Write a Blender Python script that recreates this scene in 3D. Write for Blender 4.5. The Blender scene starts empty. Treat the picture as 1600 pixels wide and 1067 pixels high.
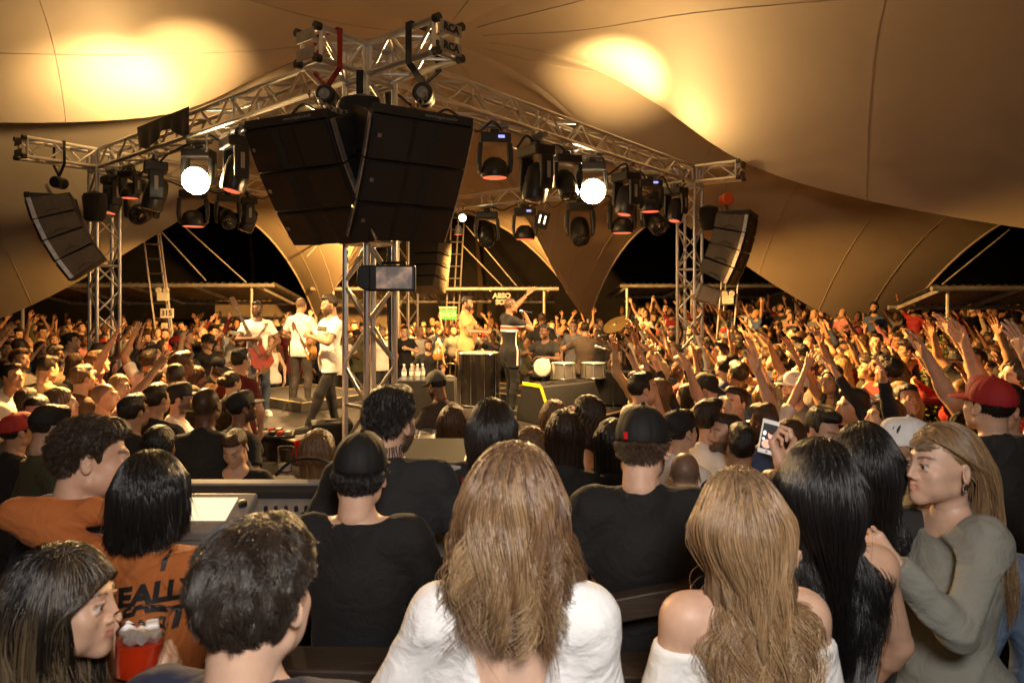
import bpy, bmesh, math, random
import numpy as np
from mathutils import Vector, Matrix, Euler
from mathutils.bvhtree import BVHTree
R = math.radians
random.seed(7); rng = np.random.default_rng(11)
scene = bpy.context.scene
COL = scene.collection

# ---------------------------------------------------------------- camera
CAM_Z = 2.40
cam_d = bpy.data.cameras.new('camera'); cam = bpy.data.objects.new('camera', cam_d); COL.objects.link(cam)
cam.location = (0, 0, CAM_Z); cam.rotation_euler = (R(90), 0, 0)
cam_d.lens = 24.0; cam_d.sensor_width = 36.0; cam_d.shift_y = -68.0/1600.0
cam_d.clip_start = 0.05; cam_d.clip_end = 400
cam_d.dof.use_dof = True; cam_d.dof.focus_distance = 8.0; cam_d.dof.aperture_fstop = 7.0
scene.camera = cam
scene.cycles.use_denoising = True
scene.cycles.max_bounces = 6; scene.cycles.diffuse_bounces = 4; scene.cycles.glossy_bounces = 3
scene.cycles.transmission_bounces = 6; scene.cycles.transparent_max_bounces = 8
scene.cycles.sample_clamp_indirect = 6.0
scene.view_settings.view_transform = 'Standard'; scene.view_settings.look = 'None'
scene.view_settings.exposure = 0.22; scene.view_settings.gamma = 1.0
# ---------------------------------------------------------------- night sky
world = bpy.data.worlds.new('World'); scene.world = world; world.use_nodes = True
wn = world.node_tree.nodes; wl = world.node_tree.links
sky = wn.new('ShaderNodeTexSky'); sky.sky_type = 'NISHITA'; sky.sun_disc = False
sky.sun_elevation = R(-6); sky.sun_rotation = R(200)
wl.new(sky.outputs[0], wn['Background'].inputs[0]); wn['Background'].inputs[1].default_value = 0.05
# ---------------------------------------------------------------- lamps of the rig
AMBER = (1.0, 0.47, 0.11)
FLASHC = (1.0, 0.93, 0.86)
def U(px, py, Y):
    return Vector(((px-800.0)/1066.7*Y, Y, CAM_Z-(py-465.0)/1066.7*Y))
def lamp(name, kind, loc, power, color=AMBER, target=None, size=0.1, angle=60, blend=0.6):
    d = bpy.data.lights.new(name, kind); o = bpy.data.objects.new(name, d); COL.objects.link(o)
    d.energy = power; d.color = color; o.location = loc
    if kind == 'AREA': d.size = size
    else: d.shadow_soft_size = size
    if kind == 'SPOT': d.spot_size = R(angle); d.spot_blend = blend
    if target is not None:
        o.rotation_euler = (Vector(target)-Vector(loc)).to_track_quat('-Z', 'Y').to_euler()
    return o
LAMPS = []   # filled in by the fixtures further down
# the photographer's flash, held above the camera
lamp('camera_flash', 'AREA', (0.25, -0.35, 3.05), 50, FLASHC, target=(0.15, 2.6, 1.7), size=0.45)

# ---------------------------------------------------------------- helpers
def link(o, parent=None):
    COL.objects.link(o)
    if parent is not None: o.parent = parent
    return o
def tag(o, label=None, cat=None, group=None, kind=None):
    if label: o['label'] = label
    if cat: o['category'] = cat
    if group: o['group'] = group
    if kind: o['kind'] = kind
    return o
def thing(name, label, cat, loc=(0,0,0), group=None, rz=0):
    o = bpy.data.objects.new(name, None); o.empty_display_size = 0.1; link(o)
    o.location = loc; o.rotation_euler = (0, 0, rz)
    return tag(o, label, cat, group)
def np_mesh(name, V, F, mats=(), smooth=True, mi=None, attrs=None):
    """V (n,3), F (m,4) quads or (m,3) triangles or a list of lists"""
    me = bpy.data.meshes.new(name)
    V = np.asarray(V, dtype=np.float32)
    if isinstance(F, np.ndarray):
        k = F.shape[1]; m = F.shape[0]
        me.vertices.add(len(V)); me.vertices.foreach_set('co', V.ravel())
        me.loops.add(m*k); me.loops.foreach_set('vertex_index', F.astype(np.int32).ravel())
        me.polygons.add(m); me.polygons.foreach_set('loop_start', np.arange(0, m*k, k, dtype=np.int32))
        me.update(calc_edges=True)
    else:
        me.from_pydata([tuple(v) for v in V], [], F)
    if smooth: me.polygons.foreach_set('use_smooth', np.ones(len(me.polygons), dtype=bool))
    for m_ in mats: me.materials.append(m_)
    if mi is not None: me.polygons.foreach_set('material_index', np.asarray(mi, dtype=np.int32))
    if attrs:
        for an, arr in attrs.items():
            a = me.attributes.new(an, 'FLOAT', 'POINT'); a.data.foreach_set('value', np.asarray(arr, dtype=np.float32))
    me.update()
    return me
def frame_of(d, up=Vector((0,0,1))):
    d = Vector(d).normalized()
    if abs(d.dot(up)) > 0.99: up = Vector((0,1,0))
    x = up.cross(d).normalized(); y = d.cross(x)
    return x, y, d
class MB:
    """collects shapes, then builds them as ONE mesh object"""
    def __init__(s): s.v = []; s.f = []; s.m = []
    def add(s, vs, fs, mi=0):
        o = len(s.v); s.v += [Vector(v) for v in vs]; s.f += [[i+o for i in f] for f in fs]; s.m += [mi]*len(fs)
        return s
    def box(s, c, size, rot=None, mi=0):
        hx, hy, hz = size[0]/2, size[1]/2, size[2]/2
        vs = [Vector((x, y, z)) for z in (-hz, hz) for y in (-hy, hy) for x in (-hx, hx)]
        if rot is not None: vs = [rot @ v for v in vs]
        c = Vector(c)
        return s.add([v+c for v in vs], [[0,2,3,1],[4,5,7,6],[0,1,5,4],[2,6,7,3],[0,4,6,2],[1,3,7,5]], mi)
    def prism(s, poly, a, b, mi=0, M=None):
        """poly: 2D outline in (x,z), extruded along y from a to b"""
        n = len(poly); vs = [Vector((p[0], a, p[1])) for p in poly]+[Vector((p[0], b, p[1])) for p in poly]
        if M is not None: vs = [M @ v for v in vs]
        fs = [list(range(n)), list(range(2*n-1, n-1, -1))]+[[i, i+n, (i+1) % n+n, (i+1) % n] for i in range(n)]
        return s.add(vs, fs, mi)
    def tube(s, pts, r, n=8, mi=0, caps=True):
        pts = [Vector(p) for p in pts]; k = len(pts)
        rr = r if hasattr(r, '__len__') else [r]*k
        vs = []; up = None
        for i, p in enumerate(pts):
            d = (pts[min(i+1, k-1)]-pts[max(i-1, 0)]).normalized()
            if up is None: x, y, _ = frame_of(d)
            else:
                x = up-d*up.dot(d); x.normalize(); y = d.cross(x)
            up = x
            for j in range(n):
                a = 2*math.pi*j/n; vs.append(p+(x*math.cos(a)+y*math.sin(a))*rr[i])
        fs = [[i*n+j, i*n+(j+1) % n, (i+1)*n+(j+1) % n, (i+1)*n+j] for i in range(k-1) for j in range(n)]
        if caps: fs += [list(range(n-1, -1, -1)), list(range((k-1)*n, k*n))]
        return s.add(vs, fs, mi)
    def lathe(s, prof, n=20, M=None, mi=0, closed=False):
        vs = []
        for r, z in prof:
            for j in range(n):
                a = 2*math.pi*j/n; vs.append(Vector((r*math.cos(a), r*math.sin(a), z)))
        if M is not None: vs = [M @ v for v in vs]
        k = len(prof)
        fs = [[i*n+j, i*n+(j+1) % n, (i+1)*n+(j+1) % n, (i+1)*n+j] for i in range(k-1) for j in range(n)]
        fs += [list(range(n-1, -1, -1)), list(range((k-1)*n, k*n))]
        return s.add(vs, fs, mi)
    def mesh(s, name, mats, origin=None, bevel=0, seg=2, smooth=False, M=None):
        o = Vector(origin) if origin is not None else Vector((0,0,0))
        me = bpy.data.meshes.new(name)
        vs = s.v if M is None else [M @ v for v in s.v]
        me.from_pydata([tuple(v-o) for v in vs], [], s.f)
        if not isinstance(mats, (list, tuple)): mats = [mats]
        for m in mats: me.materials.append(m)
        me.polygons.foreach_set('material_index', np.array(s.m, dtype=np.int32))
        bm = bmesh.new(); bm.from_mesh(me)
        bmesh.ops.recalc_face_normals(bm, faces=bm.faces)
        if bevel:
            bmesh.ops.bevel(bm, geom=[e for e in bm.edges if e.is_manifold and e.calc_face_angle(0) > 0.5], offset=bevel, segments=seg, affect='EDGES', profile=0.5, clamp_overlap=True)
        if smooth:
            for f in bm.faces: f.smooth = True
            for e in bm.edges:
                if e.is_manifold and e.calc_face_angle(0) > 0.7: e.smooth = False
        bm.to_mesh(me); bm.free(); me.update()
        return me
    def build(s, name, mats, parent=None, bevel=0, seg=2, smooth=False, local=False, M=None):
        """world coordinates unless local; under a parent they become relative to its location"""
        org = None
        if parent is not None and not local: org = parent.location
        o = bpy.data.objects.new(name, s.mesh(name, mats, org, bevel, seg, smooth, M))
        return link(o, parent)
def rotz(a): return Matrix.Rotation(a, 3, 'Z')
def text_mesh(body, size, depth=0.002, align='CENTER', bold=0.0, shear=0.0, spacing=1.0):
    c = bpy.data.curves.new('lettering', 'FONT'); c.body = body; c.size = size; c.extrude = depth; c.offset = bold
    c.align_x = align; c.align_y = 'CENTER'; c.shear = shear; c.space_character = spacing
    c.resolution_u = 3
    o = bpy.data.objects.new('lettering', c); COL.objects.link(o)
    dg = bpy.context.evaluated_depsgraph_get()
    me = bpy.data.meshes.new_from_object(o.evaluated_get(dg))
    bpy.data.objects.remove(o); bpy.data.curves.remove(c)
    return me
def lettering(body, size, M, mat, parent=None, name='lettering', **kw):
    me = text_mesh(body, size, **kw); me.transform(M)
    if parent is not None: me.transform(Matrix.Translation(-parent.location))
    me.materials.clear(); me.materials.append(mat)
    return link(bpy.data.objects.new(name, me), parent)

# ---------------------------------------------------------------- materials
MATS = {}
def mat(name, color=(0.5,0.5,0.5), rough=0.6, metal=0.0, spec=0.5, emit=None, estr=0.0, noise=0.0, nscale=8.0, bump=0.0, bscale=60.0,
        wrinkle=0.0, objcol=False, trans=0.0, ior=1.45, alpha=1.0, stretch=None, sheen=0.0, coat=0.0, sss=0.0, darkspots=0.0):
    m = bpy.data.materials.new(name); m.use_nodes = True; MATS[name] = m
    nt = m.node_tree; n = nt.nodes; l = nt.links; b = n['Principled BSDF']
    b.inputs['Roughness'].default_value = rough; b.inputs['Metallic'].default_value = metal
    b.inputs['Specular IOR Level'].default_value = spec; b.inputs['IOR'].default_value = ior
    b.inputs['Base Color'].default_value = (*color, 1)
    b.inputs['Transmission Weight'].default_value = trans; b.inputs['Alpha'].default_value = alpha
    b.inputs['Sheen Weight'].default_value = sheen; b.inputs['Coat Weight'].default_value = coat
    if sss: b.inputs['Subsurface Weight'].default_value = sss; b.inputs['Subsurface Radius'].default_value = (0.012, 0.005, 0.003); b.inputs['Subsurface Scale'].default_value = 1.0
    if emit: b.inputs['Emission Color'].default_value = (*emit, 1); b.inputs['Emission Strength'].default_value = estr
    tc = n.new('ShaderNodeTexCoord'); co = tc.outputs['Object']
    if stretch:
        mp = n.new('ShaderNodeMapping'); mp.inputs['Scale'].default_value = stretch; l.new(co, mp.inputs[0]); co = mp.outputs[0]
    src = None
    if objcol:
        oi = n.new('ShaderNodeObjectInfo'); src = oi.outputs['Color']
    if noise:
        nz = n.new('ShaderNodeTexNoise'); nz.inputs['Scale'].default_value = nscale; nz.inputs['Detail'].default_value = 5; l.new(co, nz.inputs[0])
        mr = n.new('ShaderNodeMapRange'); mr.inputs[1].default_value = 0.3; mr.inputs[2].default_value = 0.7
        mr.inputs[3].default_value = 1-noise; mr.inputs[4].default_value = 1+noise; l.new(nz.outputs[0], mr.inputs[0])
        mx = n.new('ShaderNodeMix'); mx.data_type = 'RGBA'; mx.blend_type = 'MULTIPLY'; mx.inputs[0].default_value = 1.0
        if src is not None: l.new(src, mx.inputs[6])
        else: mx.inputs[6].default_value = (*color, 1)
        l.new(mr.outputs[0], mx.inputs[7]); src = mx.outputs[2]
    if src is not None: l.new(src, b.inputs['Base Color'])
    if bump:
        nb = n.new('ShaderNodeTexNoise'); nb.inputs['Scale'].default_value = bscale; nb.inputs['Detail'].default_value = 4; l.new(co, nb.inputs[0])
        bp = n.new('ShaderNodeBump'); bp.inputs['Strength'].default_value = bump; bp.inputs['Distance'].default_value = 0.01
        l.new(nb.outputs[0], bp.inputs['Height']); l.new(bp.outputs[0], b.inputs['Normal'])
        if wrinkle:
            nw = n.new('ShaderNodeTexNoise'); nw.inputs['Scale'].default_value = 9; nw.inputs['Detail'].default_value = 3; nw.inputs['Distortion'].default_value = 2.2; l.new(co, nw.inputs[0])
            b2 = n.new('ShaderNodeBump'); b2.inputs['Strength'].default_value = wrinkle; b2.inputs['Distance'].default_value = 0.03
            l.new(nw.outputs[0], b2.inputs['Height']); l.new(bp.outputs[0], b2.inputs['Normal']); l.new(b2.outputs[0], b.inputs['Normal'])
    return m
mat('ground', (0.045,0.038,0.032), 0.75, noise=0.4, nscale=2.5, bump=0.3, bscale=40)
mat('terrace', (0.06,0.04,0.028), 0.6, noise=0.35, nscale=4, bump=0.2)
mat('membrane', (0.41,0.355,0.28), 0.55, noise=0.10, nscale=0.5, bump=0.12, bscale=3.0)
mat('seam', (0.36,0.31,0.25), 0.7)
mat('alu', (0.62,0.61,0.60), 0.34, metal=0.9, noise=0.15, nscale=14, bump=0.05, bscale=120)
mat('alu_dark', (0.30,0.29,0.28), 0.45, metal=0.8, noise=0.2, nscale=14)
mat('steel', (0.45,0.45,0.46), 0.4, metal=0.9, noise=0.2, nscale=20)
mat('galv', (0.50,0.49,0.47), 0.5, metal=0.6, noise=0.25, nscale=6)
mat('black_paint', (0.012,0.011,0.011), 0.55, noise=0.3, nscale=12, bump=0.08, bscale=180)
mat('black_plastic', (0.014,0.014,0.015), 0.38, noise=0.2, nscale=20)
mat('black_fabric', (0.010,0.009,0.009), 0.9, noise=0.3, nscale=30, bump=0.3, bscale=60, sheen=0.1)
mat('cabinet_wood', (0.060,0.052,0.044), 0.6, noise=0.25, nscale=14, bump=0.1)
mat('grille', (0.009,0.0085,0.008), 0.6, noise=0.3, nscale=300, bump=0.5, bscale=420)
mat('white_paint', (0.75,0.74,0.70), 0.5, noise=0.08, nscale=20)
mat('grey_print', (0.25,0.24,0.22), 0.6)
mat('label_white', (0.7,0.68,0.63), 0.6)
mat('sign_grey', (0.30,0.29,0.27), 0.6)
mat('orange_paint', (0.62,0.10,0.02), 0.4)
mat('red_strap', (0.25,0.02,0.015), 0.8)
mat('stage_deck', (0.040,0.034,0.030), 0.62, noise=0.35, nscale=3, bump=0.2, bscale=70)
mat('stage_edge', (0.65,0.50,0.28), 0.5, noise=0.2, nscale=20)
mat('yellow_tape', (0.75,0.66,0.03), 0.5)
mat('roof_sheet', (0.33,0.31,0.28), 0.45, metal=0.5, noise=0.25, nscale=5)
mat('dark_wood', (0.035,0.024,0.017), 0.5, noise=0.35, nscale=10, stretch=(1,12,12), bump=0.15)
mat('dark_wall', (0.020,0.017,0.014), 0.8, noise=0.3, nscale=2)
mat('beige_wall', (0.30,0.25,0.19), 0.8, noise=0.15, nscale=2)
mat('green_sign', (0.03,0.24,0.08), 0.5, emit=(0.05,0.35,0.12), estr=0.05)
mat('lens_hot', (1,1,1), 0.3, emit=(1.0,0.72,0.36), estr=130)
mat('lens_small', (1,1,1), 0.3, emit=(1.0,0.70,0.32), estr=55)
mat('lens_red', (0.3,0.05,0.04), 0.2, emit=(1.0,0.16,0.07), estr=1.0)
mat('lens_dark', (0.02,0.02,0.022), 0.08, coat=1.0)
mat('display_blue', (0.02,0.02,0.05), 0.2, emit=(0.25,0.25,1.0), estr=2.0)
mat('blinder_lens', (0.9,0.85,0.8), 0.25, emit=(1.0,0.8,0.55), estr=3.0)
mat('chain', (0.35,0.33,0.30), 0.35, metal=0.9)
mat('brass', (0.88,0.62,0.24), 0.42, metal=0.75, noise=0.1, nscale=30)
mat('chrome', (0.75,0.74,0.72), 0.15, metal=1.0)
mat('drum_head', (0.72,0.66,0.54), 0.5, noise=0.08, nscale=10)
mat('drum_black', (0.012,0.010,0.009), 0.18, coat=0.6)
mat('drum_silver', (0.55,0.52,0.47), 0.3, metal=0.8)
mat('guitar_red', (0.22,0.035,0.015), 0.25, coat=0.5, noise=0.2, nscale=10)
mat('guitar_amber', (0.42,0.20,0.05), 0.3, coat=0.4, noise=0.25, nscale=12)
mat('neck_wood', (0.10,0.05,0.025), 0.45, noise=0.2, nscale=20)
mat('leather_brown', (0.10,0.035,0.015), 0.55)
mat('console_grey', (0.30,0.28,0.26), 0.45, noise=0.1, nscale=20)
mat('console_dark', (0.035,0.033,0.032), 0.5)
mat('screen_cream', (0.9,0.8,0.6), 0.3, emit=(1.0,0.80,0.50), estr=0.9)
mat('fader', (0.02,0.02,0.02), 0.4)
mat('plastic_clear', (1,1,1), 0.02, trans=1.0, ior=1.12)
mat('drink_red', (0.72,0.045,0.008), 0.12, spec=0.6)
mat('drink_orange', (0.85,0.30,0.06), 0.15, trans=0.35, ior=1.33)
mat('ice', (0.92,0.88,0.86), 0.22, trans=0.25, ior=1.25)
mat('red_plastic', (0.55,0.012,0.012), 0.3, trans=0.1)
mat('phone_white', (0.80,0.79,0.77), 0.25, coat=0.5)
mat('bottle_water', (0.75,0.82,0.9), 0.1, trans=0.7, ior=1.2)
mat('gold', (0.8,0.6,0.3), 0.2, metal=1.0)
mat('silver', (0.85,0.84,0.82), 0.15, metal=1.0)
mat('nail_red', (0.35,0.01,0.015), 0.2, coat=0.6)
mat('leaf', (0.10,0.115,0.025), 0.45, noise=0.4, nscale=6)
mat('bark', (0.06,0.04,0.025), 0.8, noise=0.3, nscale=15)
mat('tattoo_ink', (0.03,0.03,0.035), 0.6)
mat('cloth', (1,1,1), 0.85, objcol=True, wrinkle=0.35, noise=0.08, nscale=9, bump=0.10, bscale=500, sheen=0.03)
mat('denim', (1,1,1), 0.8, objcol=True, wrinkle=0.35, noise=0.28, nscale=9, bump=0.2, bscale=150)
mat('shoe', (1,1,1), 0.5, objcol=True, noise=0.06, nscale=20)
mat('cap_cloth', (1,1,1), 0.75, objcol=True, noise=0.12, nscale=12, bump=0.15, bscale=120)
def screen_material(name, seed):
    m = mat(name, (0.05,0.05,0.05), 0.25)
    nt = m.node_tree; n = nt.nodes; l = nt.links; b = n['Principled BSDF']
    tc = n.new('ShaderNodeTexCoord'); mp = n.new('ShaderNodeMapping'); mp.inputs['Location'].default_value = (seed, seed*2, 0)
    l.new(tc.outputs['Object'], mp.inputs[0])
    nz = n.new('ShaderNodeTexNoise'); nz.inputs['Scale'].default_value = 9; nz.inputs['Detail'].default_value = 3; l.new(mp.outputs[0], nz.inputs[0])
    cr = n.new('ShaderNodeValToRGB'); e = cr.color_ramp.elements
    e[0].position = 0.38; e[0].color = (0.17,0.13,0.11,1); e[1].position = 0.66; e[1].color = (0.75,0.42,0.27,1)
    x = e.new(0.52); x.color = (0.38,0.25,0.18,1)
    l.new(nz.outputs[0], cr.inputs[0]); l.new(cr.outputs[0], b.inputs['Emission Color']); b.inputs['Emission Strength'].default_value = 0.55
    return m
screen_material('screen_feed', 3.0)
def hair_material():
    m = mat('hair', (1,1,1), 0.42, objcol=True, noise=0.45, nscale=1.0, stretch=(110,110,7), bump=0.7, bscale=1.4, spec=0.45)
    return m
hair_material()
def strand_material():
    m = bpy.data.materials.new('strands'); m.use_nodes = True; MATS['strands'] = m
    nt = m.node_tree; n = nt.nodes; l = nt.links; b = n['Principled BSDF']
    oi = n.new('ShaderNodeObjectInfo'); hi = n.new('ShaderNodeHairInfo')
    at = n.new('ShaderNodeAttribute'); at.attribute_name = 'streak'
    mr = n.new('ShaderNodeMapRange'); mr.inputs[3].default_value = 0.6; mr.inputs[4].default_value = 1.4
    l.new(hi.outputs['Random'], mr.inputs[0])
    mx = n.new('ShaderNodeMix'); mx.data_type = 'RGBA'; mx.blend_type = 'MULTIPLY'; mx.inputs[0].default_value = 1
    l.new(oi.outputs['Color'], mx.inputs[6]); l.new(mr.outputs[0], mx.inputs[7])
    mx2 = n.new('ShaderNodeMix'); mx2.data_type = 'RGBA'; mx2.blend_type = 'MIX'
    l.new(at.outputs['Fac'], mx2.inputs[0]); l.new(mx.outputs[2], mx2.inputs[6]); mx2.inputs[7].default_value = (0.74,0.52,0.28,1)
    l.new(mx2.outputs[2], b.inputs['Base Color']); b.inputs['Roughness'].default_value = 0.30; b.inputs['Specular IOR Level'].default_value = 0.6
strand_material()
def skin_material(name, sss):
    m = mat(name, (1,1,1), 0.48, objcol=True, noise=0.09, nscale=28, bump=0.06, bscale=260, sss=sss)
    nt = m.node_tree; n = nt.nodes; l = nt.links; b = n['Principled BSDF']
    src = b.inputs['Base Color'].links[0].from_socket
    def mixin(src, attr, col, op='MIX'):
        a = n.new('ShaderNodeAttribute'); a.attribute_name = attr
        x = n.new('ShaderNodeMix'); x.data_type = 'RGBA'; x.blend_type = op
        l.new(a.outputs['Fac'], x.inputs[0]); l.new(src, x.inputs[6]); x.inputs[7].default_value = (*col, 1)
        return x.outputs[2]
    src = mixin(src, 'lip', (0.86,0.55,0.53), 'MULTIPLY')
    src = mixin(src, 'hairmask', (0.018,0.012,0.008))
    src = mixin(src, 'eyewhite', (0.60,0.57,0.53))
    src = mixin(src, 'iris', (0.015,0.010,0.008))
    l.new(src, b.inputs['Base Color'])
skin_material('skin', 0.0); skin_material('skin_near', 0.12)
M_ = MATS
# ---------------------------------------------------------------- setting
g = MB(); g.add([(-120,-60,0),(120,-60,0),(120,140,0),(-120,140,0)], [[0,1,2,3]])
tag(g.build('ground', M_['ground']), kind='structure')
g = MB(); g.box((0,-1.35,0.15), (9.0,9.1,0.30))
tag(g.build('terrace', M_['terrace'], bevel=0.015), kind='structure')
g = MB(); g.box((9.5,18.4,0.22), (13.0,5.6,0.44))
tag(g.build('raised_floor', M_['terrace'], bevel=0.01), kind='structure')

# truss plan
F_ = Vector((-1.28,6.15,0)); L_ = Vector((-6.19,10.37,0)); R_ = Vector((3.04,11.67,0)); B_ = Vector((-2.42,15.9,0))
TB, TT = 4.33, 4.63
UNIT = None
def unit_cyl():
    global UNIT
    if UNIT is None:
        m = MB(); m.tube([(0,0,-0.5),(0,0,0.5)], 1.0, 8); UNIT = m.mesh('brace', M_['alu'], smooth=True)
    return UNIT
def rod(name, a, b, r, parent, mesh=None):
    a = Vector(a)-parent.location; b = Vector(b)-parent.location; d = b-a
    o = bpy.data.objects.new(name, mesh or unit_cyl()); link(o, parent)
    o.matrix_local = Matrix.Translation((a+b)/2) @ d.to_track_quat('Z', 'Y').to_matrix().to_4x4() @ Matrix.Diagonal((r, r, d.length, 1))
    return o
def truss(name, label, a, b, side, w=0.31, bay=0.36, group=None, plates=False):
    """box truss with its centre line from a to b; side: direction of one face"""
    a = Vector(a); b = Vector(b); ax = (b-a).normalized(); L = (b-a).length
    u = Vector(side); u = (u-ax*u.dot(ax)).normalized(); v = ax.cross(u)
    t = thing(name, label, 'truss', a, group)
    h = w/2-0.025
    cs = [(-h,-h),(h,-h),(h,h),(-h,h)]
    P = lambda c, s: a+u*c[0]+v*c[1]+ax*s
    for c in cs: rod('chord', P(c,0), P(c,L), 0.028, t)
    n = max(2, round(L/bay)); st = L/n
    for k in range(4):
        c0, c1 = cs[k], cs[(k+1) % 4]
        for i in range(n):
            s0, s1 = i*st+0.02, (i+1)*st-0.02
            if (i+k) % 2: rod('brace', P(c0,s0), P(c1,s1), 0.0155, t)
            else: rod('brace', P(c1,s0), P(c0,s1), 0.0155, t)
        for s in ([0.03, L-0.03] if L < 2 else [0.03, L/3, L*2/3, L-0.03]): rod('cross_bar', P(c0,s), P(c1,s), 0.018, t)
    if plates:
        Mr = Matrix((u, v, ax)).transposed()
        pl = MB()
        for q in (-0.09, 0.09): pl.box(a+ax*(L+0.008)+Vector((0,0,1))*q*1.0, (0.30,0.30,0.016) if False else (0.02,0.02,0.02), Mr)
        for c in cs:
            m = MB(); m.tube([P(c,L-0.02), P(c,L+0.035)], 0.036, 10); m.build('end_cap', M_['black_plastic'], t, smooth=True)
    return t
dFL = (L_-F_).normalized(); dFR = (R_-F_).normalized(); dLB = (B_-L_).normalized(); dRB = (B_-R_).normalized()
Zv = Vector((0,0,1)); zc = Zv*((TB+TT)/2)
for nm, P, lab, s in (('truss_column', F_, 'tall aluminium truss column nearest the camera, behind the hanging speakers', dFL),
                      ('truss_column', L_, 'aluminium truss column at the left corner of the stage', dFL),
                      ('truss_column', R_, 'aluminium truss column at the right corner of the stage', dFR),
                      ('truss_column', B_, 'aluminium truss column at the back corner, behind the small screen', dLB)):
    truss(nm, lab, P, P+Zv*(TB-0.002), s, w=0.36, group='columns of the stage rig')
G = 'beams of the stage rig'
truss('truss_beam', 'long aluminium truss beam from front column to left column', F_+zc+dFL*0.15, L_+zc-dFL*0.15, Zv, group=G)
truss('truss_beam', 'long aluminium truss beam from front column to right column', F_+zc+dFR*0.15, R_+zc-dFR*0.15, Zv, group=G)
truss('truss_beam', 'rear aluminium truss beam running from left column to back column', L_+zc+dLB*0.15, B_+zc-dLB*0.15, Zv, group=G)
truss('truss_beam', 'rear aluminium truss beam running from right column to back column', R_+zc+dRB*0.15, B_+zc-dRB*0.15, Zv, group=G)
for P, lab in ((F_,'front'),(L_,'left'),(R_,'right'),(B_,'back')):
    t = thing('truss_corner', 'aluminium corner block on top of the %s truss column' % lab, 'truss', P+Zv*TB, 'corner blocks of the stage rig')
    x, y = (dFL, dFR) if P in (F_, B_) else (dFL, dLB)
    x = x.normalized(); y = (y-x*y.dot(x)).normalized(); h = 0.122
    for sx in (-h,h):
        for sy in (-h,h): rod('chord', P+Zv*TB+x*sx+y*sy, P+Zv*TT+x*sx+y*sy, 0.027, t)
    for z in (TB+0.03, TT-0.03):
        for sx in (-h,h):
            rod('cross_bar', P+Zv*z+x*sx-y*h, P+Zv*z+x*sx+y*h, 0.024, t); rod('cross_bar', P+Zv*z-x*h+y*sx, P+Zv*z+x*h+y*sx, 0.024, t)
OUT = {}
for key, P, d, Ln, lab in (('fr', F_, -dFL, 0.86, 'short outrigger truss on the front corner pointing right with black end caps'),
                      ('fl', F_, -dFR, 0.50, 'short outrigger truss on the front corner pointing left with red strap'),
                      ('l', L_, -dLB, 0.95, 'short outrigger truss on the left corner holding the left speaker stack'),
                      ('r', R_, -dRB, 0.72, 'short outrigger truss on the right corner holding the orange hoist')):
    OUT[key] = truss('outrigger_truss', lab, P+zc+d*0.15, P+zc+d*(0.15+Ln), Zv, bay=0.3, group='short arms of the stage rig', plates=True)
    e = P+zc+d*(0.15+Ln+0.03); u = Zv.cross(d).normalized()
    Mr = Matrix((u, d, Zv)).transposed()
    for q in (-0.075, 0.075):
        m = MB(); m.box(e+Zv*q, (0.24,0.012,0.10), Mr); m.build('end_plate', M_['alu_dark'], OUT[key], bevel=0.004)
        if key == 'fr':
            T = Matrix.Translation(e+Zv*q+d*0.009) @ Matrix((-u if False else -u, Zv, d)).transposed().to_4x4()
            T = Matrix.Translation(e+Zv*q+d*0.009) @ Matrix((u, Zv, d)).transposed().to_4x4() if u.cross(Zv).dot(d) > 0 else Matrix.Translation(e+Zv*q+d*0.009) @ Matrix((-u, Zv, d)).transposed().to_4x4()
            lettering('RCA', 0.085, T, M_['black_paint'], OUT[key], bold=0.003)
def strap(a, b, matname, lab, w=0.05):
    m = MB(); a = Vector(a); b = Vector(b)
    m.box((a+b)/2, (w, 0.012, (a-b).length))
    return tag(m.build('lifting_strap', M_[matname]), lab, 'strap', 'straps holding the hoists')

# ---------------------------------------------------------------- hoists, line arrays
def hoist(p, lab, color='black_paint', r=0.085, ztop=None):
    p = Vector(p); t = thing('chain_hoist', lab, 'hoist', p, 'chain hoists')
    m = MB(); Mx = Matrix.Translation(p) @ Matrix.Rotation(R(90),4,'X') @ Matrix.Translation((0,0,-0.11))
    m.lathe([(0.0,0),(r*0.8,0.0),(r,0.02),(r,0.07),(r*0.9,0.085),(r*0.9,0.14),(r,0.15),(r,0.20),(r*0.8,0.22),(0,0.22)], 20, Mx)
    m.build('motor_body', M_[color], t, smooth=True)
    m = MB(); m.tube([p+Vector((0,0,r)), p+Vector((0,0,(ztop-p.z) if ztop else 0.2))], 0.012, 6); m.build('hook_stem', M_['chain'], t)
    for s in (-1,1):
        m = MB(); m.lathe([(r*0.55,0),(r*0.5,0.012),(0,0.012)], 16, Matrix.Translation(p+Vector((0,s*0.11,0))) @ Matrix.Rotation(R(90*s),4,'X')); m.build('motor_cover', M_['grey_print'], t)
    return t
def chain(p, q, sag, lab, n=26):
    p = Vector(p); q = Vector(q); t = thing('hanging_chain', lab, 'chain', p, 'lifting chains'); m = MB()
    for i in range(n):
        f = i/(n-1); c = p.lerp(q, f)-Vector((0,0,sag*4*f*(1-f)))
        a = i*1.57
        pts = [c+Vector((math.cos(k*1.0472)*0.02*math.cos(a), math.cos(k*1.0472)*0.02*math.sin(a), math.sin(k*1.0472)*0.028)) for k in range(7)]
        m.tube(pts, 0.0055, 4, caps=False)
    m.build('links', M_['chain'], t)
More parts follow.
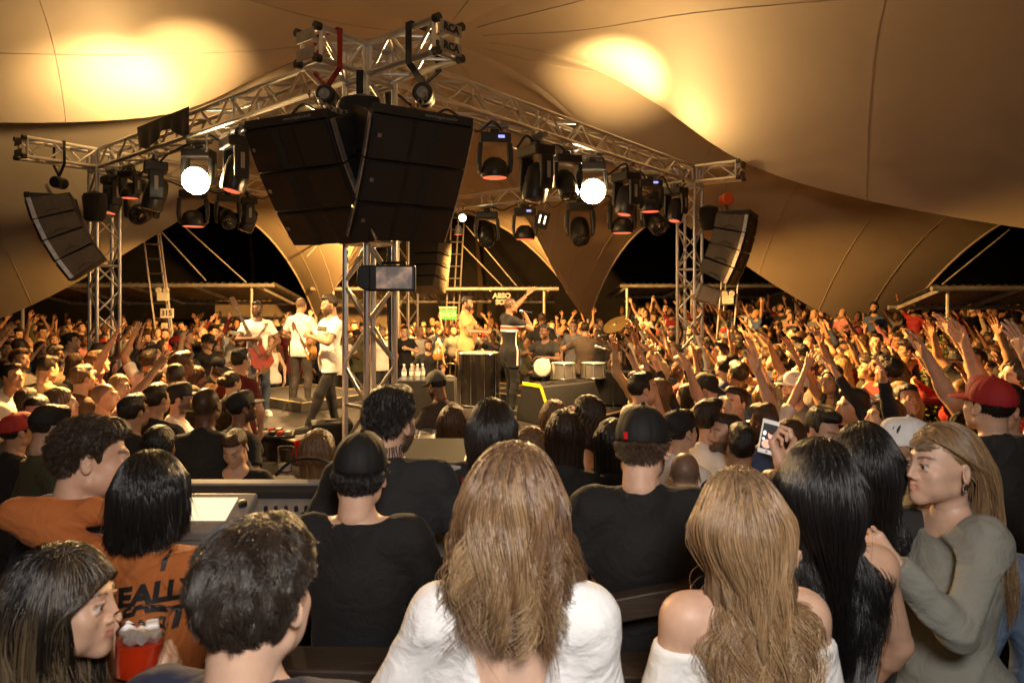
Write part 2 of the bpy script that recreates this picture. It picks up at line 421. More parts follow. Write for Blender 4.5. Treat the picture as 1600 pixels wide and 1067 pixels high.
def line_array(lab, p, az, n, w, tilt0, dtilt, ch=0.355, depth=0.52, side_mat='black_paint', print_=None):
    """p: middle of the top front edge; az: facing direction (radians, 0 = towards -y); cabinets hang below each other, tilting more and more"""
    p = Vector(p); t = thing('line_array_speaker', lab, 'loudspeaker', p, 'hanging speaker stacks')
    base = Matrix.Translation(p) @ Matrix.Rotation(az,4,'Z')
    fb = MB()
    for x in (-w/2+0.05, w/2-0.05): fb.box((x,0.24,0.045), (0.06,depth*0.95,0.07))
    for y in (0.03,0.42): fb.box((0,y,0.045), (w,0.06,0.075))
    fr = fb.build('flying_frame', M_['black_paint'], t, bevel=0.006, M=base)
    if print_:
        T = base @ Matrix.Translation((0.16*w,-0.002,0.045)) @ Matrix.Rotation(R(90),4,'X')
        lettering('www.luzgala.com.br', 0.036, T, M_['grey_print'], t, depth=0.0005)
    cur = Matrix.Identity(4); ang = tilt0
    y = 0.0; z = 0.0
    for i in range(n):
        Ml = base @ Matrix.Translation((0,y,z)) @ Matrix.Rotation(ang,4,'X')
        c = MB(); hb = ch*0.80
        # side outline: front face at y=0 from z=0 down to -ch, back shorter
        prof = [(0,-0.004),(depth,-0.004-(ch-hb)/2),(depth,-ch+(ch-hb)/2+0.004),(0,-ch+0.004)]
        vs = [Vector((sx*w/2, a, b)) for sx in (-1,1) for a, b in prof]
        c.add(vs, [[0,1,2,3],[7,6,5,4],[0,4,5,1],[1,5,6,2],[2,6,7,3],[3,7,4,0]])
        cab = c.build('cabinet', M_['black_paint'], t, bevel=0.008, M=Ml)
        gm = MB()
        # grille in three facets: two wings and a recessed middle
        xs = [-w/2+0.012,-0.12,-0.07,0.07,0.12,w/2-0.012]; ys = [-0.012,-0.03,-0.008,-0.008,-0.03,-0.012]
        top, bot = -0.016, -ch+0.016
        vs = [(x,yy,zz) for zz in (top,bot) for x,yy in zip(xs,ys)]
        gm.add(vs, [[k,k+1,k+7,k+6] for k in range(5)])
        gr = gm.build('grille', M_['grille'], cab, local=True, M=Matrix.Translation(-p) @ Ml)
        bd = MB(); bd.box((-w*0.43,-0.022,-ch*0.45), (0.03,0.006,0.03)); bd.build('badge', M_['alu_dark'], cab, local=True, M=Matrix.Translation(-p) @ Ml)
        for sx in (-1,1):
            sp = MB()
            vs2 = [(0.02,-0.012),(depth-0.02,-0.012-(ch-hb)/2),(depth-0.02,-ch+0.012+(ch-hb)/2),(0.02,-ch+0.012)]
            sp.add([Vector((sx*(w/2+q), a, b)) for q in (0.001,0.014) for a, b in vs2], [[0,1,2,3],[7,6,5,4],[0,4,5,1],[1,5,6,2],[2,6,7,3],[3,7,4,0]])
            pan = sp.build('side_panel', M_[side_mat], cab, bevel=0.003, local=True, M=Matrix.Translation(-p) @ Ml)
            hd = MB(); hc = Vector((sx*(w/2+0.015), depth*0.5, -ch+0.03))
            pts = [hc+Vector((sx*0.012, math.cos(a)*0.10, math.sin(a)*0.055)) for a in np.linspace(0.15, math.pi-0.15, 9)]
            hd.tube(pts, 0.007, 6); hd.build('handle', M_['black_plastic'], cab, local=True, M=Matrix.Translation(-p) @ Ml)
            rl = MB(); rl.box((sx*(w/2+0.018), 0.045, -ch/2), (0.012,0.05,ch-0.02)); rl.build('rigging_rail', M_['steel'], cab, local=True, M=Matrix.Translation(-p) @ Ml)
        # advance along the front face
        y += math.sin(ang)*ch; z -= math.cos(ang)*ch; ang += dtilt
    return t
line_array('big black speaker stack hanging left of the front column, facing left', (-1.80,5.38,3.76), -R(27), 3, 0.88, R(26), R(6), print_=True)
line_array('big black speaker stack hanging right of the front column, facing right', (-0.68,5.40,3.80), R(33), 3, 0.86, R(25), R(5), print_=True)
line_array('speaker stack with worn grey sides hanging by the left column', (-6.62,9.35,3.72), -R(62), 4, 0.80, R(16), R(6), ch=0.30, side_mat='cabinet_wood')
line_array('speaker stack with worn grey sides hanging by the right column', (3.90,11.00,3.70), R(62), 4, 0.80, R(10), R(5), ch=0.29, side_mat='cabinet_wood')
line_array('speaker stack hanging far behind, beside the back column', (-1.75,16.0,3.65), R(150), 4, 0.8, R(6), R(4), ch=0.30, side_mat='cabinet_wood')
hoist(F_-dFR*0.46+Zv*4.10, 'chain hoist above the left front speaker stack', ztop=4.2)
hoist(F_-dFL*0.72+Zv*4.08, 'chain hoist with round lettered cover above the right front speaker stack', ztop=4.18)
hoist(L_-dLB*0.62+Zv*4.06, 'small chain hoist above the left corner speaker stack', ztop=4.3)
hoist((3.53,11.25,4.02), 'bright orange chain hoist above the right corner speaker stack', 'orange_paint', 0.10, 4.3)
for a, b, s, lab in (((-1.64,5.42,4.05),(-1.25,5.6,3.92),0.07,'loose chain draped over the left front speaker stack'),
                 ((-0.70,5.5,4.02),(-1.05,5.65,3.92),0.06,'loose chain draped over the right front speaker stack'),
                 ((-6.55,9.6,3.98),(-6.35,9.5,3.78),0.02,'short chain above the left corner speaker stack'),
                 ((3.53,11.25,3.93),(3.56,11.2,3.74),0.0,'short chain and hook under the orange hoist'),
                 ((3.50,11.25,3.95),(3.2,11.4,3.9),0.16,'slack chain between orange hoist and right column')):
    chain(a, b, s, lab, 18)
def strap_loop(P, d, matname, lab, zlow, w=0.05, hw=0.165):
    P = Vector(P); u = Vector((-d.y,d.x,0)).normalized(); Mr = Matrix((d,u,Zv)).transposed(); t = thing('lifting_strap', lab, 'strap', P, 'straps holding the hoists')
    for sgn in (-1,1):
        m = MB(); m.box(P+u*sgn*hw+Zv*((TB+TT)/2),(w,0.008,0.33),Mr); m.build('side_band', M_[matname], t)
    m = MB(); m.box(P+Zv*(TT+0.012),(w,2*hw+0.01,0.008),Mr); m.build('top_band', M_[matname], t)
    for sgn in (-1,1):
        a_, b_ = P+u*sgn*hw+Zv*(TB-0.012), P+Zv*zlow; dd = b_-a_; m = MB(); m.box((a_+b_)/2,(w,0.008,dd.length),Matrix((d,dd.normalized().cross(d),dd.normalized())).transposed()); m.build('sling', M_[matname], t)
pL_ = F_-dFR*0.46; pR_ = F_-dFL*0.72
strap_loop(pL_, -dFR, 'red_strap', 'dark red strap round the left front outrigger truss', 4.19)
strap_loop(pR_, -dFL, 'black_fabric', 'black strap round the right front outrigger truss', 4.17, 0.07)
strap_loop(L_-dLB*0.62, -dLB, 'black_fabric', 'thin black strap on the left outrigger truss', 4.15, 0.035)
strap((-1.30,5.80,4.33),(-1.28,5.78,4.0),'black_fabric','black strap holding the black cable bag', 0.06)
# chain bags
def chain_bag(p, lab, s=1.0):
    m = MB(); p = Vector(p)
    ring = [(0.02,0.27),(0.17,0.22),(0.19,0.16),(0.175,-0.05),(0.155,-0.20),(0.12,-0.25),(0.01,-0.26)]
    n = 22; vs = []
    for r, z in ring:
        for j in range(n):
            a = 2*math.pi*j/n; q = (abs(math.cos(a))**2.6+abs(math.sin(a))**2.6)**(-1/2.6)
            rr = r*q*(1+0.05*math.sin(5*a+z*20))*s; vs.append(p+Vector((rr*math.cos(a), rr*math.sin(a)*0.8, z*s)))
    m.add(vs, [[i*n+j,i*n+(j+1)%n,(i+1)*n+(j+1)%n,(i+1)*n+j] for i in range(len(ring)-1) for j in range(n)]+[list(range((len(ring)-1)*n,len(ring)*n))])
    return tag(m.build('chain_bag', M_['black_fabric'], smooth=True), lab, 'bag', 'black chain bags')
chain_bag((-1.26,5.70,3.83), 'black fabric chain bag between the two front speaker stacks')
chain_bag((-6.05,9.9,3.72), 'black fabric chain bag beside the left corner speaker stack', 0.85)
chain_bag((3.25,11.3,3.72), 'dark fabric chain bag beside the right truss column', 0.8)

# ---------------------------------------------------------------- lamps on the rig
def fixture_meshes():
    D = {}
    m = MB(); m.box((0,0,-0.05), (0.34,0.25,0.11)); m.box((0,0,0.035),(0.10,0.06,0.06)); D['base'] = m.mesh('base', M_['black_plastic'], bevel=0.018)
    m = MB(); m.tube([(-0.09,0,0.03),(-0.09,0,0.11)],0.016,8); m.tube([(0.09,0,0.03),(0.09,0,0.11)],0.016,8)
    m.tube([(-0.15,0,0.10),(0.15,0,0.10)],0.03,10); D['clamp'] = m.mesh('clamp', M_['alu_dark'], smooth=True)
    m = MB(); m.prism([(0.135,-0.10),(0.19,-0.10),(0.20,-0.30),(0.185,-0.42),(0.15,-0.44),(0.15,-0.30)], -0.075, 0.075); D['arm'] = m.mesh('yoke_arm', M_['black_plastic'], bevel=0.012)
    m = MB(); m.box((0.203,0,-0.25),(0.006,0.04,0.16)); D['plate'] = m.mesh('badge', M_['grey_print'])
    # beam head: barrel along -z of head frame
    m = MB(); m.lathe([(0.0,0.19),(0.075,0.19),(0.11,0.15),(0.125,0.05),(0.128,-0.05),(0.122,-0.16),(0.105,-0.19),(0.10,-0.185),(0.0,-0.185)], 22); D['head_beam'] = m.mesh('head', M_['black_plastic'], smooth=True)
    m = MB(); m.lathe([(0.098,0.0),(0.07,-0.012),(0.0,-0.018)], 20, Matrix.Translation((0,0,-0.18))); D['lens_dark'] = m.mesh('lens', M_['lens_dark'], smooth=True)
    D['lens_red_b'] = m.mesh('lens', M_['lens_red'], smooth=True)
    m = MB(); m.lathe([(0.0,0.10),(0.07,0.10),(0.12,0.06),(0.15,-0.02),(0.155,-0.10),(0.145,-0.115),(0.0,-0.112)], 24); D['head_wash'] = m.mesh('head', M_['black_plastic'], smooth=True)
    m = MB(); m.lathe([(0.14,0.0),(0.12,-0.008),(0.0,-0.010)], 24, Matrix.Translation((0,0,-0.112))); D['lens_red'] = m.mesh('lens', M_['lens_red'], smooth=True)
    m = MB(); m.lathe([(0.165,0.03),(0.15,-0.02),(0.10,-0.06),(0.0,-0.08)], 24, Matrix.Translation((0,0,-0.115))); D['lens_hot'] = m.mesh('lens', M_['lens_hot'], smooth=True)
    m = MB(); m.box((0.06,-0.127,-0.045),(0.07,0.006,0.03)); D['display'] = m.mesh('display', M_['display_blue'])
    return D
FX = fixture_meshes()
def child(name, me, parent, M=None):
    o = bpy.data.objects.new(name, me); link(o, parent)
    if M is not None: o.matrix_local = M
    return o
def fixture(p, kind, az, pitch, lab, scale=1.0, display=False):
    """p: clamp point under the beam; az: which way the base faces; pitch: 0 = head straight down, 90 = level along the facing direction"""
    t = thing('moving_head_light', lab, 'stage light', p, 'stage lights on the rig', az); t.scale = (scale,)*3
    child('base', FX['base'], t); child('clamp', FX['clamp'], t)
    for s in (1,-1):
        a = child('yoke_arm', FX['arm'], t, Matrix.Diagonal((s,1,1,1))); child('badge', FX['plate'], a)
    if display: child('display', FX['display'], t)
    hm = Matrix.Translation((0,0,-0.36)) @ Matrix.Rotation(-pitch,4,'X')
    if kind == 'beam': h = child('head', FX['head_beam'], t, hm); child('lens', FX['lens_dark'], h)
    elif kind == 'beamred': h = child('head', FX['head_beam'], t, hm); child('lens', FX['lens_red_b'], h)
    elif kind == 'wash': h = child('head', FX['head_wash'], t, hm); child('lens', FX['lens_red'], h)
    else: h = child('head', FX['head_wash'], t, hm); child('lens', FX['lens_hot'], h)
    return t
def on_beam(px, A, Bp):
    k = (px-800.0)/1066.7; d = Bp-A
    s = (k*A.y-A.x)/(d.x-k*d.y); s = max(0.03, min(0.97, s)); q = A+d*s
    return Vector((q.x, q.y, TB-0.13))
FIX = [(176,'FL','beamred',-40,15,'dark moving head light hanging closest to the left truss column',1.0,0),
 (203,'FL','wash',-20,0,'red glowing wash light second from the left truss column',0.8,0),
 (243,'FL','beam',-60,12,'tall moving head light with white badge right of the left column',1.15,0),
 (222,'LB','beam',10,70,'wide dark moving head light in front of the leaning mast',1.25,0),
 (311,'FL','hot',0,72,'blazing stage lamp on the left beam shining at the camera',1.0,0),
 (302,'LB','wash',20,0,'red glowing wash light hanging under the blazing left lamp',1.25,0),
 (369,'FL','beamred',-50,14,'big moving head light just left of the left front speaker stack',1.1,0),
 (356,'LB','beam',30,60,'round dark light hanging low beside the left front speaker stack',1.1,0),
 (388,'LB','beam',-60,20,'boxy dark light partly hidden by the left front speaker stack',1.1,0),
 (773,'FR','wash',8,0,'red glowing wash light with blue display right of the right front speaker',1.0,1),
 (838,'FR','beam',-55,12,'big moving head light with white badge between two red wash lights',1.2,0),
 (885,'FR','beam',20,30,'dark moving head light left of the blazing right lamp',1.0,0),
 (926,'FR','hot',-4,74,'blazing stage lamp on the right beam shining at the camera',1.0,0),
 (978,'FR','beamred',-60,10,'moving head light just right of the blazing right lamp',1.1,0),
 (1016,'FR','wash',0,0,'red glowing wash light with blue display near the right column',1.0,1),
 (1056,'FR','beamred',-50,14,'dark moving head light hanging closest to the right column',1.0,0),
 (761,'BR','beam',0,50,'dark pair of lights on the rear beam beside the bright small lamp',1.35,0),
 (820,'BR','wash',0,0,'red glowing wash light on the rear beam above the twin lamp',1.3,1),
 (906,'BR','beam',0,40,'dark moving head light hanging low on the rear beam under the blazing lamp',1.45,0),
 (972,'BR','wash',0,0,'red glowing wash light on the rear beam, left of a dark one',1.3,0),
 (1024,'BR','beam',10,60,'wide dark light on the rear beam in front of the hanging membrane',1.3,0)]
BM = {'FL':(F_,L_),'FR':(F_,R_),'LB':(L_,B_),'BR':(R_,B_)}
for px, bm_, kind, az, pit, lab, sc, disp in FIX:
    q = on_beam(px, *BM[bm_])
    fixture(q, kind, R(az), R(pit), lab, sc, disp)
    if kind == 'hot':
        LAMPS.append(q+Vector((0,-0.36,-0.42)))
# small lamp and twin blinder
t = thing('small_spot_lamp', 'small bright spot lamp beside the right front speaker stack', 'stage light', U(723,340,14.4))
m = MB(); m.lathe([(0,0.14),(0.07,0.14),(0.085,0.05),(0.095,-0.05),(0.085,-0.055),(0,-0.05)], 18, Matrix.Translation(t.location) @ Matrix.Rotation(R(-80),4,'X')); m.build('housing', M_['black_plastic'], t, smooth=True)
m = MB(); m.lathe([(0.075,-0.052),(0.05,-0.075),(0,-0.085)], 18, Matrix.Translation(t.location) @ Matrix.Rotation(R(-80),4,'X')); m.build('lens', M_['lens_small'], t, smooth=True)
m = MB(); m.tube([t.location+Vector((0,0.05,0.06)), Vector((t.location.x, t.location.y+0.05, TB+0.02))], 0.02, 8); m.build('bracket', M_['alu_dark'], t)
t = thing('small_wash_lamp', 'small red glowing lamp hanging below the bright spot lamp', 'stage light', U(716,362,14.4))
m = MB(); m.lathe([(0.03,0.14),(0.06,0.12),(0.085,-0.02),(0.09,-0.06),(0,-0.058)], 18, Matrix.Translation(t.location)); m.build('housing', M_['alu_dark'], t, smooth=True)
m = MB(); m.lathe([(0.083,-0.061),(0,-0.068)], 18, Matrix.Translation(t.location)); m.build('lens', M_['lens_red'], t)
m = MB(); m.tube([t.location+Vector((0,0,0.13)), Vector((t.location.x, t.location.y, TB+0.02))], 0.012, 6); m.build('bracket', M_['alu_dark'], t)
t = thing('twin_blinder_lamp', 'tilted black twin lamp with two bright tubes on the rear beam', 'stage light', U(847,344,13.2))
Mb = Matrix.Translation(t.location) @ Matrix.Rotation(R(14),4,'Y') @ Matrix.Rotation(R(-12),4,'X')
m = MB(); m.box((0,0,0),(0.25,0.10,0.34)); m.build('housing', M_['black_plastic'], t, bevel=0.015, M=Mb)
for s in (-1,1):
    m = MB(); m.box((s*0.05,-0.054,0),(0.030,0.008,0.17)); m.build('lamp_tube', M_['blinder_lens'], t, bevel=0.003, M=Mb)
m = MB(); m.tube([Mb @ Vector((0,0,0.17)), Mb @ Vector((0,0.05,0.42))], 0.018, 6); m.build('bracket', M_['alu_dark'], t)
# black drape and loose cables along the beams
m = MB(); n = 24; vs = []
a = F_.lerp(L_, 0.50); b = F_.lerp(L_, 0.74); sd = Vector((-dFL.y, dFL.x, 0)); sd = sd if sd.y < 0 else -sd
for i in range(n+1):
    f = i/n; q = a.lerp(b, f)+sd*0.17
    for j in range(6):
        g_ = j/5; vs.append(q+Vector((0,0,TT+0.05-0.34*g_*(0.75+0.25*math.sin(f*9+1))))+sd*(0.02*math.sin(f*30)*g_))
m.add(vs, [[i*6+j,(i+1)*6+j,(i+1)*6+j+1,i*6+j+1] for i in range(n) for j in range(5)])
tag(m.build('black_drape', M_['black_fabric'], smooth=True), 'strip of black cloth tied along the left beam', 'cloth')
def cable(pts, r, lab, matn='black_plastic', group='loose cables on the rig'):
    m = MB(); P = [Vector(p) for p in pts]; out = []
    for i in range(len(P)-1):
        for k in range(6): 
            f = k/6; p0 = P[max(i-1,0)]; p1 = P[i]; p2 = P[i+1]; p3 = P[min(i+2,len(P)-1)]
            out.append(0.5*((2*p1)+(p2-p0)*f+(2*p0-5*p1+4*p2-p3)*f*f+(3*p1-p0-3*p2+p3)*f**3))
    out.append(P[-1]); m.tube(out, r, 6)
    return tag(m.build('cable', M_[matn], smooth=True), lab, 'cable', group)
for k, (A, Bp, lab) in enumerate(((F_,L_,'black cables looping under the left beam'),(F_,R_,'black cables looping under the right beam'),(L_,B_,'black cables looping under the rear left beam'),(R_,B_,'black cables looping under the rear right beam'))):
    pts = []
    for i in range(19):
        f = 0.04+0.92*i/18; q = A.lerp(Bp, f); pts.append(q+Vector((random.uniform(-.1,.1), random.uniform(-.1,.1), TB-0.02-(0.16 if i % 2 else 0.0)*random.uniform(.4,1.3))))
    cable(pts, 0.014, lab)
cable([F_+Vector((0.12,0.2,TB)), F_+Vector((0.17,0.12,3.4)), F_+Vector((0.16,0.1,2.6)), F_+Vector((0.19,0.1,1.6)), F_+Vector((0.18,0.1,0.1))], 0.035, 'thick black cable bundle strapped to the front truss column')
cable([(-1.4,5.7,3.6),(-1.22,5.75,3.45),(-1.2,5.85,3.2),(-1.25,6.0,2.9)], 0.009, 'thin black cable dangling between the two front speaker stacks')
cable([(-6.2,9.7,3.8),(-6.1,9.75,3.3),(-6.25,9.8,3.05),(-6.15,10.1,2.9)], 0.012, 'thin black cable dangling beside the left corner speaker stack')

# small screen on the front column
t = thing('video_screen', 'small black video screen clamped to the front truss column', 'screen', U(612,434,5.85))
Ms = Matrix.Translation(t.location) @ Matrix.Rotation(R(4),4,'Z')
m = MB(); m.box((0.0,0.05,0),(0.405,0.08,0.225)); m.build('housing', M_['black_plastic'], t, bevel=0.014, M=Ms)
m = MB(); m.prism([(-0.29,0.10),(-0.18,0.115),(-0.18,-0.115),(-0.27,-0.09),(-0.30,-0.04)], 0.0, 0.16); m.build('rear_shell', M_['black_plastic'], t, bevel=0.015, M=Ms)
m = MB(); m.box((0.02,0.0085,0.003),(0.305,0.006,0.185)); m.build('panel', M_['screen_feed'], t, M=Ms)
m = MB(); m.tube([Ms @ Vector((-0.1,0.1,0.02)), Ms @ Vector((-0.1,0.2,0.14)), Ms @ Vector((0.1,0.2,0.14)), Ms @ Vector((0.12,0.1,0.02))], 0.016, 6); m.build('bracket', M_['black_paint'], t)

# ---------------------------------------------------------------- the tent
P0 = Vector((-1.3,12.2,7.0))
ANCH = [Vector(a) for a in ((-13.5,8.2,4.9),(-12.6,15.0,1.6),(-5.75,20.0,1.85),(2.25,20.0,1.75),(10.0,18.0,1.35),(14.0,9.0,3.0),(10,-6.5,2.0),(-9,-6.5,2.0))]
ARCH = [4.9,4.85,4.75,4.75,4.6,5.2,5.0,5.2]
PEXP = [4.8,1.5,1.35,1.35,1.45,2.75,1.2,1.2]
def tent_fn(k, s, t):
    A = ANCH[k]; Bq = ANCH[(k+1) % 8]; mid = (A+Bq)/2
    C = mid.lerp(P0, (0.05,0.30,0.34,0.32,0.10,0.1,0.1,0.1)[k]); C.z = 2*ARCH[k]-0.5*(A.z+Bq.z)
    E = A*(1-s)**2+C*(2*s*(1-s))+Bq*s*s
    pa = PEXP[k]*(1-s)+PEXP[(k+1) % 8]*s; w = math.sin(math.pi*s)**0.8
    p = pa*(1-w)+1.0*w; p *= 1+0.28*(1-w)*max(0,1-t/0.55)
    e = 0.10; te = (math.sqrt(t*t+e*e)-e)/(math.sqrt(1+e*e)-e)
    q = P0.lerp(E, t); q.z = E.z+(P0.z-E.z)*(1-te)**p
    return q
NS, NT = 26, 44; NC0 = 8*NS
TG = np.array([[tent_fn(k, i/NS, j/NT)[:] for j in range(NT+1)] for k in range(8) for i in range(NS)])
for j in range(NT+1):                      # the membrane relaxes: the folds soften towards the middle of the roof
    t_ = j/NT; sg = 18.0*max(0.0, 1-t_/0.30)**1.2+0.6*(1-t_)
    if sg > 0.05:
        w_ = np.exp(-0.5*(np.minimum(np.arange(NC0), NC0-np.arange(NC0))/sg)**2); w_ /= w_.sum()
        TG[:,j,2] = np.real(np.fft.ifft(np.fft.fft(TG[:,j,2])*np.fft.fft(w_)))
for _ in range(6): TG[:,1:-1,2] = 0.5*TG[:,1:-1,2]+0.25*(TG[:,:-2,2]+TG[:,2:,2])
def tent_pt(k, s, t):
    c = (k*NS+s*NS) % NC0; j = min(max(t,0),1)*NT; c0 = int(c) % NC0; c1 = (c0+1) % NC0; fc = c-int(c); j0 = min(int(j), NT-1); fj = j-j0
    q = (TG[c0,j0]*(1-fc)+TG[c1,j0]*fc)*(1-fj)+(TG[c0,j0+1]*(1-fc)+TG[c1,j0+1]*fc)*fj
    return Vector(q)
vs = [Vector(q) for q in TG.reshape(-1,3)]; fs = []
NC = 8*NS
for c in range(NC):
    for j in range(NT): fs.append([c*(NT+1)+j, c*(NT+1)+j+1, ((c+1) % NC)*(NT+1)+j+1, ((c+1) % NC)*(NT+1)+j])
tent = thing('tent', 'huge pale tensioned tent roof glowing amber over the whole crowd', 'tent', P0)
m = MB(); m.add(vs, fs); mem = m.build('membrane', M_['membrane'], tent, smooth=True)
for k in range(8):
    m = MB(); m.tube([tent_pt(k, i/30, 1.0) for i in range(31)], 0.03, 6); m.build('edge_hem', M_['membrane'], tent, smooth=True)
def seam(pts, r=0.012):
    m = MB(); m.tube(pts, r, 5); m.build('seam', M_['seam'], tent, smooth=True)
dn = Vector((0,0,-0.006))
for k, s in ((5,0.35),(5,0.7),(6,0.3),(7,0.55),(0,0.5),(4,0.5),(4,0.97),(0,0.03),(2,0.02),(3,0.02),(7,0.85)):
    seam([tent_pt(k, s, 0.06+0.93*i/40)+dn for i in range(41)], 0.007)
for k in range(8):
    for tt in (0.45,0.62,0.78,0.9):
        seam([tent_pt(k, i/24, tt)+dn for i in range(25)], 0.005)
for a, b, lab in ((U(247,317,17.5),U(385,441,18.5),'tent rope slanting down to the left metal roof'),(U(232,340,17.5),U(322,438,18.5),'shorter tent rope beside the leaning left mast'),
        (U(560,150+160,17),U(480,400,17.5),'tent rope behind the left front speaker stack'),(U(205,335,16.5),U(188,370,16.5),'short tent rope beside the left truss column'),
        (U(728,352,19.0),U(812,452,19.5),'tent rope behind the raised hand of the singer'),(U(722,382,19),U(790,452,19.5),'shorter tent rope left of the singer'),
        (U(1578,358,15),U(1472,444,15.5),'tent rope slanting across the dark gap at the right'),(U(1432,470,17.5),U(1410,528,17.9),'white tent pole beside the right tent anchor'),
        (U(1225,262,14.5),U(1180,355,15),'tent rope above the right corner speaker stack')):
    m = MB(); m.tube([a,b], 0.018, 6); tag(m.build('tent_rope', M_['galv']), lab, 'rope', 'tent ropes')
for k, lab in ((1,'left'),(2,'back left'),(3,'middle'),(4,'right')):
    A = ANCH[k]; t = thing('tent_anchor_post', 'short steel post under the %s tent point, mostly hidden by the crowd' % lab, 'post', (A.x,A.y,0), 'tent anchor posts')
    m = MB(); m.tube([(A.x,A.y,0),(A.x,A.y,A.z+0.05)], 0.07, 10); m.build('post', M_['galv'], t, smooth=True)
    m = MB(); m.box((A.x,A.y,0.02),(0.4,0.4,0.04)); m.build('base_plate', M_['galv'], t)

# ---------------------------------------------------------------- masts, roofs, signs
def mast(lab, p, q, w=0.34, rungs=14):
    p = Vector(p); q = Vector(q); t = thing('lattice_mast', lab, 'mast', p, 'lattice tent masts')
    x = Vector((1,0,0)); yv = Vector((0,1,0))
    for s in (-1,1): rod('rail', p+x*s*w/2, q+x*s*w/2, 0.025, t)
    rod('rail', p+yv*w*0.7, q+yv*w*0.7, 0.025, t)
    for i in range(rungs):
        f = (i+0.5)/rungs; c = p.lerp(q, f)
        rod('rung', c-x*w/2, c+x*w/2, 0.016, t); rod('rung', c-x*w/2, c+yv*w*0.7, 0.012, t); rod('rung', c+x*w/2, c+yv*w*0.7, 0.012, t)
    return t
a = U(270,560,16.2); a.z = 0; mast('pale lattice mast leaning left behind the left truss column', (a.x,a.y,0), U(228,300,16.2), 0.40)
a = U(701,560,19.5); a.z = 0; mast('pale lattice mast behind the yellow shirted musician', (a.x,a.y,0), U(716,330,19.5), 0.36)
a = U(1124,520,16.5); a.z = 0; mast('short pale lattice mast right of the right truss column', (a.x,a.y,0), U(1142,420,16.5), 0.40, 9)
def emergency_lamp(lab, c):
    c = Vector(c); t = thing('emergency_lamp', lab, 'lamp', c, 'white emergency lamps')
    m = MB(); m.box(c,(0.26,0.09,0.20)); m.build('case', M_['white_paint'], t, bevel=0.012)
    for s in (-1,1):
        m = MB(); m.lathe([(0,0.05),(0.06,0.04),(0.075,-0.03),(0.06,-0.045),(0,-0.04)], 14, Matrix.Translation(c+Vector((s*0.085,-0.03,0.15))) @ Matrix.Rotation(R(-70),4,'X')); m.build('lamp_head', M_['white_paint'], t, smooth=True)
emergency_lamp('white twin emergency lamp on the left leaning mast', U(255,463,16.0))
emergency_lamp('white twin emergency lamp on the short right mast', U(1137,468,16.3))
def sign(name, lab, c, w, h, body, size, bg, fg, dy=-0.02, **kw):
    c = Vector(c); t = thing(name, lab, 'sign', c)
    m = MB(); m.box(c,(w,0.03,h)); m.build('board', M_[bg], t, bevel=0.004)
    for k, (b, dz) in enumerate(body):
        lettering(b, size, Matrix.Translation(c+Vector((0,dy,dz))) @ Matrix.Rotation(R(90),4,'X'), M_[fg], t, **kw)
    return t
s_ = sign('exit_sign', 'green exit sign with white letters beside the central mast', U(700,491,17.5), 0.44, 0.27, [('SAÍDA',0)], 0.165, 'green_sign', 'sign_grey', bold=0.004)
m = MB(); m.box(U(700,482.0,17.5)+Vector((0,0,0.03)),(0.46,0.05,0.05)); m.build('top_rail', M_['sign_grey'], s_)
sign('number_sign', 'white paper sign reading 315 on the left leaning mast', U(261,489,15.8), 0.30, 0.22, [('315',0)], 0.17, 'label_white', 'black_paint', bold=0.004)
sign('paper_notice', 'small white notice with red print below the 315 sign', U(257,511,15.8), 0.13, 0.20, [('!!',0)], 0.10, 'label_white', 'orange_paint')
s_ = sign('brand_sign', 'white lettered sign under the roof edge behind the singer', U(784,466,18.4), 0.12, 0.02, [('ABSO',0.07),('SOL',-0.10)], 0.19, 'black_paint', 'sign_grey', bold=0.008)
def metal_roof(lab, x0, x1, y0, z0, y1, z1, posts, n=None):
    t = thing('metal_roof', lab, 'roof', ((x0+x1)/2, y0, 0), 'corrugated metal roofs')
    nw = n or int((x1-x0)/0.09); vs = []; 
    for i in range(nw+1):
        x = x0+(x1-x0)*i/nw; dz = 0.022*(1 if i % 2 else -1)
        vs += [(x,y0,z0+dz),(x,y1,z1+dz)]
    m = MB(); m.add(vs, [[2*i,2*i+2,2*i+3,2*i+1] for i in range(nw)]); m.build('sheet', M_['roof_sheet'], t)
    for y, z in ((y0,z0),(y1,z1)):
        m = MB(); m.tube([(x0,y,z-0.07),(x1,y,z-0.07)], 0.05, 8); m.build('edge_pipe', M_['galv'], t, smooth=True)
    for i in range(int((x1-x0)/1.6)+1):
        x = x0+0.2+i*1.6
        if x < x1: m = MB(); m.box(((x), (y0+y1)/2, (z0+z1)/2-0.09),(0.06,abs(y1-y0),0.08), Matrix.Rotation(math.atan2(z1-z0,y1-y0),3,'X')); m.build('rafter', M_['galv'], t)
    for x in posts:
        m = MB(); m.tube([(x,y0+0.1,0),(x,y0+0.1,z0-0.1)], 0.04, 8); m.build('post', M_['galv'], t, smooth=True)
metal_roof('corrugated metal roof behind the crowd at the left', -13.0,-6.0,17.2,2.78,20.0,2.32,(-12.4,-6.6))
metal_roof('corrugated metal roof behind the singer', -5.6,1.3,19.0,2.72,20.9,2.35,(-5.0,0.9))
metal_roof('corrugated metal roof behind the right truss column', 3.0,8.2,18.9,2.80,21.6,2.5,(3.2,5.0,7.9))
metal_roof('corrugated metal roof at the right edge above raised hands', 8.6,15.0,14.0,2.66,15.6,2.25,(9.0,13.5))
for lab, x0, x1, y, z1, mt in (('dark back wall of the venue behind everything', -40,40,27.0,6.0,'dark_wall'),('beige low wall behind the guitarists', -9.6,-3.6,22.2,2.35,'beige_wall')):
    m = MB(); m.box(((x0+x1)/2,y,z1/2),(x1-x0,0.25,z1)); tag(m.build('back_wall', M_[mt]), lab, 'wall')
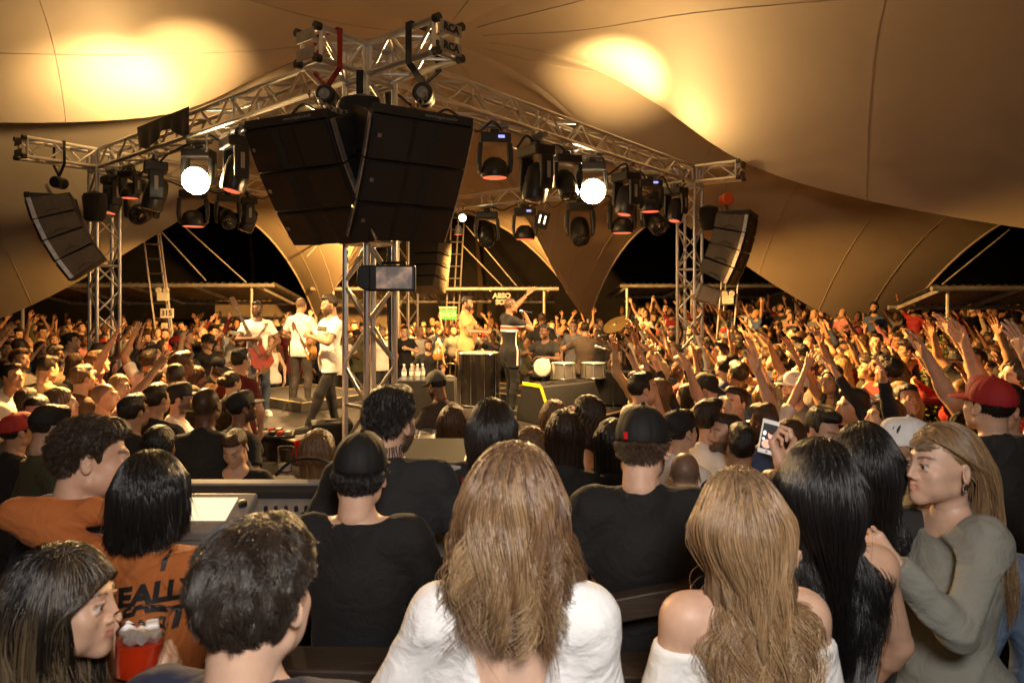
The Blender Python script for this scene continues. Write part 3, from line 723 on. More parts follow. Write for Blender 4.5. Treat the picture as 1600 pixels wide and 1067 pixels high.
# dark trees beyond
def far_tree(x, y, h, lab, seed):
    rr = np.random.default_rng(seed); t = thing('tree', lab, 'tree', (x,y,0), 'dark trees beyond the tent')
    m = MB(); m.tube([(x,y,0),(x+.1,y,h*.4),(x-.1,y+.1,h*.75)],[.16,.11,.05],8); m.build('trunk', M_['bark'], t, smooth=True)
    n = 900; V = []; Fc = []
    c = rr.normal(0,1,(n,3)); c /= np.linalg.norm(c,axis=1)[:,None]; c *= rr.uniform(.3,1,(n,1))**.5
    c = c*np.array([1.9,1.5,h*.36])+np.array([x,y,h*.66])
    for q in c:
        a = rr.normal(0,1,3); a /= np.linalg.norm(a); b = np.cross(a, rr.normal(0,1,3)); b /= np.linalg.norm(b); s = rr.uniform(.08,.17)
        o = len(V); V += [q-a*s, q+b*s*.45, q+a*s, q-b*s*.45]; Fc.append((o,o+1,o+2,o+3))
    link(bpy.data.objects.new('crown', np_mesh('crown', np.array(V), np.array(Fc), [M_['leaf']], smooth=False)), t)
for i, (x,y,h,lab) in enumerate(((-9,23.5,7,'dark tree in the gap left of the guitarists'),(-5.2,24,7.5,'dark tree behind the left front speaker stack'),(-1.2,24,7,'dark tree in the gap behind the singer'),(6.5,24.3,7,'dark tree in the gap right of the middle tent point'),(13.5,22.5,7,'dark tree in the gap at the right edge'))):
    far_tree(x,y,h,lab,i)

# ---------------------------------------------------------------- stage
DZ = 0.62
DECK = [Vector((-1.2,7.25,0)),Vector((2.6,11.85,0)),Vector((-1.55,15.35,0)),Vector((-5.3,10.75,0))]
t = tag(bpy.data.objects.new('stage', None), 'low black stage platform with light edge strips under the rig', 'stage'); link(t); t.location = (-1.3,11.2,0)
def poly_prism(P, z0, z1):
    m = MB(); n = len(P); m.add([p+Zv*z0 for p in P]+[p+Zv*z1 for p in P], [list(range(n-1,-1,-1)), list(range(n,2*n))]+[[i,(i+1)%n,(i+1)%n+n,i+n] for i in range(n)]); return m
poly_prism(DECK,0,DZ).build('deck', M_['stage_deck'], t)
for i in range(4):
    a, b = DECK[i], DECK[(i+1)%4]; d = (b-a).normalized(); o = Vector((d.y,-d.x,0))
    m = MB(); m.box((a+b)/2+o*0.012+Zv*(DZ-0.005),(((b-a).length)-0.02,0.035,0.022), rotz(math.atan2(d.y,d.x))); m.build('edge_strip', M_['stage_edge'], t)
d = (DECK[3]-DECK[0]).normalized(); o = Vector((-d.y,d.x,0)); o = o if o.y < 0 else -o
q0, q1 = DECK[0]+o*0.02, DECK[3]+o*0.02
poly_prism([q0,q1,q1+o*0.6,q0+o*0.6],0,0.31).build('step', M_['stage_deck'], t)
m = MB(); m.box((q0+q1)/2+o*0.612+Zv*0.30,((q1-q0).length,0.03,0.02), rotz(math.atan2(d.y,d.x))); m.build('step_edge_strip', M_['stage_edge'], t)
# risers on the deck
for c, w, l_, lab in ((Vector((-3.55,11.75,DZ)),1.9,1.5,'low black riser behind the guitarists with pale edge'),(Vector((0.75,12.3,DZ)),1.5,2.2,'low black riser under the percussion')):
    r_ = thing('stage_riser', lab, 'platform', c, 'risers on the stage'); rr = rotz(math.atan2(dFR.y,dFR.x))
    m = MB(); m.box(c+Zv*0.08,(l_,w,0.15), rr); m.build('top', M_['stage_deck'], r_, bevel=0.006)
    for sy in (-1,1):
        m = MB(); m.box(c+Zv*0.152+rr @ Vector((0,sy*(w/2-0.012),0)),(l_-0.02,0.025,0.01), rr); m.build('edge_strip', M_['stage_edge'], r_)
    for sx in (-1,1):
        m = MB(); m.box(c+Zv*0.152+rr @ Vector((sx*(l_/2-0.012),0,0)),(0.025,w-0.06,0.01), rr); m.build('edge_strip', M_['stage_edge'], r_)
def floor_speaker(lab, p, rz, w, dpt, h, wedge=False, tape=False, led=False):
    t = thing('floor_speaker', lab, 'loudspeaker', p, 'speakers standing on the floor', rz)
    m = MB()
    if wedge: prof = [(-dpt/2,0),(dpt/2,0),(dpt/2,h*0.25),(dpt*0.30,h),(-dpt*0.2,h),(-dpt/2,h*0.2)]
    else: prof = [(-dpt/2,0),(dpt/2,0),(dpt/2*0.8,h),(-dpt/2,h)]
    Mx = Matrix(((0,1,0,0),(1,0,0,0),(0,0,1,0),(0,0,0,1)))
    m.prism(prof, -w/2, w/2, M=Mx); m.build('cabinet', M_['black_paint'], t, bevel=0.02, local=True)
    m = MB()
    if not wedge:
        m.box((0,-dpt/2-0.004,h*0.5),(w*0.86,0.012,h*0.88)); m.build('grille', M_['grille'], t, bevel=0.004, local=True)
        m = MB(); m.box((0,0.0,h+0.006),(w*0.3,dpt*0.12,0.012)); m.build('handle', M_['black_plastic'], t, local=True)
        m = MB(); m.box((0,dpt*0.46,h*0.3),(w*0.5,0.02,h*0.25)); m.build('rear_panel', M_['black_plastic'], t, local=True)
    else:
        for s in (-1,1):
            m = MB(); m.box((s*w*0.2,0.02,h+0.003),(0.12,0.07,0.012)); m.build('handle', M_['black_plastic'], t, local=True)
    if tape:
        for a, b in (((-w/2-0.008,-dpt/2*0.98,h*0.2),(-w/2-0.008,-dpt*0.2,h)),((-w/2-0.008,-dpt*0.2,h+0.004),(-w/2-0.008,dpt*0.30,h+0.004))):
            a = Vector(a); b = Vector(b); dd = b-a; m = MB(); m.box((a+b)/2,(0.012,dd.length,0.05), Matrix.Rotation(math.atan2(dd.z,dd.y),3,'X')); m.build('tape', M_['yellow_tape'], t, local=True)
    if led:
        m = MB(); m.box((0.05,-dpt/2-0.014,h*0.45),(0.02,0.006,0.02)); m.build('indicator', M_['display_blue'], t, local=True)
    return t
floor_speaker('black floor speaker at the foot of the front truss column', (-2.02,7.62,0.31), R(20), 0.44,0.42,0.72)
floor_speaker('tall black speaker with blue indicator beside the left truss column', (-5.25,9.3,0.0), R(-10), 0.40,0.40,1.28, led=True)
floor_speaker('wedge monitor edged with yellow tape in front of the singer', (0.72,9.95,DZ), R(38), 1.05,0.8,0.55, wedge=True, tape=True)
floor_speaker('black speaker box half hidden by hands in front of the right column', (2.35,9.6,0.0), R(30), 0.42,0.40,1.30)
# rear floodlight on the right column
t = thing('flood_lamp', 'unlit flood lamp clamped low on the right truss column', 'lamp', U(1105,460,11.4))
m = MB(); m.box(t.location,(0.40,0.14,0.30), Matrix.Rotation(R(20),3,'Y')); m.build('housing', M_['alu_dark'], t, bevel=0.02)
m = MB(); m.box(t.location+Vector((0.02,-0.075,-0.01)),(0.30,0.006,0.22), Matrix.Rotation(R(20),3,'Y')); m.build('glass', M_['console_grey'], t)
m = MB(); m.tube([t.location+Vector((-0.1,0,0.1)), Vector((R_.x,R_.y,t.location.z+0.1))],0.02,6); m.build('bracket', M_['alu_dark'], t)
# ================================================================ people
def surf_nets(d, org, h):
    s = d < 0
    c = np.zeros(tuple(n-1 for n in d.shape), dtype=np.int8)
    for i in (0,1):
        for j in (0,1):
            for k in (0,1):
                c += s[i:d.shape[0]-1+i, j:d.shape[1]-1+j, k:d.shape[2]-1+k]
    act = (c > 0) & (c < 8)
    idx = np.argwhere(act)
    if len(idx) == 0: return np.zeros((0,3)), np.zeros((0,4), dtype=np.int32)
    acc = np.zeros((len(idx),3), dtype=np.float32); cnt = np.zeros(len(idx), dtype=np.float32)
    cor = [(i,j,k) for i in (0,1) for j in (0,1) for k in (0,1)]
    vals = {o: d[idx[:,0]+o[0], idx[:,1]+o[1], idx[:,2]+o[2]] for o in cor}
    for o in cor:
        for ax in range(3):
            if o[ax] == 0:
                o2 = tuple(o[q]+(1 if q == ax else 0) for q in range(3))
                v1 = vals[o]; v2 = vals[o2]; cr = (v1 < 0) != (v2 < 0)
                t = np.where(cr, v1/np.where(cr, v1-v2, 1), 0)
                p = np.array(o, dtype=np.float32)[None,:].repeat(len(idx),0); p[:,ax] += t
                acc += p*cr[:,None]; cnt += cr
    V = (idx+acc/cnt[:,None])*h+np.asarray(org)[None,:]
    vid = -np.ones(c.shape, dtype=np.int32); vid[act] = np.arange(len(idx))
    F = []
    for ax in range(3):
        b, e = (ax+1) % 3, (ax+2) % 3
        sl0 = [slice(None)]*3; sl1 = [slice(None)]*3; sl0[ax] = slice(0,-1); sl1[ax] = slice(1,None)
        for q in (b,e): sl0[q] = slice(1,-1); sl1[q] = slice(1,-1)
        A = s[tuple(sl0)]; Bq = s[tuple(sl1)]; ch = np.argwhere(A != Bq); flip = A[tuple(ch.T)]
        off = np.zeros(3, dtype=int); off[b] = 1; off[e] = 1
        p = ch+off
        def cell(db, de):
            q = p.copy(); q[:,b] -= db; q[:,e] -= de
            return vid[q[:,0], q[:,1], q[:,2]]
        quad = np.stack([cell(1,1), cell(0,1), cell(0,0), cell(1,0)], 1)
        quad[~flip] = quad[~flip][:, ::-1]
        F.append(quad)
    F = np.concatenate(F); F = F[(F >= 0).all(1)]
    return V.astype(np.float32), F.astype(np.int32)

class Field:
    def __init__(s, lo, hi, h):
        s.h = h; s.o = np.asarray(lo, dtype=np.float32)
        n = [int(math.ceil((hi[i]-lo[i])/h))+2 for i in range(3)]
        s.ax = [s.o[i]+np.arange(n[i], dtype=np.float32)*h for i in range(3)]
        s.d = np.full(n, 0.5, dtype=np.float32)
    def sl(s, lo, hi):
        r = []
        for i in range(3):
            a = max(0, int(math.floor((lo[i]-s.o[i])/s.h))); b = min(len(s.ax[i]), int(math.ceil((hi[i]-s.o[i])/s.h))+1)
            if b <= a: return None
            r.append(slice(a,b))
        return tuple(r)
    def grid(s, r): return np.meshgrid(s.ax[0][r[0]], s.ax[1][r[1]], s.ax[2][r[2]], indexing='ij', sparse=True)
    def comb(s, r, d, k, op):
        a = s.d[r]
        if op == 'sub':
            d = -d
            if k > 0: hh = np.maximum(k-np.abs(a-d),0)/k; s.d[r] = np.maximum(a,d)+hh*hh*k*0.25
            else: s.d[r] = np.maximum(a,d)
        else:
            if k > 0: hh = np.maximum(k-np.abs(a-d),0)/k; s.d[r] = np.minimum(a,d)-hh*hh*k*0.25
            else: s.d[r] = np.minimum(a,d)
    def cone(s, a, b, ra, rb, k=0.02, op='add'):
        a = np.asarray(a, dtype=np.float32); b = np.asarray(b, dtype=np.float32); m = max(ra,rb)+k+3*s.h
        r = s.sl(np.minimum(a,b)-m, np.maximum(a,b)+m)
        if r is None: return
        X,Y,Z = s.grid(r); ab = b-a; L = float(ab@ab)+1e-9
        t = np.clip(((X-a[0])*ab[0]+(Y-a[1])*ab[1]+(Z-a[2])*ab[2])/L, 0, 1)
        d = np.sqrt((X-a[0]-t*ab[0])**2+(Y-a[1]-t*ab[1])**2+(Z-a[2]-t*ab[2])**2)-(ra+(rb-ra)*t)
        s.comb(r, d, k, op)
    def ell(s, c, rad, k=0.02, op='add', M=None):
        c = np.asarray(c, dtype=np.float32); rad = np.asarray(rad, dtype=np.float32); m = float(rad.max())+k+3*s.h
        r = s.sl(c-m, c+m)
        if r is None: return
        X,Y,Z = s.grid(r); x,y,z = X-c[0],Y-c[1],Z-c[2]
        if M is not None:
            M = np.asarray(M, dtype=np.float32).T
            x,y,z = M[0,0]*x+M[0,1]*y+M[0,2]*z, M[1,0]*x+M[1,1]*y+M[1,2]*z, M[2,0]*x+M[2,1]*y+M[2,2]*z
        k0 = np.sqrt((x/rad[0])**2+(y/rad[1])**2+(z/rad[2])**2); k1 = np.sqrt((x/rad[0]**2)**2+(y/rad[1]**2)**2+(z/rad[2]**2)**2)
        d = k0*(k0-1)/np.maximum(k1,1e-6)
        s.comb(r, d, k, op)
    def full(s): return np.meshgrid(*s.ax, indexing='ij', sparse=True)
    def mesh(s): return surf_nets(s.d, s.o, s.h)
def cat_mesh(parts):
    V = []; F = []; A = {}; o = 0; keys = set()
    for p in parts: keys |= set(p[2].keys()) if len(p) > 2 else set()
    for p in parts:
        V.append(p[0]); F.append(p[1]+o); o += len(p[0])
        for k in keys: A.setdefault(k, []).append(p[2].get(k, np.zeros(len(p[0]))) if len(p) > 2 else np.zeros(len(p[0])))
    return np.concatenate(V), np.concatenate(F), {k: np.concatenate(v) for k, v in A.items()}
def xf(V, M):
    M = np.array(M); return (V @ M[:3,:3].T+M[:3,3]).astype(np.float32)
def sstep(a, b, x):
    t = np.clip((x-a)/(b-a), 0, 1); return t*t*(3-2*t)

# ---- heads (origin between the eyes' height and the ears, face towards -y)
HEADS = {}
def head(kind, h):
    """kind: 'm' / 'f' + optional flags b(eard) u(buzz cut) s(mile)"""
    key = (kind, h)
    if key in HEADS: return HEADS[key]
    fem = kind[0] == 'f'
    f = Field((-0.10,-0.135,-0.20), (0.10,0.125,0.135), h)
    f.ell((0,0.014,0.030), (0.0735,0.096,0.086), 0)
    f.ell((0,-0.028,-0.034), (0.059 if fem else 0.062,0.064,0.076), 0.03)
    jw = 0.042 if fem else 0.053
    for s in (-1,1):
        f.cone((0,-0.070,-0.097), (s*jw,0.0,-0.066), 0.018, 0.017, 0.025)
        f.ell((s*0.040,-0.058,-0.028), (0.024,0.024,0.024), 0.02); f.ell((s*0.036,-0.042,-0.062), (0.026,0.030,0.030), 0.02)
    f.cone((-0.030,-0.083,0.020), (0.030,-0.083,0.020), 0.009 if fem else 0.012, 0.009 if fem else 0.012, 0.016)
    f.ell((0,-0.072,-0.066), (0.028,0.024,0.024), 0.02)
    f.ell((0,-0.079,-0.101), (0.016 if fem else 0.020,0.014,0.014), 0.02)
    for s in (-1,1):
        f.ell((s*0.032,-0.103,-0.002), (0.018,0.015,0.012), 0.012, 'sub')
        f.ell((s*0.031,-0.0795,-0.003), (0.0125,0.0125,0.0125), 0.002)
        f.cone((s*0.017,-0.088,0.0035), (s*0.031,-0.0935,0.0075), 0.003, 0.0035, 0.004)
        f.cone((s*0.031,-0.0935,0.0075), (s*0.046,-0.083,0.003), 0.0035, 0.003, 0.004)
        f.cone((s*0.019,-0.089,-0.0115), (s*0.044,-0.084,-0.0105), 0.003, 0.003, 0.005)
    nr = 0.0075 if fem else 0.009
    f.cone((0,-0.0895,0.014), (0,-0.1085,-0.034), 0.0068, nr, 0.016)
    for s in (-1,1): f.ell((s*0.0125,-0.0975,-0.039), (0.008,0.010,0.0075), 0.008)
    # lips
    lr = 0.0062 if fem else 0.005
    for s in (-1,1):
        f.cone((0,-0.0985,-0.0600), (s*0.022,-0.0865,-0.0635), lr, 0.0028, 0.005)
        f.cone((0,-0.0970,-0.0725), (s*0.021,-0.0865,-0.0660), lr*1.1, 0.0028, 0.005)
    if 's' in kind: f.ell((0,-0.0995,-0.0665), (0.021,0.010,0.005), 0.003, 'sub')
    else: f.cone((-0.020,-0.0965,-0.0655), (0.020,-0.0965,-0.0655), 0.0022, 0.0022, 0.003, 'sub')
    for s in (-1,1):
        E = np.array(Euler((R(-10), R(s*-8), R(s*20))).to_matrix())
        f.ell((s*0.0775,0.014,-0.010), (0.0075,0.0175,0.031), 0.006, 'add', E)
        f.ell((s*0.0850,0.010,-0.006), (0.0070,0.0100,0.018), 0.004, 'sub', E)
    nk = 0.047 if fem else 0.057
    f.cone((0,0.026,-0.05), (0,0.034,-0.125), nk*0.96, nk*0.98, 0.026)
    V, F = f.mesh()
    x, y, z = V.T; ax = np.abs(x)
    A = {}
    front = sstep(-0.055,-0.068,y)
    zb = 0.020+0.006*np.sin(np.clip((ax-0.012)/0.036,0,1)*math.pi*0.8)
    brow = np.exp(-((z-zb)/(0.0042 if fem else 0.0055))**2)*sstep(0.009,0.014,ax)*sstep(0.052,0.044,ax)*front
    hm = 0.85*brow
    if 'b' in kind:
        be = sstep(-0.045,-0.060,z-0.012*sstep(0.03,0.06,ax))*sstep(0.035,0.005,y)*sstep(-0.135,-0.115,z)
        be = np.maximum(be, sstep(-0.047,-0.052,z)*front); lipz = np.exp(-((z+0.066)/0.010)**4)*sstep(0.024,0.018,ax)*sstep(-0.082,-0.090,y)
        side = sstep(0.052,0.062,ax)*sstep(-0.03,-0.01,-y-0.02)*sstep(-0.06,-0.03,-(z+0.0))*sstep(0.02,-0.005,z)*sstep(0.012,-0.005,y)
        hm = np.maximum(hm, np.maximum(be*(1-lipz),0.7*side)*0.86)
    if 'u' in kind:
        line = 0.062-0.9*np.clip(y+0.06,0,0.09)
        hm = np.maximum(hm, sstep(line-0.01,line+0.006,z)*0.72)
        hm = np.where((y > 0.03) & (z > -0.045), np.maximum(hm,0.66*sstep(-0.055,-0.03,z)), hm)
    A['hairmask'] = hm
    lm = np.exp(-((z+0.066)/(0.0105 if fem else 0.009))**4)*sstep(0.0245,0.019,ax)*sstep(-0.083,-0.090,y)
    A['lip'] = lm*(0.85 if fem else 0.5)
    ew = np.zeros(len(V)); ir = np.zeros(len(V))
    for s in (-1,1):
        r_ = np.sqrt((x-s*0.031)**2+(y+0.0795)**2+(z+0.003)**2)
        e = (r_ < 0.0150) & (y < -0.080) & (z < 0.0035) & (z > -0.0085); ew = np.where(e, 0.62, ew)
        ir = np.where(e & (np.hypot(x-s*0.031, z+0.002) < 0.0066), 1.0, ir)
        lash = np.exp(-((z-0.0055-0.0*ax)/0.0028)**2)*sstep(0.016,0.022,np.abs(x)*1.0)*sstep(0.049,0.044,ax)*sstep(-0.078,-0.084,y)
        A['hairmask'] = np.maximum(A['hairmask'], lash*(0.85 if fem else 0.5))
    if 's' in kind: ew = np.where((np.abs(z+0.0665) < 0.0052) & (ax < 0.019) & (y < -0.083), 0.95, ew)
    A['eyewhite'] = ew; A['iris'] = ir
    HEADS[key] = (V, F, A)
    return HEADS[key]

# ---- hands (wrist at the origin, fingers along +y, palm faces -z, thumb on +x)
HANDS = {}
def hand(pose, h):
    key = (pose, h)
    if key in HANDS: return HANDS[key]
    f = Field((-0.085,-0.06,-0.105), (0.115,0.215,0.05), h)
    k = 0.008
    f.cone((0,-0.075,0), (0,0.0,0), 0.029, 0.024, k)
    f.cone((0.012,0.010,0), (0.024,0.085,0.000), 0.019, 0.014, 0.016)
    f.cone((-0.008,0.010,0), (-0.026,0.078,-0.002), 0.018, 0.013, 0.016)
    f.cone((0.0,0.02,0), (0.0,0.085,0.002), 0.018, 0.014, 0.014)
    curl, spread, thumb = {'open':(8,9,0),'relax':(32,3,1),'fist':(88,0,2),'grip':(62,1,2),'point':(88,0,2),'clap':(5,2,0),'peace':(85,8,2),'flat':(2,4,0)}[pose]
    roots = [(0.027,0.088),(0.009,0.094),(-0.010,0.090),(-0.027,0.081)]
    lens = [(0.040,0.025,0.021),(0.045,0.029,0.022),(0.041,0.027,0.021),(0.032,0.020,0.018)]
    for i, ((rx,ry),ls) in enumerate(zip(roots,lens)):
        c = curl*(1+0.10*i) if pose in ('relax','grip') else curl
        sp = spread*(1.5-i)
        if pose == 'point' and i == 0: c = 6
        if pose == 'peace' and i < 2: c = 6; sp = spread*(1.2 if i == 0 else -0.8)
        p = np.array((rx,ry,0.0)); a = R(c*0.75); rr = 0.0092-0.0006*i
        for q, L in enumerate(ls):
            dv = np.array((math.sin(R(sp))*math.cos(a), math.cos(R(sp))*math.cos(a), -math.sin(a)))
            n = p+dv*L; f.cone(p, n, rr, rr*0.92, 0.004); p = n; rr *= 0.92; a += R(c*1.05)
            a = min(a, R(200))
    if thumb == 0: tp = [(0.020,0.022,-0.004),(0.048,0.050,-0.010),(0.066,0.080,-0.012),(0.076,0.104,-0.012)]
    elif thumb == 1: tp = [(0.020,0.020,-0.006),(0.043,0.048,-0.022),(0.050,0.080,-0.034),(0.048,0.104,-0.040)]
    else: tp = [(0.020,0.020,-0.010),(0.040,0.046,-0.034),(0.030,0.072,-0.052),(0.010,0.086,-0.056)]
    for q, (rr, r2) in enumerate(((0.015,0.012),(0.012,0.0105),(0.0105,0.009))): f.cone(tp[q], tp[q+1], rr, r2, 0.008)
    V, F = f.mesh()
    HANDS[key] = (V, F, {})
    return HANDS[key]

# ---- the posed figure
def v3(*a): return np.array(a, dtype=np.float64)
def ik(a, target, l1, l2, hint):
    a = v3(*a); t = v3(*target); d = t-a; L = np.linalg.norm(d); L = min(max(L,0.05), (l1+l2)*0.999); n = d/np.linalg.norm(d)
    t = a+n*L; q = (l1*l1-l2*l2+L*L)/(2*L); hh = math.sqrt(max(l1*l1-q*q,0))
    hint = v3(*hint); hint = hint-n*(hint@n); hint /= (np.linalg.norm(hint)+1e-9)
    return a+n*q+hint*hh, t
def figure(sex='m', scale=1.0, bulk=1.0, lean=0.0, side=0.0, twist=0.0, head_rot=(0,0,0), arms=None, legs=None, seat=None, hands=('relax','relax'), palm=(None,None), shrug=0.0):
    """joint positions and the list of body primitives, in the person's own frame (feet at z=0, facing -y).
    arms: (right, left) each (wrist target, elbow hint); x>0 is the person's left side"""
    fem = sex == 'f'
    P = []
    Rt = np.array(Euler((R(lean), R(side), R(twist))).to_matrix())     # upper body about the pelvis
    pel = v3(0,0,0.96 if seat is None else seat)
    dz = pel[2]-0.96
    def T(x,y,z): return pel+Rt @ (v3(x,y,z)-v3(0,0,0.96))
    b = bulk
    sw = (0.140 if fem else 0.166)*(0.6+0.4*b)
    if fem:
        P += [('e','pelvis',T(0,0.008,0.95),(0.168*b,0.118*b,0.13),0.05),('e','torso',T(0,0.0,1.11),(0.122*b,0.092*b,0.15),0.06),
              ('e','torso',T(0,0.008,1.29),(0.143*b,0.100*b,0.165),0.05)]
        for s in (-1,1): P.append(('e','torso',T(s*0.064,-0.066,1.275),(0.055*b,0.050*b,0.058),0.04))
    else:
        P += [('e','pelvis',T(0,0.004,0.96),(0.158*b,0.112*b,0.13),0.05),('e','torso',T(0,-0.006*b,1.12),(0.146*b,0.104*b,0.16),0.06),
              ('e','torso',T(0,0.006,1.31),(0.170*b,0.116*b,0.18),0.05)]
        for s in (-1,1): P.append(('e','torso',T(s*0.075,-0.068,1.345),(0.080,0.050,0.065),0.03))
    hd = T(0,-0.012,1.665-shrug*0.4); nb = T(0,0.022,1.49)
    Rh = Rt @ np.array(Euler((R(-lean*0.6),0,R(-twist*0.5))).to_matrix()) @ np.array(Euler((R(head_rot[0]), R(head_rot[1]), R(head_rot[2])), 'XYZ').to_matrix())
    hp = nb+(hd-nb)*1.0
    hp = hp+Rh @ v3(0,-0.012,0)-Rt @ v3(0,-0.012,0)
    nk = 0.045 if fem else 0.055
    P.append(('c','neck',T(0,0.028,1.45),hp+Rh @ v3(0,0.022,-0.05),nk*1.08,nk*0.96,0.03))
    out = {'head':(hp,Rh),'hands':[]}
    l1, l2 = (0.275,0.245) if fem else (0.295,0.262)
    arms = arms or [((-0.26,-0.03,0.93),(-1,0.6,0)),((0.26,-0.03,0.93),(1,0.6,0))]
    for i, s in enumerate((-1,1)):
        tgt, hint = arms[i]
        tg = v3(*tgt); up = max(0.0, min(1.0, (tg[2]-1.35-dz)/0.45))
        sh = T(s*(sw-0.012*up), 0.014, 1.412+0.055*up+shrug)
        el, wr = ik(sh, tg, l1, l2, hint)
        ua = 0.040 if fem else 0.049*(0.5+0.5*b); fa = 0.033 if fem else 0.041
        P.append(('c','torso',T(0,0.024,1.468),T(s*sw*0.78,0.016,1.420+0.04*up+shrug),0.046 if fem else 0.056,0.042 if fem else 0.052,0.05))
        P.append(('c','shoulder',T(s*sw*0.78,0.014,1.408+0.04*up+shrug),sh,0.048 if fem else 0.058,0.044 if fem else 0.055,0.05))
        P.append(('c','uarm',sh,el,ua*1.08,ua*0.86,0.04))
        P.append(('c','farm',el,wr,fa*1.02,0.024 if fem else 0.029,0.015))
        mid = el+(wr-el)*0.28; P.append(('c','farm',el+(wr-el)*0.12,mid,fa*1.02,fa*1.04,0.02))
        # hand frame
        dy = (wr-el)/np.linalg.norm(wr-el)
        pn = palm[i]
        if pn is None: pn = v3(0,-1,0) if dy[2] > 0.2 else v3(-s,0,0)
        pn = v3(*pn); z = -(pn-dy*(pn@dy)); z /= (np.linalg.norm(z)+1e-9); x = np.cross(dy,z)
        M = np.eye(4); M[:3,0] = x; M[:3,1] = dy; M[:3,2] = z; M[:3,3] = wr
        # thumb side: right hand (s=-1) seen with fingers up and palm to -y has its thumb towards +x
        flip = 1.0 if s < 0 else -1.0
        out['hands'].append((hands[i], M, flip)); out.setdefault('wrist',[]).append(wr); out.setdefault('elbow',[]).append(el); out.setdefault('shoulder',[]).append(sh)
    legs = legs or [((-0.105,0.02,0.085),(0,-1,0)),((0.105,0.02,0.085),(0,-1,0))]
    for i, s in enumerate((-1,1)):
        hip = pel+v3(s*0.088,0,-0.04); an, hint = legs[i]
        kn, an = ik(hip, an, 0.425, 0.418, hint)
        P.append(('c','thigh',hip+v3(0,0.01,-0.02),kn,0.088 if fem else 0.084,0.056,0.05)); P.append(('c','calf',kn,an,0.053,0.037,0.03))
        P.append(('c','calf',kn+(an-kn)*0.15+v3(0,0.012,0),kn+(an-kn)*0.42+v3(0,0.012,0),0.05,0.05,0.03))
        fd = Rt @ v3(0.0,-1,0) if False else v3(s*0.18,-1,0); fd = fd/np.linalg.norm(fd)
        if len(legs[i]) > 1 and len(arms) and False: pass
        P.append(('c','foot',an+v3(0,0.03,-0.045),an+fd*0.15+v3(0,0,-0.055),0.036,0.030,0.03))
        out.setdefault('ankle',[]).append(an); out.setdefault('footdir',[]).append(fd); out.setdefault('knee',[]).append(kn)
    out['P'] = P; out['T'] = T; out['pel'] = pel; out['Rt'] = Rt; out['fem'] = fem; out['scale'] = scale
    return out
def bounds(P, tags, m):
    lo = v3(9,9,9); hi = -lo
    for p in P:
        if p[1] in tags:
            if p[0] == 'e': r = max(p[3]); lo = np.minimum(lo, p[2]-r); hi = np.maximum(hi, p[2]+r)
            else: r = max(p[4],p[5]); lo = np.minimum(lo, np.minimum(p[2],p[3])-r); hi = np.maximum(hi, np.maximum(p[2],p[3])+r)
    return lo-m, hi+m
def raster(f, fig, tags, grow=0.0, kmul=1.0):
    Rt = fig['Rt']
    for p in fig['P']:
        if p[1] in tags:
            if p[0] == 'e': f.ell(p[2], np.array(p[3])+grow, p[4]*kmul, 'add', Rt)
            else: f.cone(p[2], p[3], p[4]+grow, p[5]+grow, p[6]*kmul)
ALLT = ('pelvis','torso','neck','shoulder','uarm','farm','thigh','calf','foot')
def body_mesh(fig, kind, h=0.016, hh=0.0075, hs=0.006):
    lo, hi = bounds(fig['P'], ALLT, 0.05); f = Field(lo, hi, h)
    raster(f, fig, ('pelvis','torso','shoulder','uarm','thigh','calf','foot'))
    for p in fig['P']:
        if p[1] in ('neck','farm'): f.cone(p[2],p[3],p[4]-0.0015,p[5]-0.0015,p[6])
    V, F = f.mesh(); parts = [(V,F,{})]
    hp, Rh = fig['head']; M = np.eye(4); M[:3,:3] = Rh; M[:3,3] = hp
    Vh, Fh, A = head(kind, hh); parts.append((xf(Vh,M), Fh, A)); fig['headM'] = M
    for pose, M2, flip in fig['hands']:
        Vv, Ff, _ = hand(pose, hs); q = Vv.copy(); ff = Ff
        s_ = 0.90 if fig['fem'] else 1.0
        q = q*s_
        if flip < 0: q[:,0] *= -1; ff = Ff[:, ::-1]
        parts.append((xf(q,M2), ff, {}))
    return cat_mesh(parts)
def smax(a, b, k):
    hh = np.maximum(k-np.abs(a-b),0)/k; return np.maximum(a,b)+hh*hh*k*0.25
def cloth_noise(X, Y, Z, a, seed):
    w = 0.10*np.sin(9*X+7*Z+seed)+0.08*np.sin(11*Y-8*Z+2*seed)+0.05*np.sin(17*X-13*Y+5*Z)
    r1 = 1-np.abs(np.sin(16*(Z+w)+11*X+seed)); r2 = 1-np.abs(np.sin(15*(X+1.2*w)-9*Z+7*Y+seed*3))
    return -a*(1.5*r1*r1*(0.5+0.5*np.sin(6*X+5*Y-4*Z+seed))+1.3*r2*r2*(0.5+0.5*np.sin(7*Z-5*X+2*seed))-0.8)
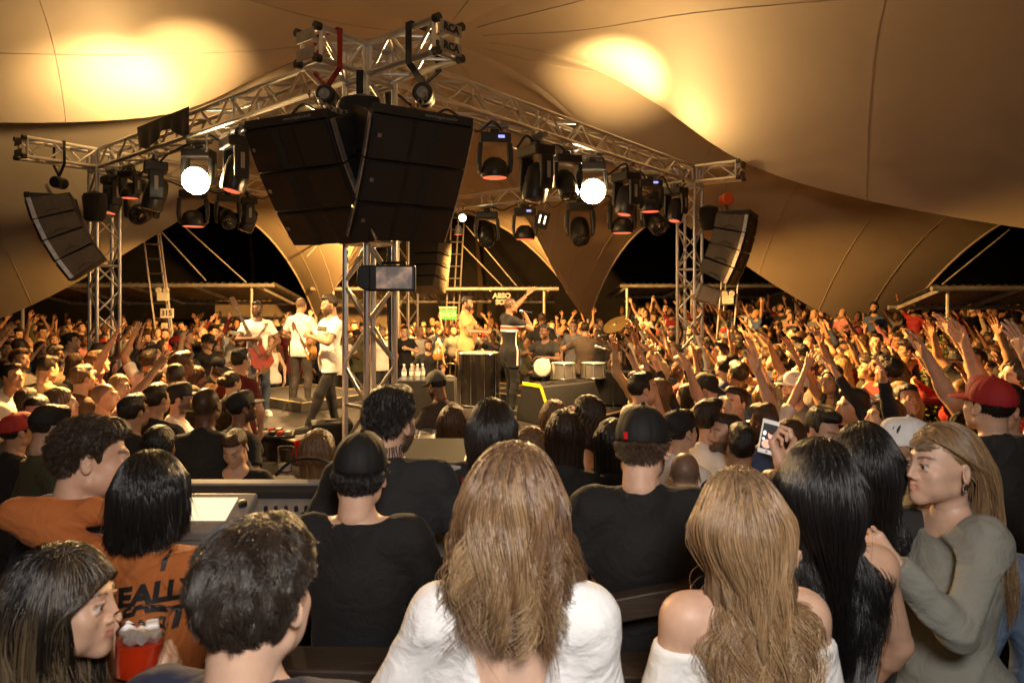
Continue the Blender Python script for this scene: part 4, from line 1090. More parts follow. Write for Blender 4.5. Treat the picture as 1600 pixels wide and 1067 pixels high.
def shirt_mesh(fig, kind='tee', h=0.013, grow=0.013, hem=0.86, neck=0.0, seed=1.0, fold=0.0035, flare=0.0, vback=0, off=0):
    P = fig['P']; T = fig['T']
    tags = ['pelvis','torso','shoulder']
    sl = {'tee':0.62,'long':1.0,'tank':0.0,'crop':0.0,'off':1.0}[kind]
    if kind in ('tee','long'): tags.append('uarm')
    if kind == 'long': tags.append('farm')
    lo, hi = bounds(P, tags, 0.08); lo = lo-v3(0,0.04,0.06); f = Field(lo, hi, h)
    Rt = fig['Rt']
    for p in P:
        if p[1] in tags:
            g = grow
            if p[0] == 'e': f.ell(p[2], np.array(p[3])+g+((0.012+flare) if p[1]=='pelvis' else 0), p[4], 'add', Rt)
            elif p[1] == 'uarm' and kind == 'tee': f.cone(p[2], p[2]+(p[3]-p[2])*sl, p[4]+g*0.9, p[4]+g*1.25, p[6])
            elif p[1] in ('uarm','farm'): f.cone(p[2], p[3], p[4]+g*0.7, p[5]+g*0.8, p[6])
            else: f.cone(p[2],p[3],p[4]+g*0.8,p[5]+g*0.8,p[6])
    if hem < 0.95:
        for p in P:
            if p[1] == 'thigh': f.cone(p[2]+(p[2]-p[3])*0.15, p[2]+(p[3]-p[2])*0.45, p[4]+grow+0.012, p[4]+grow+0.008, 0.06)
        f.ell(T(0,0.004,0.90), (0.165+flare,0.125+flare,0.11), 0.06, 'add', Rt)
    f.cone(T(0,0.030,1.42), T(0,0.030,1.478), (0.052 if fig['fem'] else 0.064)+grow, (0.048 if fig['fem'] else 0.060)+grow, 0.03)
    X,Y,Z = f.full()
    if fold: f.d = f.d+cloth_noise(X,Y,Z,fold,seed)
    if vback:      # open back: a V below a collar band
        q = [(X-T(0,0,1.21)[0]),(Y-T(0,0,1.21)[1]),(Z-T(0,0,1.21)[2])]
        lx = Rt[0,0]*q[0]+Rt[1,0]*q[1]+Rt[2,0]*q[2]; ly = Rt[0,1]*q[0]+Rt[1,1]*q[1]+Rt[2,1]*q[2]; lz = Rt[0,2]*q[0]+Rt[1,2]*q[1]+Rt[2,2]*q[2]
        vc = np.maximum(np.maximum(np.abs(lx)-lz*0.42*vback, lz-0.235), 0.01-ly)
        f.d = smax(f.d, -vc, 0.008)
    # neck opening
    nb = T(0,-0.018,1.520); r = (0.066 if fig['fem'] else 0.072)+neck
    dn = np.sqrt((X-nb[0])**2+((Y-nb[1])*1.0)**2+((Z-nb[2])*0.9)**2)-r
    f.d = smax(f.d, -dn, 0.018)
    up = Rt @ v3(0,0,1)
    if off:        # cut straight across below the shoulders
        c_ = T(0,0,off); f.d = smax(f.d, (X-c_[0])*up[0]+(Y-c_[1])*up[1]+(Z-c_[2])*up[2], 0.012)
    if kind in ('tank','crop'):
        for s in (-1,1):
            a = T(s*(0.175 if fig['fem'] else 0.20),0.01,1.45); f.d = smax(f.d, -(np.sqrt((X-a[0])**2+(Y-a[1])**2+((Z-a[2])*0.8)**2)-0.085), 0.012)
    # hem
    hp = T(0,0,hem); f.d = smax(f.d, -((X-hp[0])*up[0]+(Y-hp[1])*up[1]+(Z-hp[2])*up[2]), 0.015)
    if kind == 'tee':
        for i in range(2):
            sh, el = fig['shoulder'][i], fig['elbow'][i]; dv = (el-sh)/np.linalg.norm(el-sh); c = sh+(el-sh)*sl
            loc = np.sqrt((X-c[0])**2+(Y-c[1])**2+(Z-c[2])**2)
            pd = (X-c[0])*dv[0]+(Y-c[1])*dv[1]+(Z-c[2])*dv[2]
            f.d = np.where(loc < 0.11, smax(f.d, pd, 0.012), f.d)
    if kind == 'long':
        for i in range(2):
            el, wr = fig['elbow'][i], fig['wrist'][i]; dv = (wr-el)/np.linalg.norm(wr-el); c = el+(wr-el)*0.95
            loc = np.sqrt((X-c[0])**2+(Y-c[1])**2+(Z-c[2])**2); pd = (X-c[0])*dv[0]+(Y-c[1])*dv[1]+(Z-c[2])*dv[2]
            f.d = np.where(loc < 0.09, np.maximum(f.d, pd), f.d)
    V, F = f.mesh()
    return V, F
def pants_mesh(fig, h=0.018, grow=0.012, top=1.02, seed=2.0, length=0.0):
    tags = ('pelvis','thigh','calf'); lo, hi = bounds(fig['P'], tags, 0.06); f = Field(lo, hi, h)
    raster(f, fig, tags, grow)
    X,Y,Z = f.full(); f.d = f.d+cloth_noise(X,Y,Z,0.004,seed)
    hp = fig['T'](0,0,top); up = fig['Rt'] @ v3(0,0,1)
    f.d = np.maximum(f.d, (X-hp[0])*up[0]+(Y-hp[1])*up[1]+(Z-hp[2])*up[2])
    for an in fig['ankle']:
        loc = np.sqrt((X-an[0])**2+(Y-an[1])**2); f.d = np.where(loc < 0.10, np.maximum(f.d, an[2]-0.015-Z), f.d)
    return f.mesh()
def shoe_mesh(fig, i, h=0.012):
    an = fig['ankle'][i]; fd = fig['footdir'][i]; lo = np.minimum(an, an+fd*0.2)-v3(0.1,0.1,0.12); hi = np.maximum(an, an+fd*0.2)+v3(0.1,0.1,0.08)
    f = Field(lo, hi, h)
    f.cone(an+v3(0,0.035,-0.035), an+fd*0.15+v3(0,0,-0.045), 0.046, 0.042, 0.02); f.cone(an+v3(0,0.02,-0.02), an+v3(0,0.02,0.01), 0.046, 0.045, 0.03)
    X,Y,Z = f.full(); f.d = np.maximum(f.d, (an[2]-0.085)-Z)
    f.cone(an+v3(0,0.04,-0.078), an+fd*0.165+v3(0,0,-0.078), 0.05, 0.046, 0.004)
    f.d = np.maximum(f.d, (an[2]-0.0848)-Z)
    return f.mesh()

# ---- hair as a solid in the head's frame
HAIRS = {}
def hair_solid(style, h):
    key = (style, h)
    if key in HAIRS: return HAIRS[key]
    if style == 'short':
        f = Field((-0.12,-0.14,-0.11),(0.12,0.15,0.165),h)
        f.ell((0,0.016,0.036),(0.079,0.103,0.094),0); f.ell((0,-0.045,0.085),(0.058,0.050,0.040),0.03)
    elif style == 'quiff':
        f = Field((-0.12,-0.15,-0.11),(0.12,0.15,0.19),h)
        f.ell((0,0.018,0.034),(0.0765,0.100,0.090),0); f.ell((0,-0.040,0.100),(0.058,0.062,0.040),0.025); f.ell((0.0,0.03,0.105),(0.062,0.06,0.034),0.03)
    elif style == 'curly':
        f = Field((-0.14,-0.16,-0.11),(0.14,0.17,0.20),h)
        f.ell((0,0.018,0.042),(0.092,0.112,0.100),0); f.ell((0,-0.04,0.10),(0.075,0.062,0.048),0.03)
    elif style == 'bun':
        f = Field((-0.12,-0.14,-0.11),(0.12,0.24,0.165),h)
        f.ell((0,0.016,0.034),(0.080,0.104,0.093),0); f.ell((0,0.135,0.045),(0.045,0.045,0.045),0.02)
    elif style == 'under':
        f = Field((-0.11,-0.12,-0.12),(0.11,0.15,0.15),h); f.ell((0,0.0145,0.0305),(0.0755,0.098,0.0880),0); f.cone((0,0.05,-0.01),(0,0.075,-0.07),0.045,0.030,0.03)
    elif style in ('long','bob','wavy','pony','longback','bobback'):
        f = Field((-0.17,-0.14,-0.47),(0.17,0.20,0.17),h)
        f.ell((0,0.016,0.036),(0.084,0.106,0.094),0)
        if style == 'pony':
            f.ell((0,0.12,0.03),(0.03,0.035,0.03),0.03); f.cone((0,0.135,0.03),(0,0.15,-0.12),0.026,0.036,0.02); f.cone((0,0.15,-0.12),(0.01,0.125,-0.30),0.036,0.010,0.02)
        else:
            L = {'long':-0.34,'bob':-0.15,'wavy':-0.28,'longback':-0.26,'bobback':-0.085}[style]; wd = {'long':0.052,'bob':0.066,'wavy':0.062,'longback':0.040,'bobback':0.060}[style]
            for q in np.linspace(-1,1,5):
                f.cone((q*0.050,0.058-0.02*abs(q),0.0),(q*wd,0.085-0.03*abs(q),L*(1-0.12*abs(q))),0.036,0.022,0.04)
            for s in (-1,1):
                f.cone((s*0.066,0.02,0.03),(s*0.073,0.020,L*0.55),0.022,0.022,0.035); f.cone((s*0.073,0.02,L*0.55),(s*0.070,0.02,L*0.92),0.022,0.012,0.03)
    X,Y,Z = f.full()
    ang = np.arctan2(X,Y-0.02)
    if style == 'curly':
        f.d = f.d+0.0085*np.sin(62*X+9*np.sin(40*Z))*np.sin(58*Y+8*np.sin(37*X))*np.sin(60*Z+7*np.sin(41*Y))
    elif style in ('long','bob','pony','bun','longback','bobback','under'):
        f.d = f.d+0.0030*np.sin(ang*23+6*Z)+0.002*np.sin(ang*41-9*Z)+0*Y
    elif style == 'wavy':
        f.d = f.d+0.0050*np.sin(ang*19+4*np.sin(30*Z))*sstep(0.08,-0.05,Z)+0.003*np.sin(ang*37+20*Z)
    else:
        f.d = f.d+0.0030*np.sin(70*X+20*Z)*np.sin(55*Y-35*Z)+0.002*np.sin(ang*31+40*Z)
    # face opening
    if style in ('short','quiff','curly'):
        line = 0.078-2.5*X*X
        face = np.maximum(Y+0.025+0.10*np.maximum(0,Z-0.03), Z-line)              # in front of the ears, below the hairline
        nape = Z+0.055-0.35*np.maximum(0,Y-0.05)
        f.d = np.maximum(f.d, -np.maximum(face,-9)); f.d = np.maximum(f.d, -nape)
        f.ell((0,-0.075,-0.02),(0.062,0.07,0.075),0.008,'sub')
        for s in (-1,1): f.ell((s*0.085,0.012,-0.012),(0.022,0.030,0.036),0.004,'sub')
        if style == 'quiff':   # faded sides
            f.d = np.maximum(f.d, -(np.maximum(Z-0.055, 0.035-np.abs(X)-0.4*np.maximum(0,Y-0.02)+0*Z)+0.0*Y)*1.0) if False else f.d
    else:
        f.ell((0.006,-0.10,-0.02),(0.060,0.080,0.098),0.012,'sub')
        f.d = np.maximum(f.d, -np.maximum(np.maximum(Y+0.050,Z-0.062+1.5*np.abs(X-0.01)**1.5*2),np.abs(X)-0.058))
        if style in ('pony','bun'):
            f.d = np.maximum(f.d, -np.maximum(Y-0.035+0*Z, np.maximum(Z+0.03,-9)+0*X))
            for s in (-1,1): f.ell((s*0.085,0.012,-0.012),(0.022,0.028,0.034),0.004,'sub')
    if style in ('under','longback','bobback'):
        hl = 0.086 if style == 'under' else 0.072
        f.d = np.maximum(f.d, -np.maximum(Y-(0.022 if style == 'under' else 0.010)-0.0*Z, Z-hl+0.75*np.clip(Y+0.075,0,0.1)+0*X))
    V, F = f.mesh()
    HAIRS[key] = (V, F)
    return HAIRS[key]
CAPS = {}
def cap_mesh(h=0.006, back=False):
    key = (h, back)
    if key in CAPS: return CAPS[key]
    f = Field((-0.13,-0.24,-0.02),(0.13,0.16,0.18),h)
    f.ell((0,0.014,0.040),(0.086,0.110,0.098),0); f.ell((0,-0.05,0.085),(0.05,0.05,0.045),0.03)
    f.d = np.maximum(f.d, 0.020-f.full()[2]+0.10*f.full()[1]*0)
    # seams
    X,Y,Z = f.full(); f.d = f.d+0.0015*np.cos(np.arctan2(X,Y-0.014)*6)**8
    f.cone((0,0.014,0.141),(0,0.014,0.144),0.008,0.006,0.002)
    V1, F1 = f.mesh()
    f = Field((-0.10,-0.22,-0.02),(0.10,-0.04,0.08),h*0.8)
    f.ell((0,-0.075,0.022),(0.082,0.118,0.05),0)
    X,Y,Z = f.full(); zc = 0.034-1.6*X*X-0.6*(Y+0.08)**2+0.10*(Y+0.08)
    f.d = np.maximum(f.d, np.abs(Z-zc)-0.0045); f.d = np.maximum(f.d, Y+0.045)
    V2, F2 = f.mesh()
    if back:
        for V in (V1,V2): V[:,0] *= -1; V[:,1] = 0.028-V[:,1]
    CAPS[key] = ((V1,F1),(V2,F2))
    return CAPS[key]
MESHC = {}
def cached(key, fn):
    if key not in MESHC: MESHC[key] = fn()
    return MESHC[key]
def make_person(fig, kind, loc, rz, label, skin, hair=None, hair_col=(0.02,0.012,0.008), shirt='tee', shirt_col=(0.02,0.02,0.02), pants_col=(0.02,0.02,0.025),
                shoe_col=None, cap=None, cap_back=False, key=None, res=(0.016,0.0075,0.006), group='crowd', cat='person', near=False, hem=0.86, hair_h=0.007, neck=0.0, fold=0.0035, shirt_h=None, grow=0.013, legs=True, cloth='cloth', seed=1.0, flare=0.0, vback=0, off=0):
    sm = M_['skin_near'] if near else M_['skin']
    def bodyf(): V,F,A = body_mesh(fig, kind, *res); return np_mesh('person', V, F, [sm], attrs=A)
    k = key
    me = cached((k,'body',kind,near), bodyf) if k else bodyf()
    if 'headM' not in fig:
        M = np.eye(4); M[:3,:3] = fig['head'][1]; M[:3,3] = fig['head'][0]; fig['headM'] = M
    o = bpy.data.objects.new('person', me); link(o); o.location = loc; o.rotation_euler = (0,0,rz); o.scale = (fig['scale'],)*3; o.color = (*skin,1)
    tag(o, label, cat, group)
    HM = Matrix(fig['headM'].tolist())
    parts = {}
    def part(name, fn, ck, mt, col, M=None, parent=None):
        def mk():
            V,F = fn()[:2]; return np_mesh(name, V, F, [M_[mt]])
        m_ = cached(ck, mk) if ck else mk()
        c = bpy.data.objects.new(name, m_); link(c, parent or o); c.color = (*col,1)
        if M is not None: c.matrix_local = M
        parts[name] = c
        return c
    if shirt: part('shirt', lambda: shirt_mesh(fig, shirt, shirt_h or res[0]*0.85, grow, hem, neck, seed, fold, flare, vback, off), (k,'shirt',shirt) if k else None, cloth, shirt_col)
    if pants_col and legs: part('trousers', lambda: pants_mesh(fig, max(0.012,res[0])), (k,'pants') if k else None, 'denim', pants_col)
    if shoe_col:
        for i in range(2): part('shoe', lambda i=i: shoe_mesh(fig, i), (k,'shoe',i) if k else None, 'shoe', shoe_col)
    if hair: part('hair', lambda: hair_solid(hair, hair_h), ('hair',hair,hair_h), 'hair', hair_col, HM)
    if cap:
        c = part('cap', lambda: cap_mesh(hair_h,cap_back)[0], ('cap',hair_h,cap_back), 'cap_cloth', cap, HM)
        part('brim', lambda: cap_mesh(hair_h,cap_back)[1], ('brim',hair_h,cap_back), 'cap_cloth', cap, None, c)
    o['_fig'] = 0; del o['_fig']
    return o, parts
SK = {'light':(0.56,0.34,0.23),'fair':(0.60,0.38,0.27),'tan':(0.42,0.235,0.14),'brown':(0.24,0.12,0.065),'dark':(0.11,0.052,0.03)}
HC = {'black':(0.010,0.008,0.007),'dark':(0.022,0.013,0.008),'brown':(0.055,0.028,0.013),'lbrown':(0.12,0.065,0.03),'blonde':(0.32,0.19,0.08),'grey':(0.16,0.14,0.12)}
# ---- strands of hair for the people close to the camera
def strands(parent, HM, n, style, length, seed=1, part=0.0, col=None, wave=0.010, wfreq=2.0, clump=60, radius=0.0009, streak=0.0, body=None, lift=0.0, back=1.0, name='hair_strands', lenvar=0.25, coverface=False, M=22, fall=0.5, sweep=(0,0,0), base_col=(0.02,0.012,0.008), zmax=9.0, tuck=None, gather=0.0, thick=0.010, puff=0.013, messy=0.14, drift=(0,0,0)):
    """grow n strands from the scalp (in the head's frame), let them slide over the head and the body and fall; built as hair curves under the hair"""
    rr = np.random.default_rng(seed)
    def scalp(m):
        out = np.zeros((0,3))
        while len(out) < m:
            q = rr.normal(0,1,(m*3,3)); q /= np.linalg.norm(q,axis=1)[:,None]
            p = q*np.array([0.0745,0.097,0.087])+np.array([0,0.014,0.030])
            ok = (p[:,2] > 0.060-0.9*np.clip(p[:,1]+0.055,0,0.2)) & (p[:,2] > -0.050-0.25*np.abs(p[:,0])) & (p[:,2] < zmax) & ~((np.abs(p[:,0]) > 0.06) & (p[:,1] < 0.03) & (p[:,2] < 0.012))
            out = np.concatenate([out,p[ok]])
        return out[:m]
    roots = scalp(n); guides = scalp(clump)
    Hm = np.array(HM)[:3,:3]; g = Hm.T @ v3(0,0,-1)           # gravity in the head's frame
    allr = np.concatenate([guides, roots]); N = len(allr)
    L = length*(1+lenvar*rr.uniform(-1,1,N))
    if style == 'long': L *= 0.42+0.58*np.clip((allr[:,2]+0.05)/0.165,0,1)
    ds = L/(M-1)
    nrm = (allr-np.array([0,0.014,0.030]))/np.array([0.0745,0.097,0.087])**2; nrm /= np.linalg.norm(nrm,axis=1)[:,None]
    if style == 'long':
        d = np.stack([np.tanh((allr[:,0]-part+rr.normal(0,0.012,N))/0.02)*0.75+allr[:,0]*3, np.full(N,0.55*back)+allr[:,1]*2, np.full(N,-0.25)],1)
        if lift: d[:,2] += lift
    elif style == 'short':
        d = np.stack([allr[:,0]*4+sweep[0]+0*allr[:,0], -0.5*np.ones(N)+sweep[1], 0.10*np.ones(N)+sweep[2]],1); d -= nrm*(d*nrm).sum(1)[:,None]; d /= np.linalg.norm(d,axis=1)[:,None]; d += (0.30+lift)*nrm+rr.normal(0,messy,(N,3))
        bk = allr[:,1] > 0.02; d[bk] = np.stack([allr[bk,0]*3+sweep[0], 0.1+0*allr[bk,0], -0.9+0*allr[bk,0]],1)+(0.22+lift*0.6)*nrm[bk]+rr.normal(0,messy*0.8,(bk.sum(),3))
    else:
        d = nrm*1.0+rr.normal(0,0.5,(N,3))
    d /= np.linalg.norm(d,axis=1)[:,None]
    P = np.zeros((N,M,3)); p = allr.copy(); P[:,0] = p
    inf = 0.003+thick*rr.uniform(0,1,N)**1.3
    for i in range(1,M):
        t = i/(M-1)
        if style == 'long': d = d+g[None,:]*fall+np.array(drift)[None,:]*(p[:,2:3] < 0.02)
        elif style == 'short': d = d+g[None,:]*0.06
        else: d = d+rr.normal(0,0.35,(N,3))
        d /= np.linalg.norm(d,axis=1)[:,None]
        p = p+d*ds[:,None]
        # keep outside the head
        rad = np.array([0.0745,0.097,0.087])[None,:]+inf[:,None]; c = np.array([0,0.014,0.030])
        q = (p-c)/rad; r_ = np.linalg.norm(q,axis=1); ins = r_ < 1
        p = np.where(ins[:,None], c+q/np.maximum(r_,1e-6)[:,None]*rad, p)
        if style == 'short':
            rad = np.array([0.0745,0.097,0.087])[None,:]+(inf*0.5+puff*(0.4+0.9*t))[:,None]; q = (p-c)/rad; r_ = np.linalg.norm(q,axis=1)
            p = np.where((r_ > 1)[:,None], c+q/np.maximum(r_,1e-6)[:,None]*rad, p)
        # neck column
        if style == 'long':
            rr2 = np.hypot(p[:,0], p[:,1]-0.03); nk = 0.062+inf; ins = (rr2 < nk) & (p[:,2] < -0.03)
            sc = np.where(ins, nk/np.maximum(rr2,1e-6), 1); p[:,0] *= sc; p[:,1] = 0.03+(p[:,1]-0.03)*sc
            if not coverface:   # off the face
                fr = (p[:,1] < -0.045) & (np.abs(p[:,0]) < 0.066) & (p[:,2] < 0.05); p[:,0] = np.where(fr, np.sign(p[:,0]+1e-5)*0.070, p[:,0])
        if body is not None and style == 'long':
            for cc, ra in body:
                rad2 = np.array(ra)[None,:]+inf[:,None]*1.2; q = (p-np.array(cc))/rad2; r_ = np.linalg.norm(q,axis=1); ins = r_ < 1
                p = np.where(ins[:,None], np.array(cc)+q/np.maximum(r_,1e-6)[:,None]*rad2, p)
        if style == 'long' and gather: p[:,0] -= p[:,0]*gather*ds*(p[:,2] < 0.0)
        if style == 'long' and tuck is not None:
            ty = np.clip(tuck-1.5*np.maximum(0,p[:,2]-0.01),-0.11,0.2); sd_ = (np.abs(p[:,0]) > 0.030) & (p[:,1] < ty) & (p[:,2] > -0.16)
            p[:,1] = np.where(sd_, ty+inf, p[:,1])
        nd = p-P[:,i-1]; d = nd/np.maximum(np.linalg.norm(nd,axis=1),1e-6)[:,None]
        P[:,i] = p
    G = P[:clump]; S = P[clump:]
    # clumping
    D2 = ((S[:,None,0]-G[None,:,0])**2).sum(2); ci = D2.argmin(1); tt = np.linspace(0,1,M)
    cf = ((0.66 if style == 'long' else 0.88)*tt**1.0)[None,:,None]*rr.uniform(0.5,1,(len(S),1,1))
    S = S*(1-cf)+(G[ci]+0.35*(S-S[:,:1]-(G[ci]-G[ci][:,:1])))*cf+0.0
    ph = rr.uniform(0,6.28,(clump,3))[ci]; am = wave*(0.6+0.8*rr.uniform(0,1,clump))[ci]
    env = (tt**1.3)[None,:]
    for a in range(3):
        if a == 2 and style == 'long': continue
        S[:,:,a] += am[:,None]*env*np.sin(tt[None,:]*wfreq*6.28+ph[:,a:a+1])
    jt = 1.0 if style == 'long' else 0.35
    S += jt*((rr.normal(0,0.0016,(len(S),1,3))*tt[None,:,None])+rr.normal(0,0.004,(len(S),1,3))*(tt[None,:,None]**2))
    fly = rr.uniform(0,1,len(S)) < 0.025
    S[fly] += jt*rr.normal(0,0.014,(fly.sum(),1,3))*(tt[None,:,None]**2.2)
    if style == 'long':
        c = np.array([0,0.014,0.030]); rad = np.array([0.0745,0.097,0.087])[None,None,:]+(0.004+thick*1.15+5.0*np.clip(0.085-S[:,:,2],0,9)**2)[:,:,None]; q = (S-c)/rad; r_ = np.linalg.norm(q,axis=2); hi_ = r_ > 1
        S = np.where(hi_[:,:,None], c+q/np.maximum(r_,1e-6)[:,:,None]*rad, S)
    if style == 'long':
        ok_ = ~((np.abs(S[:,:,0]) > 0.145+0.0*S[:,:,0]) & (S[:,:,2] > -0.22)).any(1) if not any(drift) else np.ones(len(S),bool)
        S = S[ok_]; ci = ci[ok_]
    hc = bpy.data.hair_curves.new(name); hc.add_curves([M]*len(S))
    hc.attributes['position'].data.foreach_set('vector', S.astype(np.float32).ravel()) if 'position' in hc.attributes else hc.position_data.foreach_set('vector', S.astype(np.float32).ravel())
    ra = hc.attributes.get('radius') or hc.attributes.new('radius','FLOAT','POINT')
    ra.data.foreach_set('value', (np.ones((len(S),1))*(radius*(1-0.65*tt**2))[None,:]).astype(np.float32).ravel())
    st = hc.attributes.new('streak','FLOAT','POINT')
    sv = (rr.uniform(0,1,clump)[ci]*0.7+rr.uniform(0,1,len(S))*0.5-0.55).clip(0,1)[:,None]*streak*1.6*(0.25+0.9*tt[None,:])
    st.data.foreach_set('value', sv.clip(0,0.95).astype(np.float32).ravel())
    hc.materials.append(M_['strands'])
    o = bpy.data.objects.new(name, hc); link(o, parent); o.color = (*base_col,1)
    return o
def body_ells(fig, grow=0.012):
    """the upper body as ellipsoids in the head's frame, for hair to lie on"""
    Hi = np.linalg.inv(fig['headM']); out = []
    f = fig['fem']; T = fig['T']
    for c, ra in ((T(0,0.008,1.30),(0.138 if f else 0.18,0.104,0.165)),(T(0,0.02,1.43),(0.15,0.060,0.050)),(T(0,0,1.12),(0.13,0.10,0.17))):
        out.append(((Hi @ np.append(c,1))[:3], np.array(ra)+grow))
    return out
# ================================================================ musicians and instruments
def to_local(loc, rz, s, wp):
    d = Vector(wp)-Vector(loc); d = Matrix.Rotation(-rz,3,'Z') @ d; return (d.x/s, d.y/s, d.z/s)
def stand_at(px, top, Y, base, h=1.785):
    q = U(px, top, Y); return Vector((q.x, Y, base)), (q.z-base)/h
DN = lambda s: ((s*0.25,-0.04,0.90),(s*1,0.6,0))
PR = (0.011,0.006,0.005)
GM = 'musicians on the stage'
white = (0.78,0.76,0.72); blk = (0.012,0.011,0.012)
def wrap_band(parent, shirt, z0, z1, mt, name, a0, a1, n=28, off=0.004, rows=2):
    """a strip of cloth following the shirt between two heights, in the person's frame"""
    me = shirt.data; bv = BVHTree.FromPolygons([v.co for v in me.vertices],[p.vertices for p in me.polygons]); vs = []
    for i in range(n+1):
        a = a0+(a1-a0)*i/n
        for j in range(rows+1):
            z = z0+(z1-z0)*j/rows; d = Vector((math.sin(a),math.cos(a),0)); h_ = bv.ray_cast(Vector((0,0,z))+d*0.6,-d)
            vs.append((h_[0]+h_[1]*off) if h_[0] else Vector((0,0,z))+d*0.15)
    m = MB(); k = rows+1; m.add(vs,[[i*k+j,(i+1)*k+j,(i+1)*k+j+1,i*k+j+1] for i in range(n) for j in range(rows)])
    o = m.build(name, M_[mt], shirt, smooth=True, local=True); return o
# 1 guitarist with beard
loc, s = stand_at(402,470,10.3,DZ); rz = R(28)
fg = figure('m', s, arms=[((-0.10,-0.30,1.22),(-1,0.5,-0.3)),((0.16,-0.26,1.05),(1,0.6,-0.2))], hands=('grip','relax'), palm=((0.5,0.8,0),(0,0.9,-0.3)), head_rot=(0,0,-25), legs=[((-0.13,-0.02,0.085),(0,-1,0)),((0.14,0.05,0.085),(0.2,-1,0))])
make_person(fg,'mb',loc,rz,'bearded guitarist in white tee and blue jeans on the stage',SK['dark'],'short',HC['black'],'tee',white,(0.045,0.062,0.10),(0.75,0.74,0.72),res=PR,group=GM,hair_h=0.006,hem=0.80)
def place(loc, rz, p, tilt=0, yaw=0, roll=0):
    return Matrix.Translation(loc) @ Matrix.Rotation(rz,4,'Z') @ Matrix.Translation(p) @ Matrix.Rotation(yaw,4,'Z') @ Matrix.Rotation(roll,4,'Y') @ Matrix.Rotation(tilt,4,'X')
def guitar(lab, Mx, kind, mt, loc):
    """neck along +z from the body, face towards -y"""
    t = thing('guitar', lab, 'guitar', loc)
    if kind == 'electric': out = [(0.0,0.07),(0.05,0.10),(0.10,0.17),(0.14,0.16),(0.10,0.06),(0.11,-0.02),(0.165,-0.12),(0.15,-0.23),(0.06,-0.28),(-0.06,-0.27),(-0.15,-0.20),(-0.16,-0.11),(-0.11,-0.02),(-0.11,0.05),(-0.14,0.11),(-0.10,0.12),(-0.05,0.08)]; th = 0.042; nl = 0.62; sc = 1.0
    elif kind == 'acoustic': 
        out = [(0.13*math.cos(a)*(1.25 if math.sin(a) < 0 else 1.0)*(1-0.22*math.exp(-((math.sin(a)-0.12)/0.25)**2)), 0.235*math.sin(a)) for a in np.linspace(0,2*math.pi,30,endpoint=False)]; th = 0.10; nl = 0.60; sc = 1.15
    else:
        out = [(0.095*math.cos(a)*(1.2 if math.sin(a) < 0 else 1.0)*(1-0.2*math.exp(-((math.sin(a)-0.12)/0.25)**2)), 0.155*math.sin(a)) for a in np.linspace(0,2*math.pi,26,endpoint=False)]; th = 0.07; nl = 0.36; sc = 1.0
    out = [(x*sc,z*sc) for x,z in out]; top = max(z for x,z in out if abs(x) < 0.08)
    m = MB(); m.prism(out, -th/2, th/2); m.build('body', M_[mt], t, bevel=0.006, M=Mx)
    nk = MB(); nk.add([Vector(v) for v in ((-0.022,-th/2-0.006,top-0.10),(0.022,-th/2-0.006,top-0.10),(0.027,-th/2-0.020,top-0.10),(-0.027,-th/2-0.020,top-0.10),(-0.017,-th/2-0.0,top+nl),(0.017,-th/2-0.0,top+nl),(0.021,-th/2-0.020,top+nl),(-0.021,-th/2-0.020,top+nl))],[[0,1,2,3],[4,7,6,5],[0,4,5,1],[1,5,6,2],[2,6,7,3],[3,7,4,0]])
    n_ = nk.build('neck', M_['neck_wood'], t, M=Mx)
    for i in range(12):
        z = top+nl-(nl+0.02)*(1-0.944**(i*1.0+0.4))*1.0; f = MB(); f.box((0,-th/2-0.0215,top+nl*(1-i/13.0)),(0.044,0.003,0.003)); 
        if i % 2 == 0: f.build('fret', M_['steel'], n_, local=True, M=Matrix.Translation(-t.location) @ Mx)
    hd_ = MB(); hd_.prism([(-0.025,top+nl),(0.025,top+nl),(0.045,top+nl+0.07),(0.035,top+nl+0.17),(-0.03,top+nl+0.17),(-0.035,top+nl+0.06)], -th/2-0.018, -th/2-0.002); h_ = hd_.build('headstock', M_['neck_wood'], t, M=Mx)
    for i in range(3):
        for sx in (-1,1):
            p = MB(); p.tube([(sx*0.035,-th/2-0.01,top+nl+0.05+0.04*i),(sx*0.062,-th/2-0.01,top+nl+0.05+0.04*i)],0.006,6); p.build('tuning_peg', M_['chrome'], t, M=Mx)
    for i in range(4):
        p = MB(); p.tube([(-0.012+0.008*i,-th/2-0.012,-0.10*sc),(-0.012+0.008*i,-th/2-0.024,top+nl)],0.0012,4); p.build('string', M_['steel'], t, M=Mx)
    p = MB(); p.box((0,-th/2-0.006,-0.12*sc),(0.085,0.014,0.02)); p.build('bridge', M_['neck_wood'], t, M=Mx)
    if kind == 'electric':
        for z in (-0.06,0.02): p = MB(); p.box((0,-th/2-0.005,z),(0.07,0.012,0.022)); p.build('pickup', M_['black_plastic'], t, bevel=0.002, M=Mx)
    else:
        p = MB(); p.lathe([(0,0),(0.045*sc,0),(0.045*sc,0.003),(0,0.003)],18,Matrix.Translation((0,-th/2-0.001,0.03)) @ Matrix.Rotation(R(90),4,'X')); p.build('sound_hole', M_['neck_wood'], t, M=Mx)
    return t
Mg = place(loc, rz, (-0.02,-0.22,0.98), tilt=R(-8), roll=R(-24)); gt = guitar('red brown electric guitar held upright by the bearded guitarist', Mg, 'electric', 'guitar_red', Mg.translation)
m = MB(); st = [fg['T'](0.13,-0.10,1.44),fg['T'](0.05,-0.16,1.32),fg['T'](-0.05,-0.17,1.18),fg['T'](-0.06,-0.20,1.06)]
Mp = Matrix.Translation(loc) @ Matrix.Rotation(rz,4,'Z') @ Matrix.Scale(s,4)
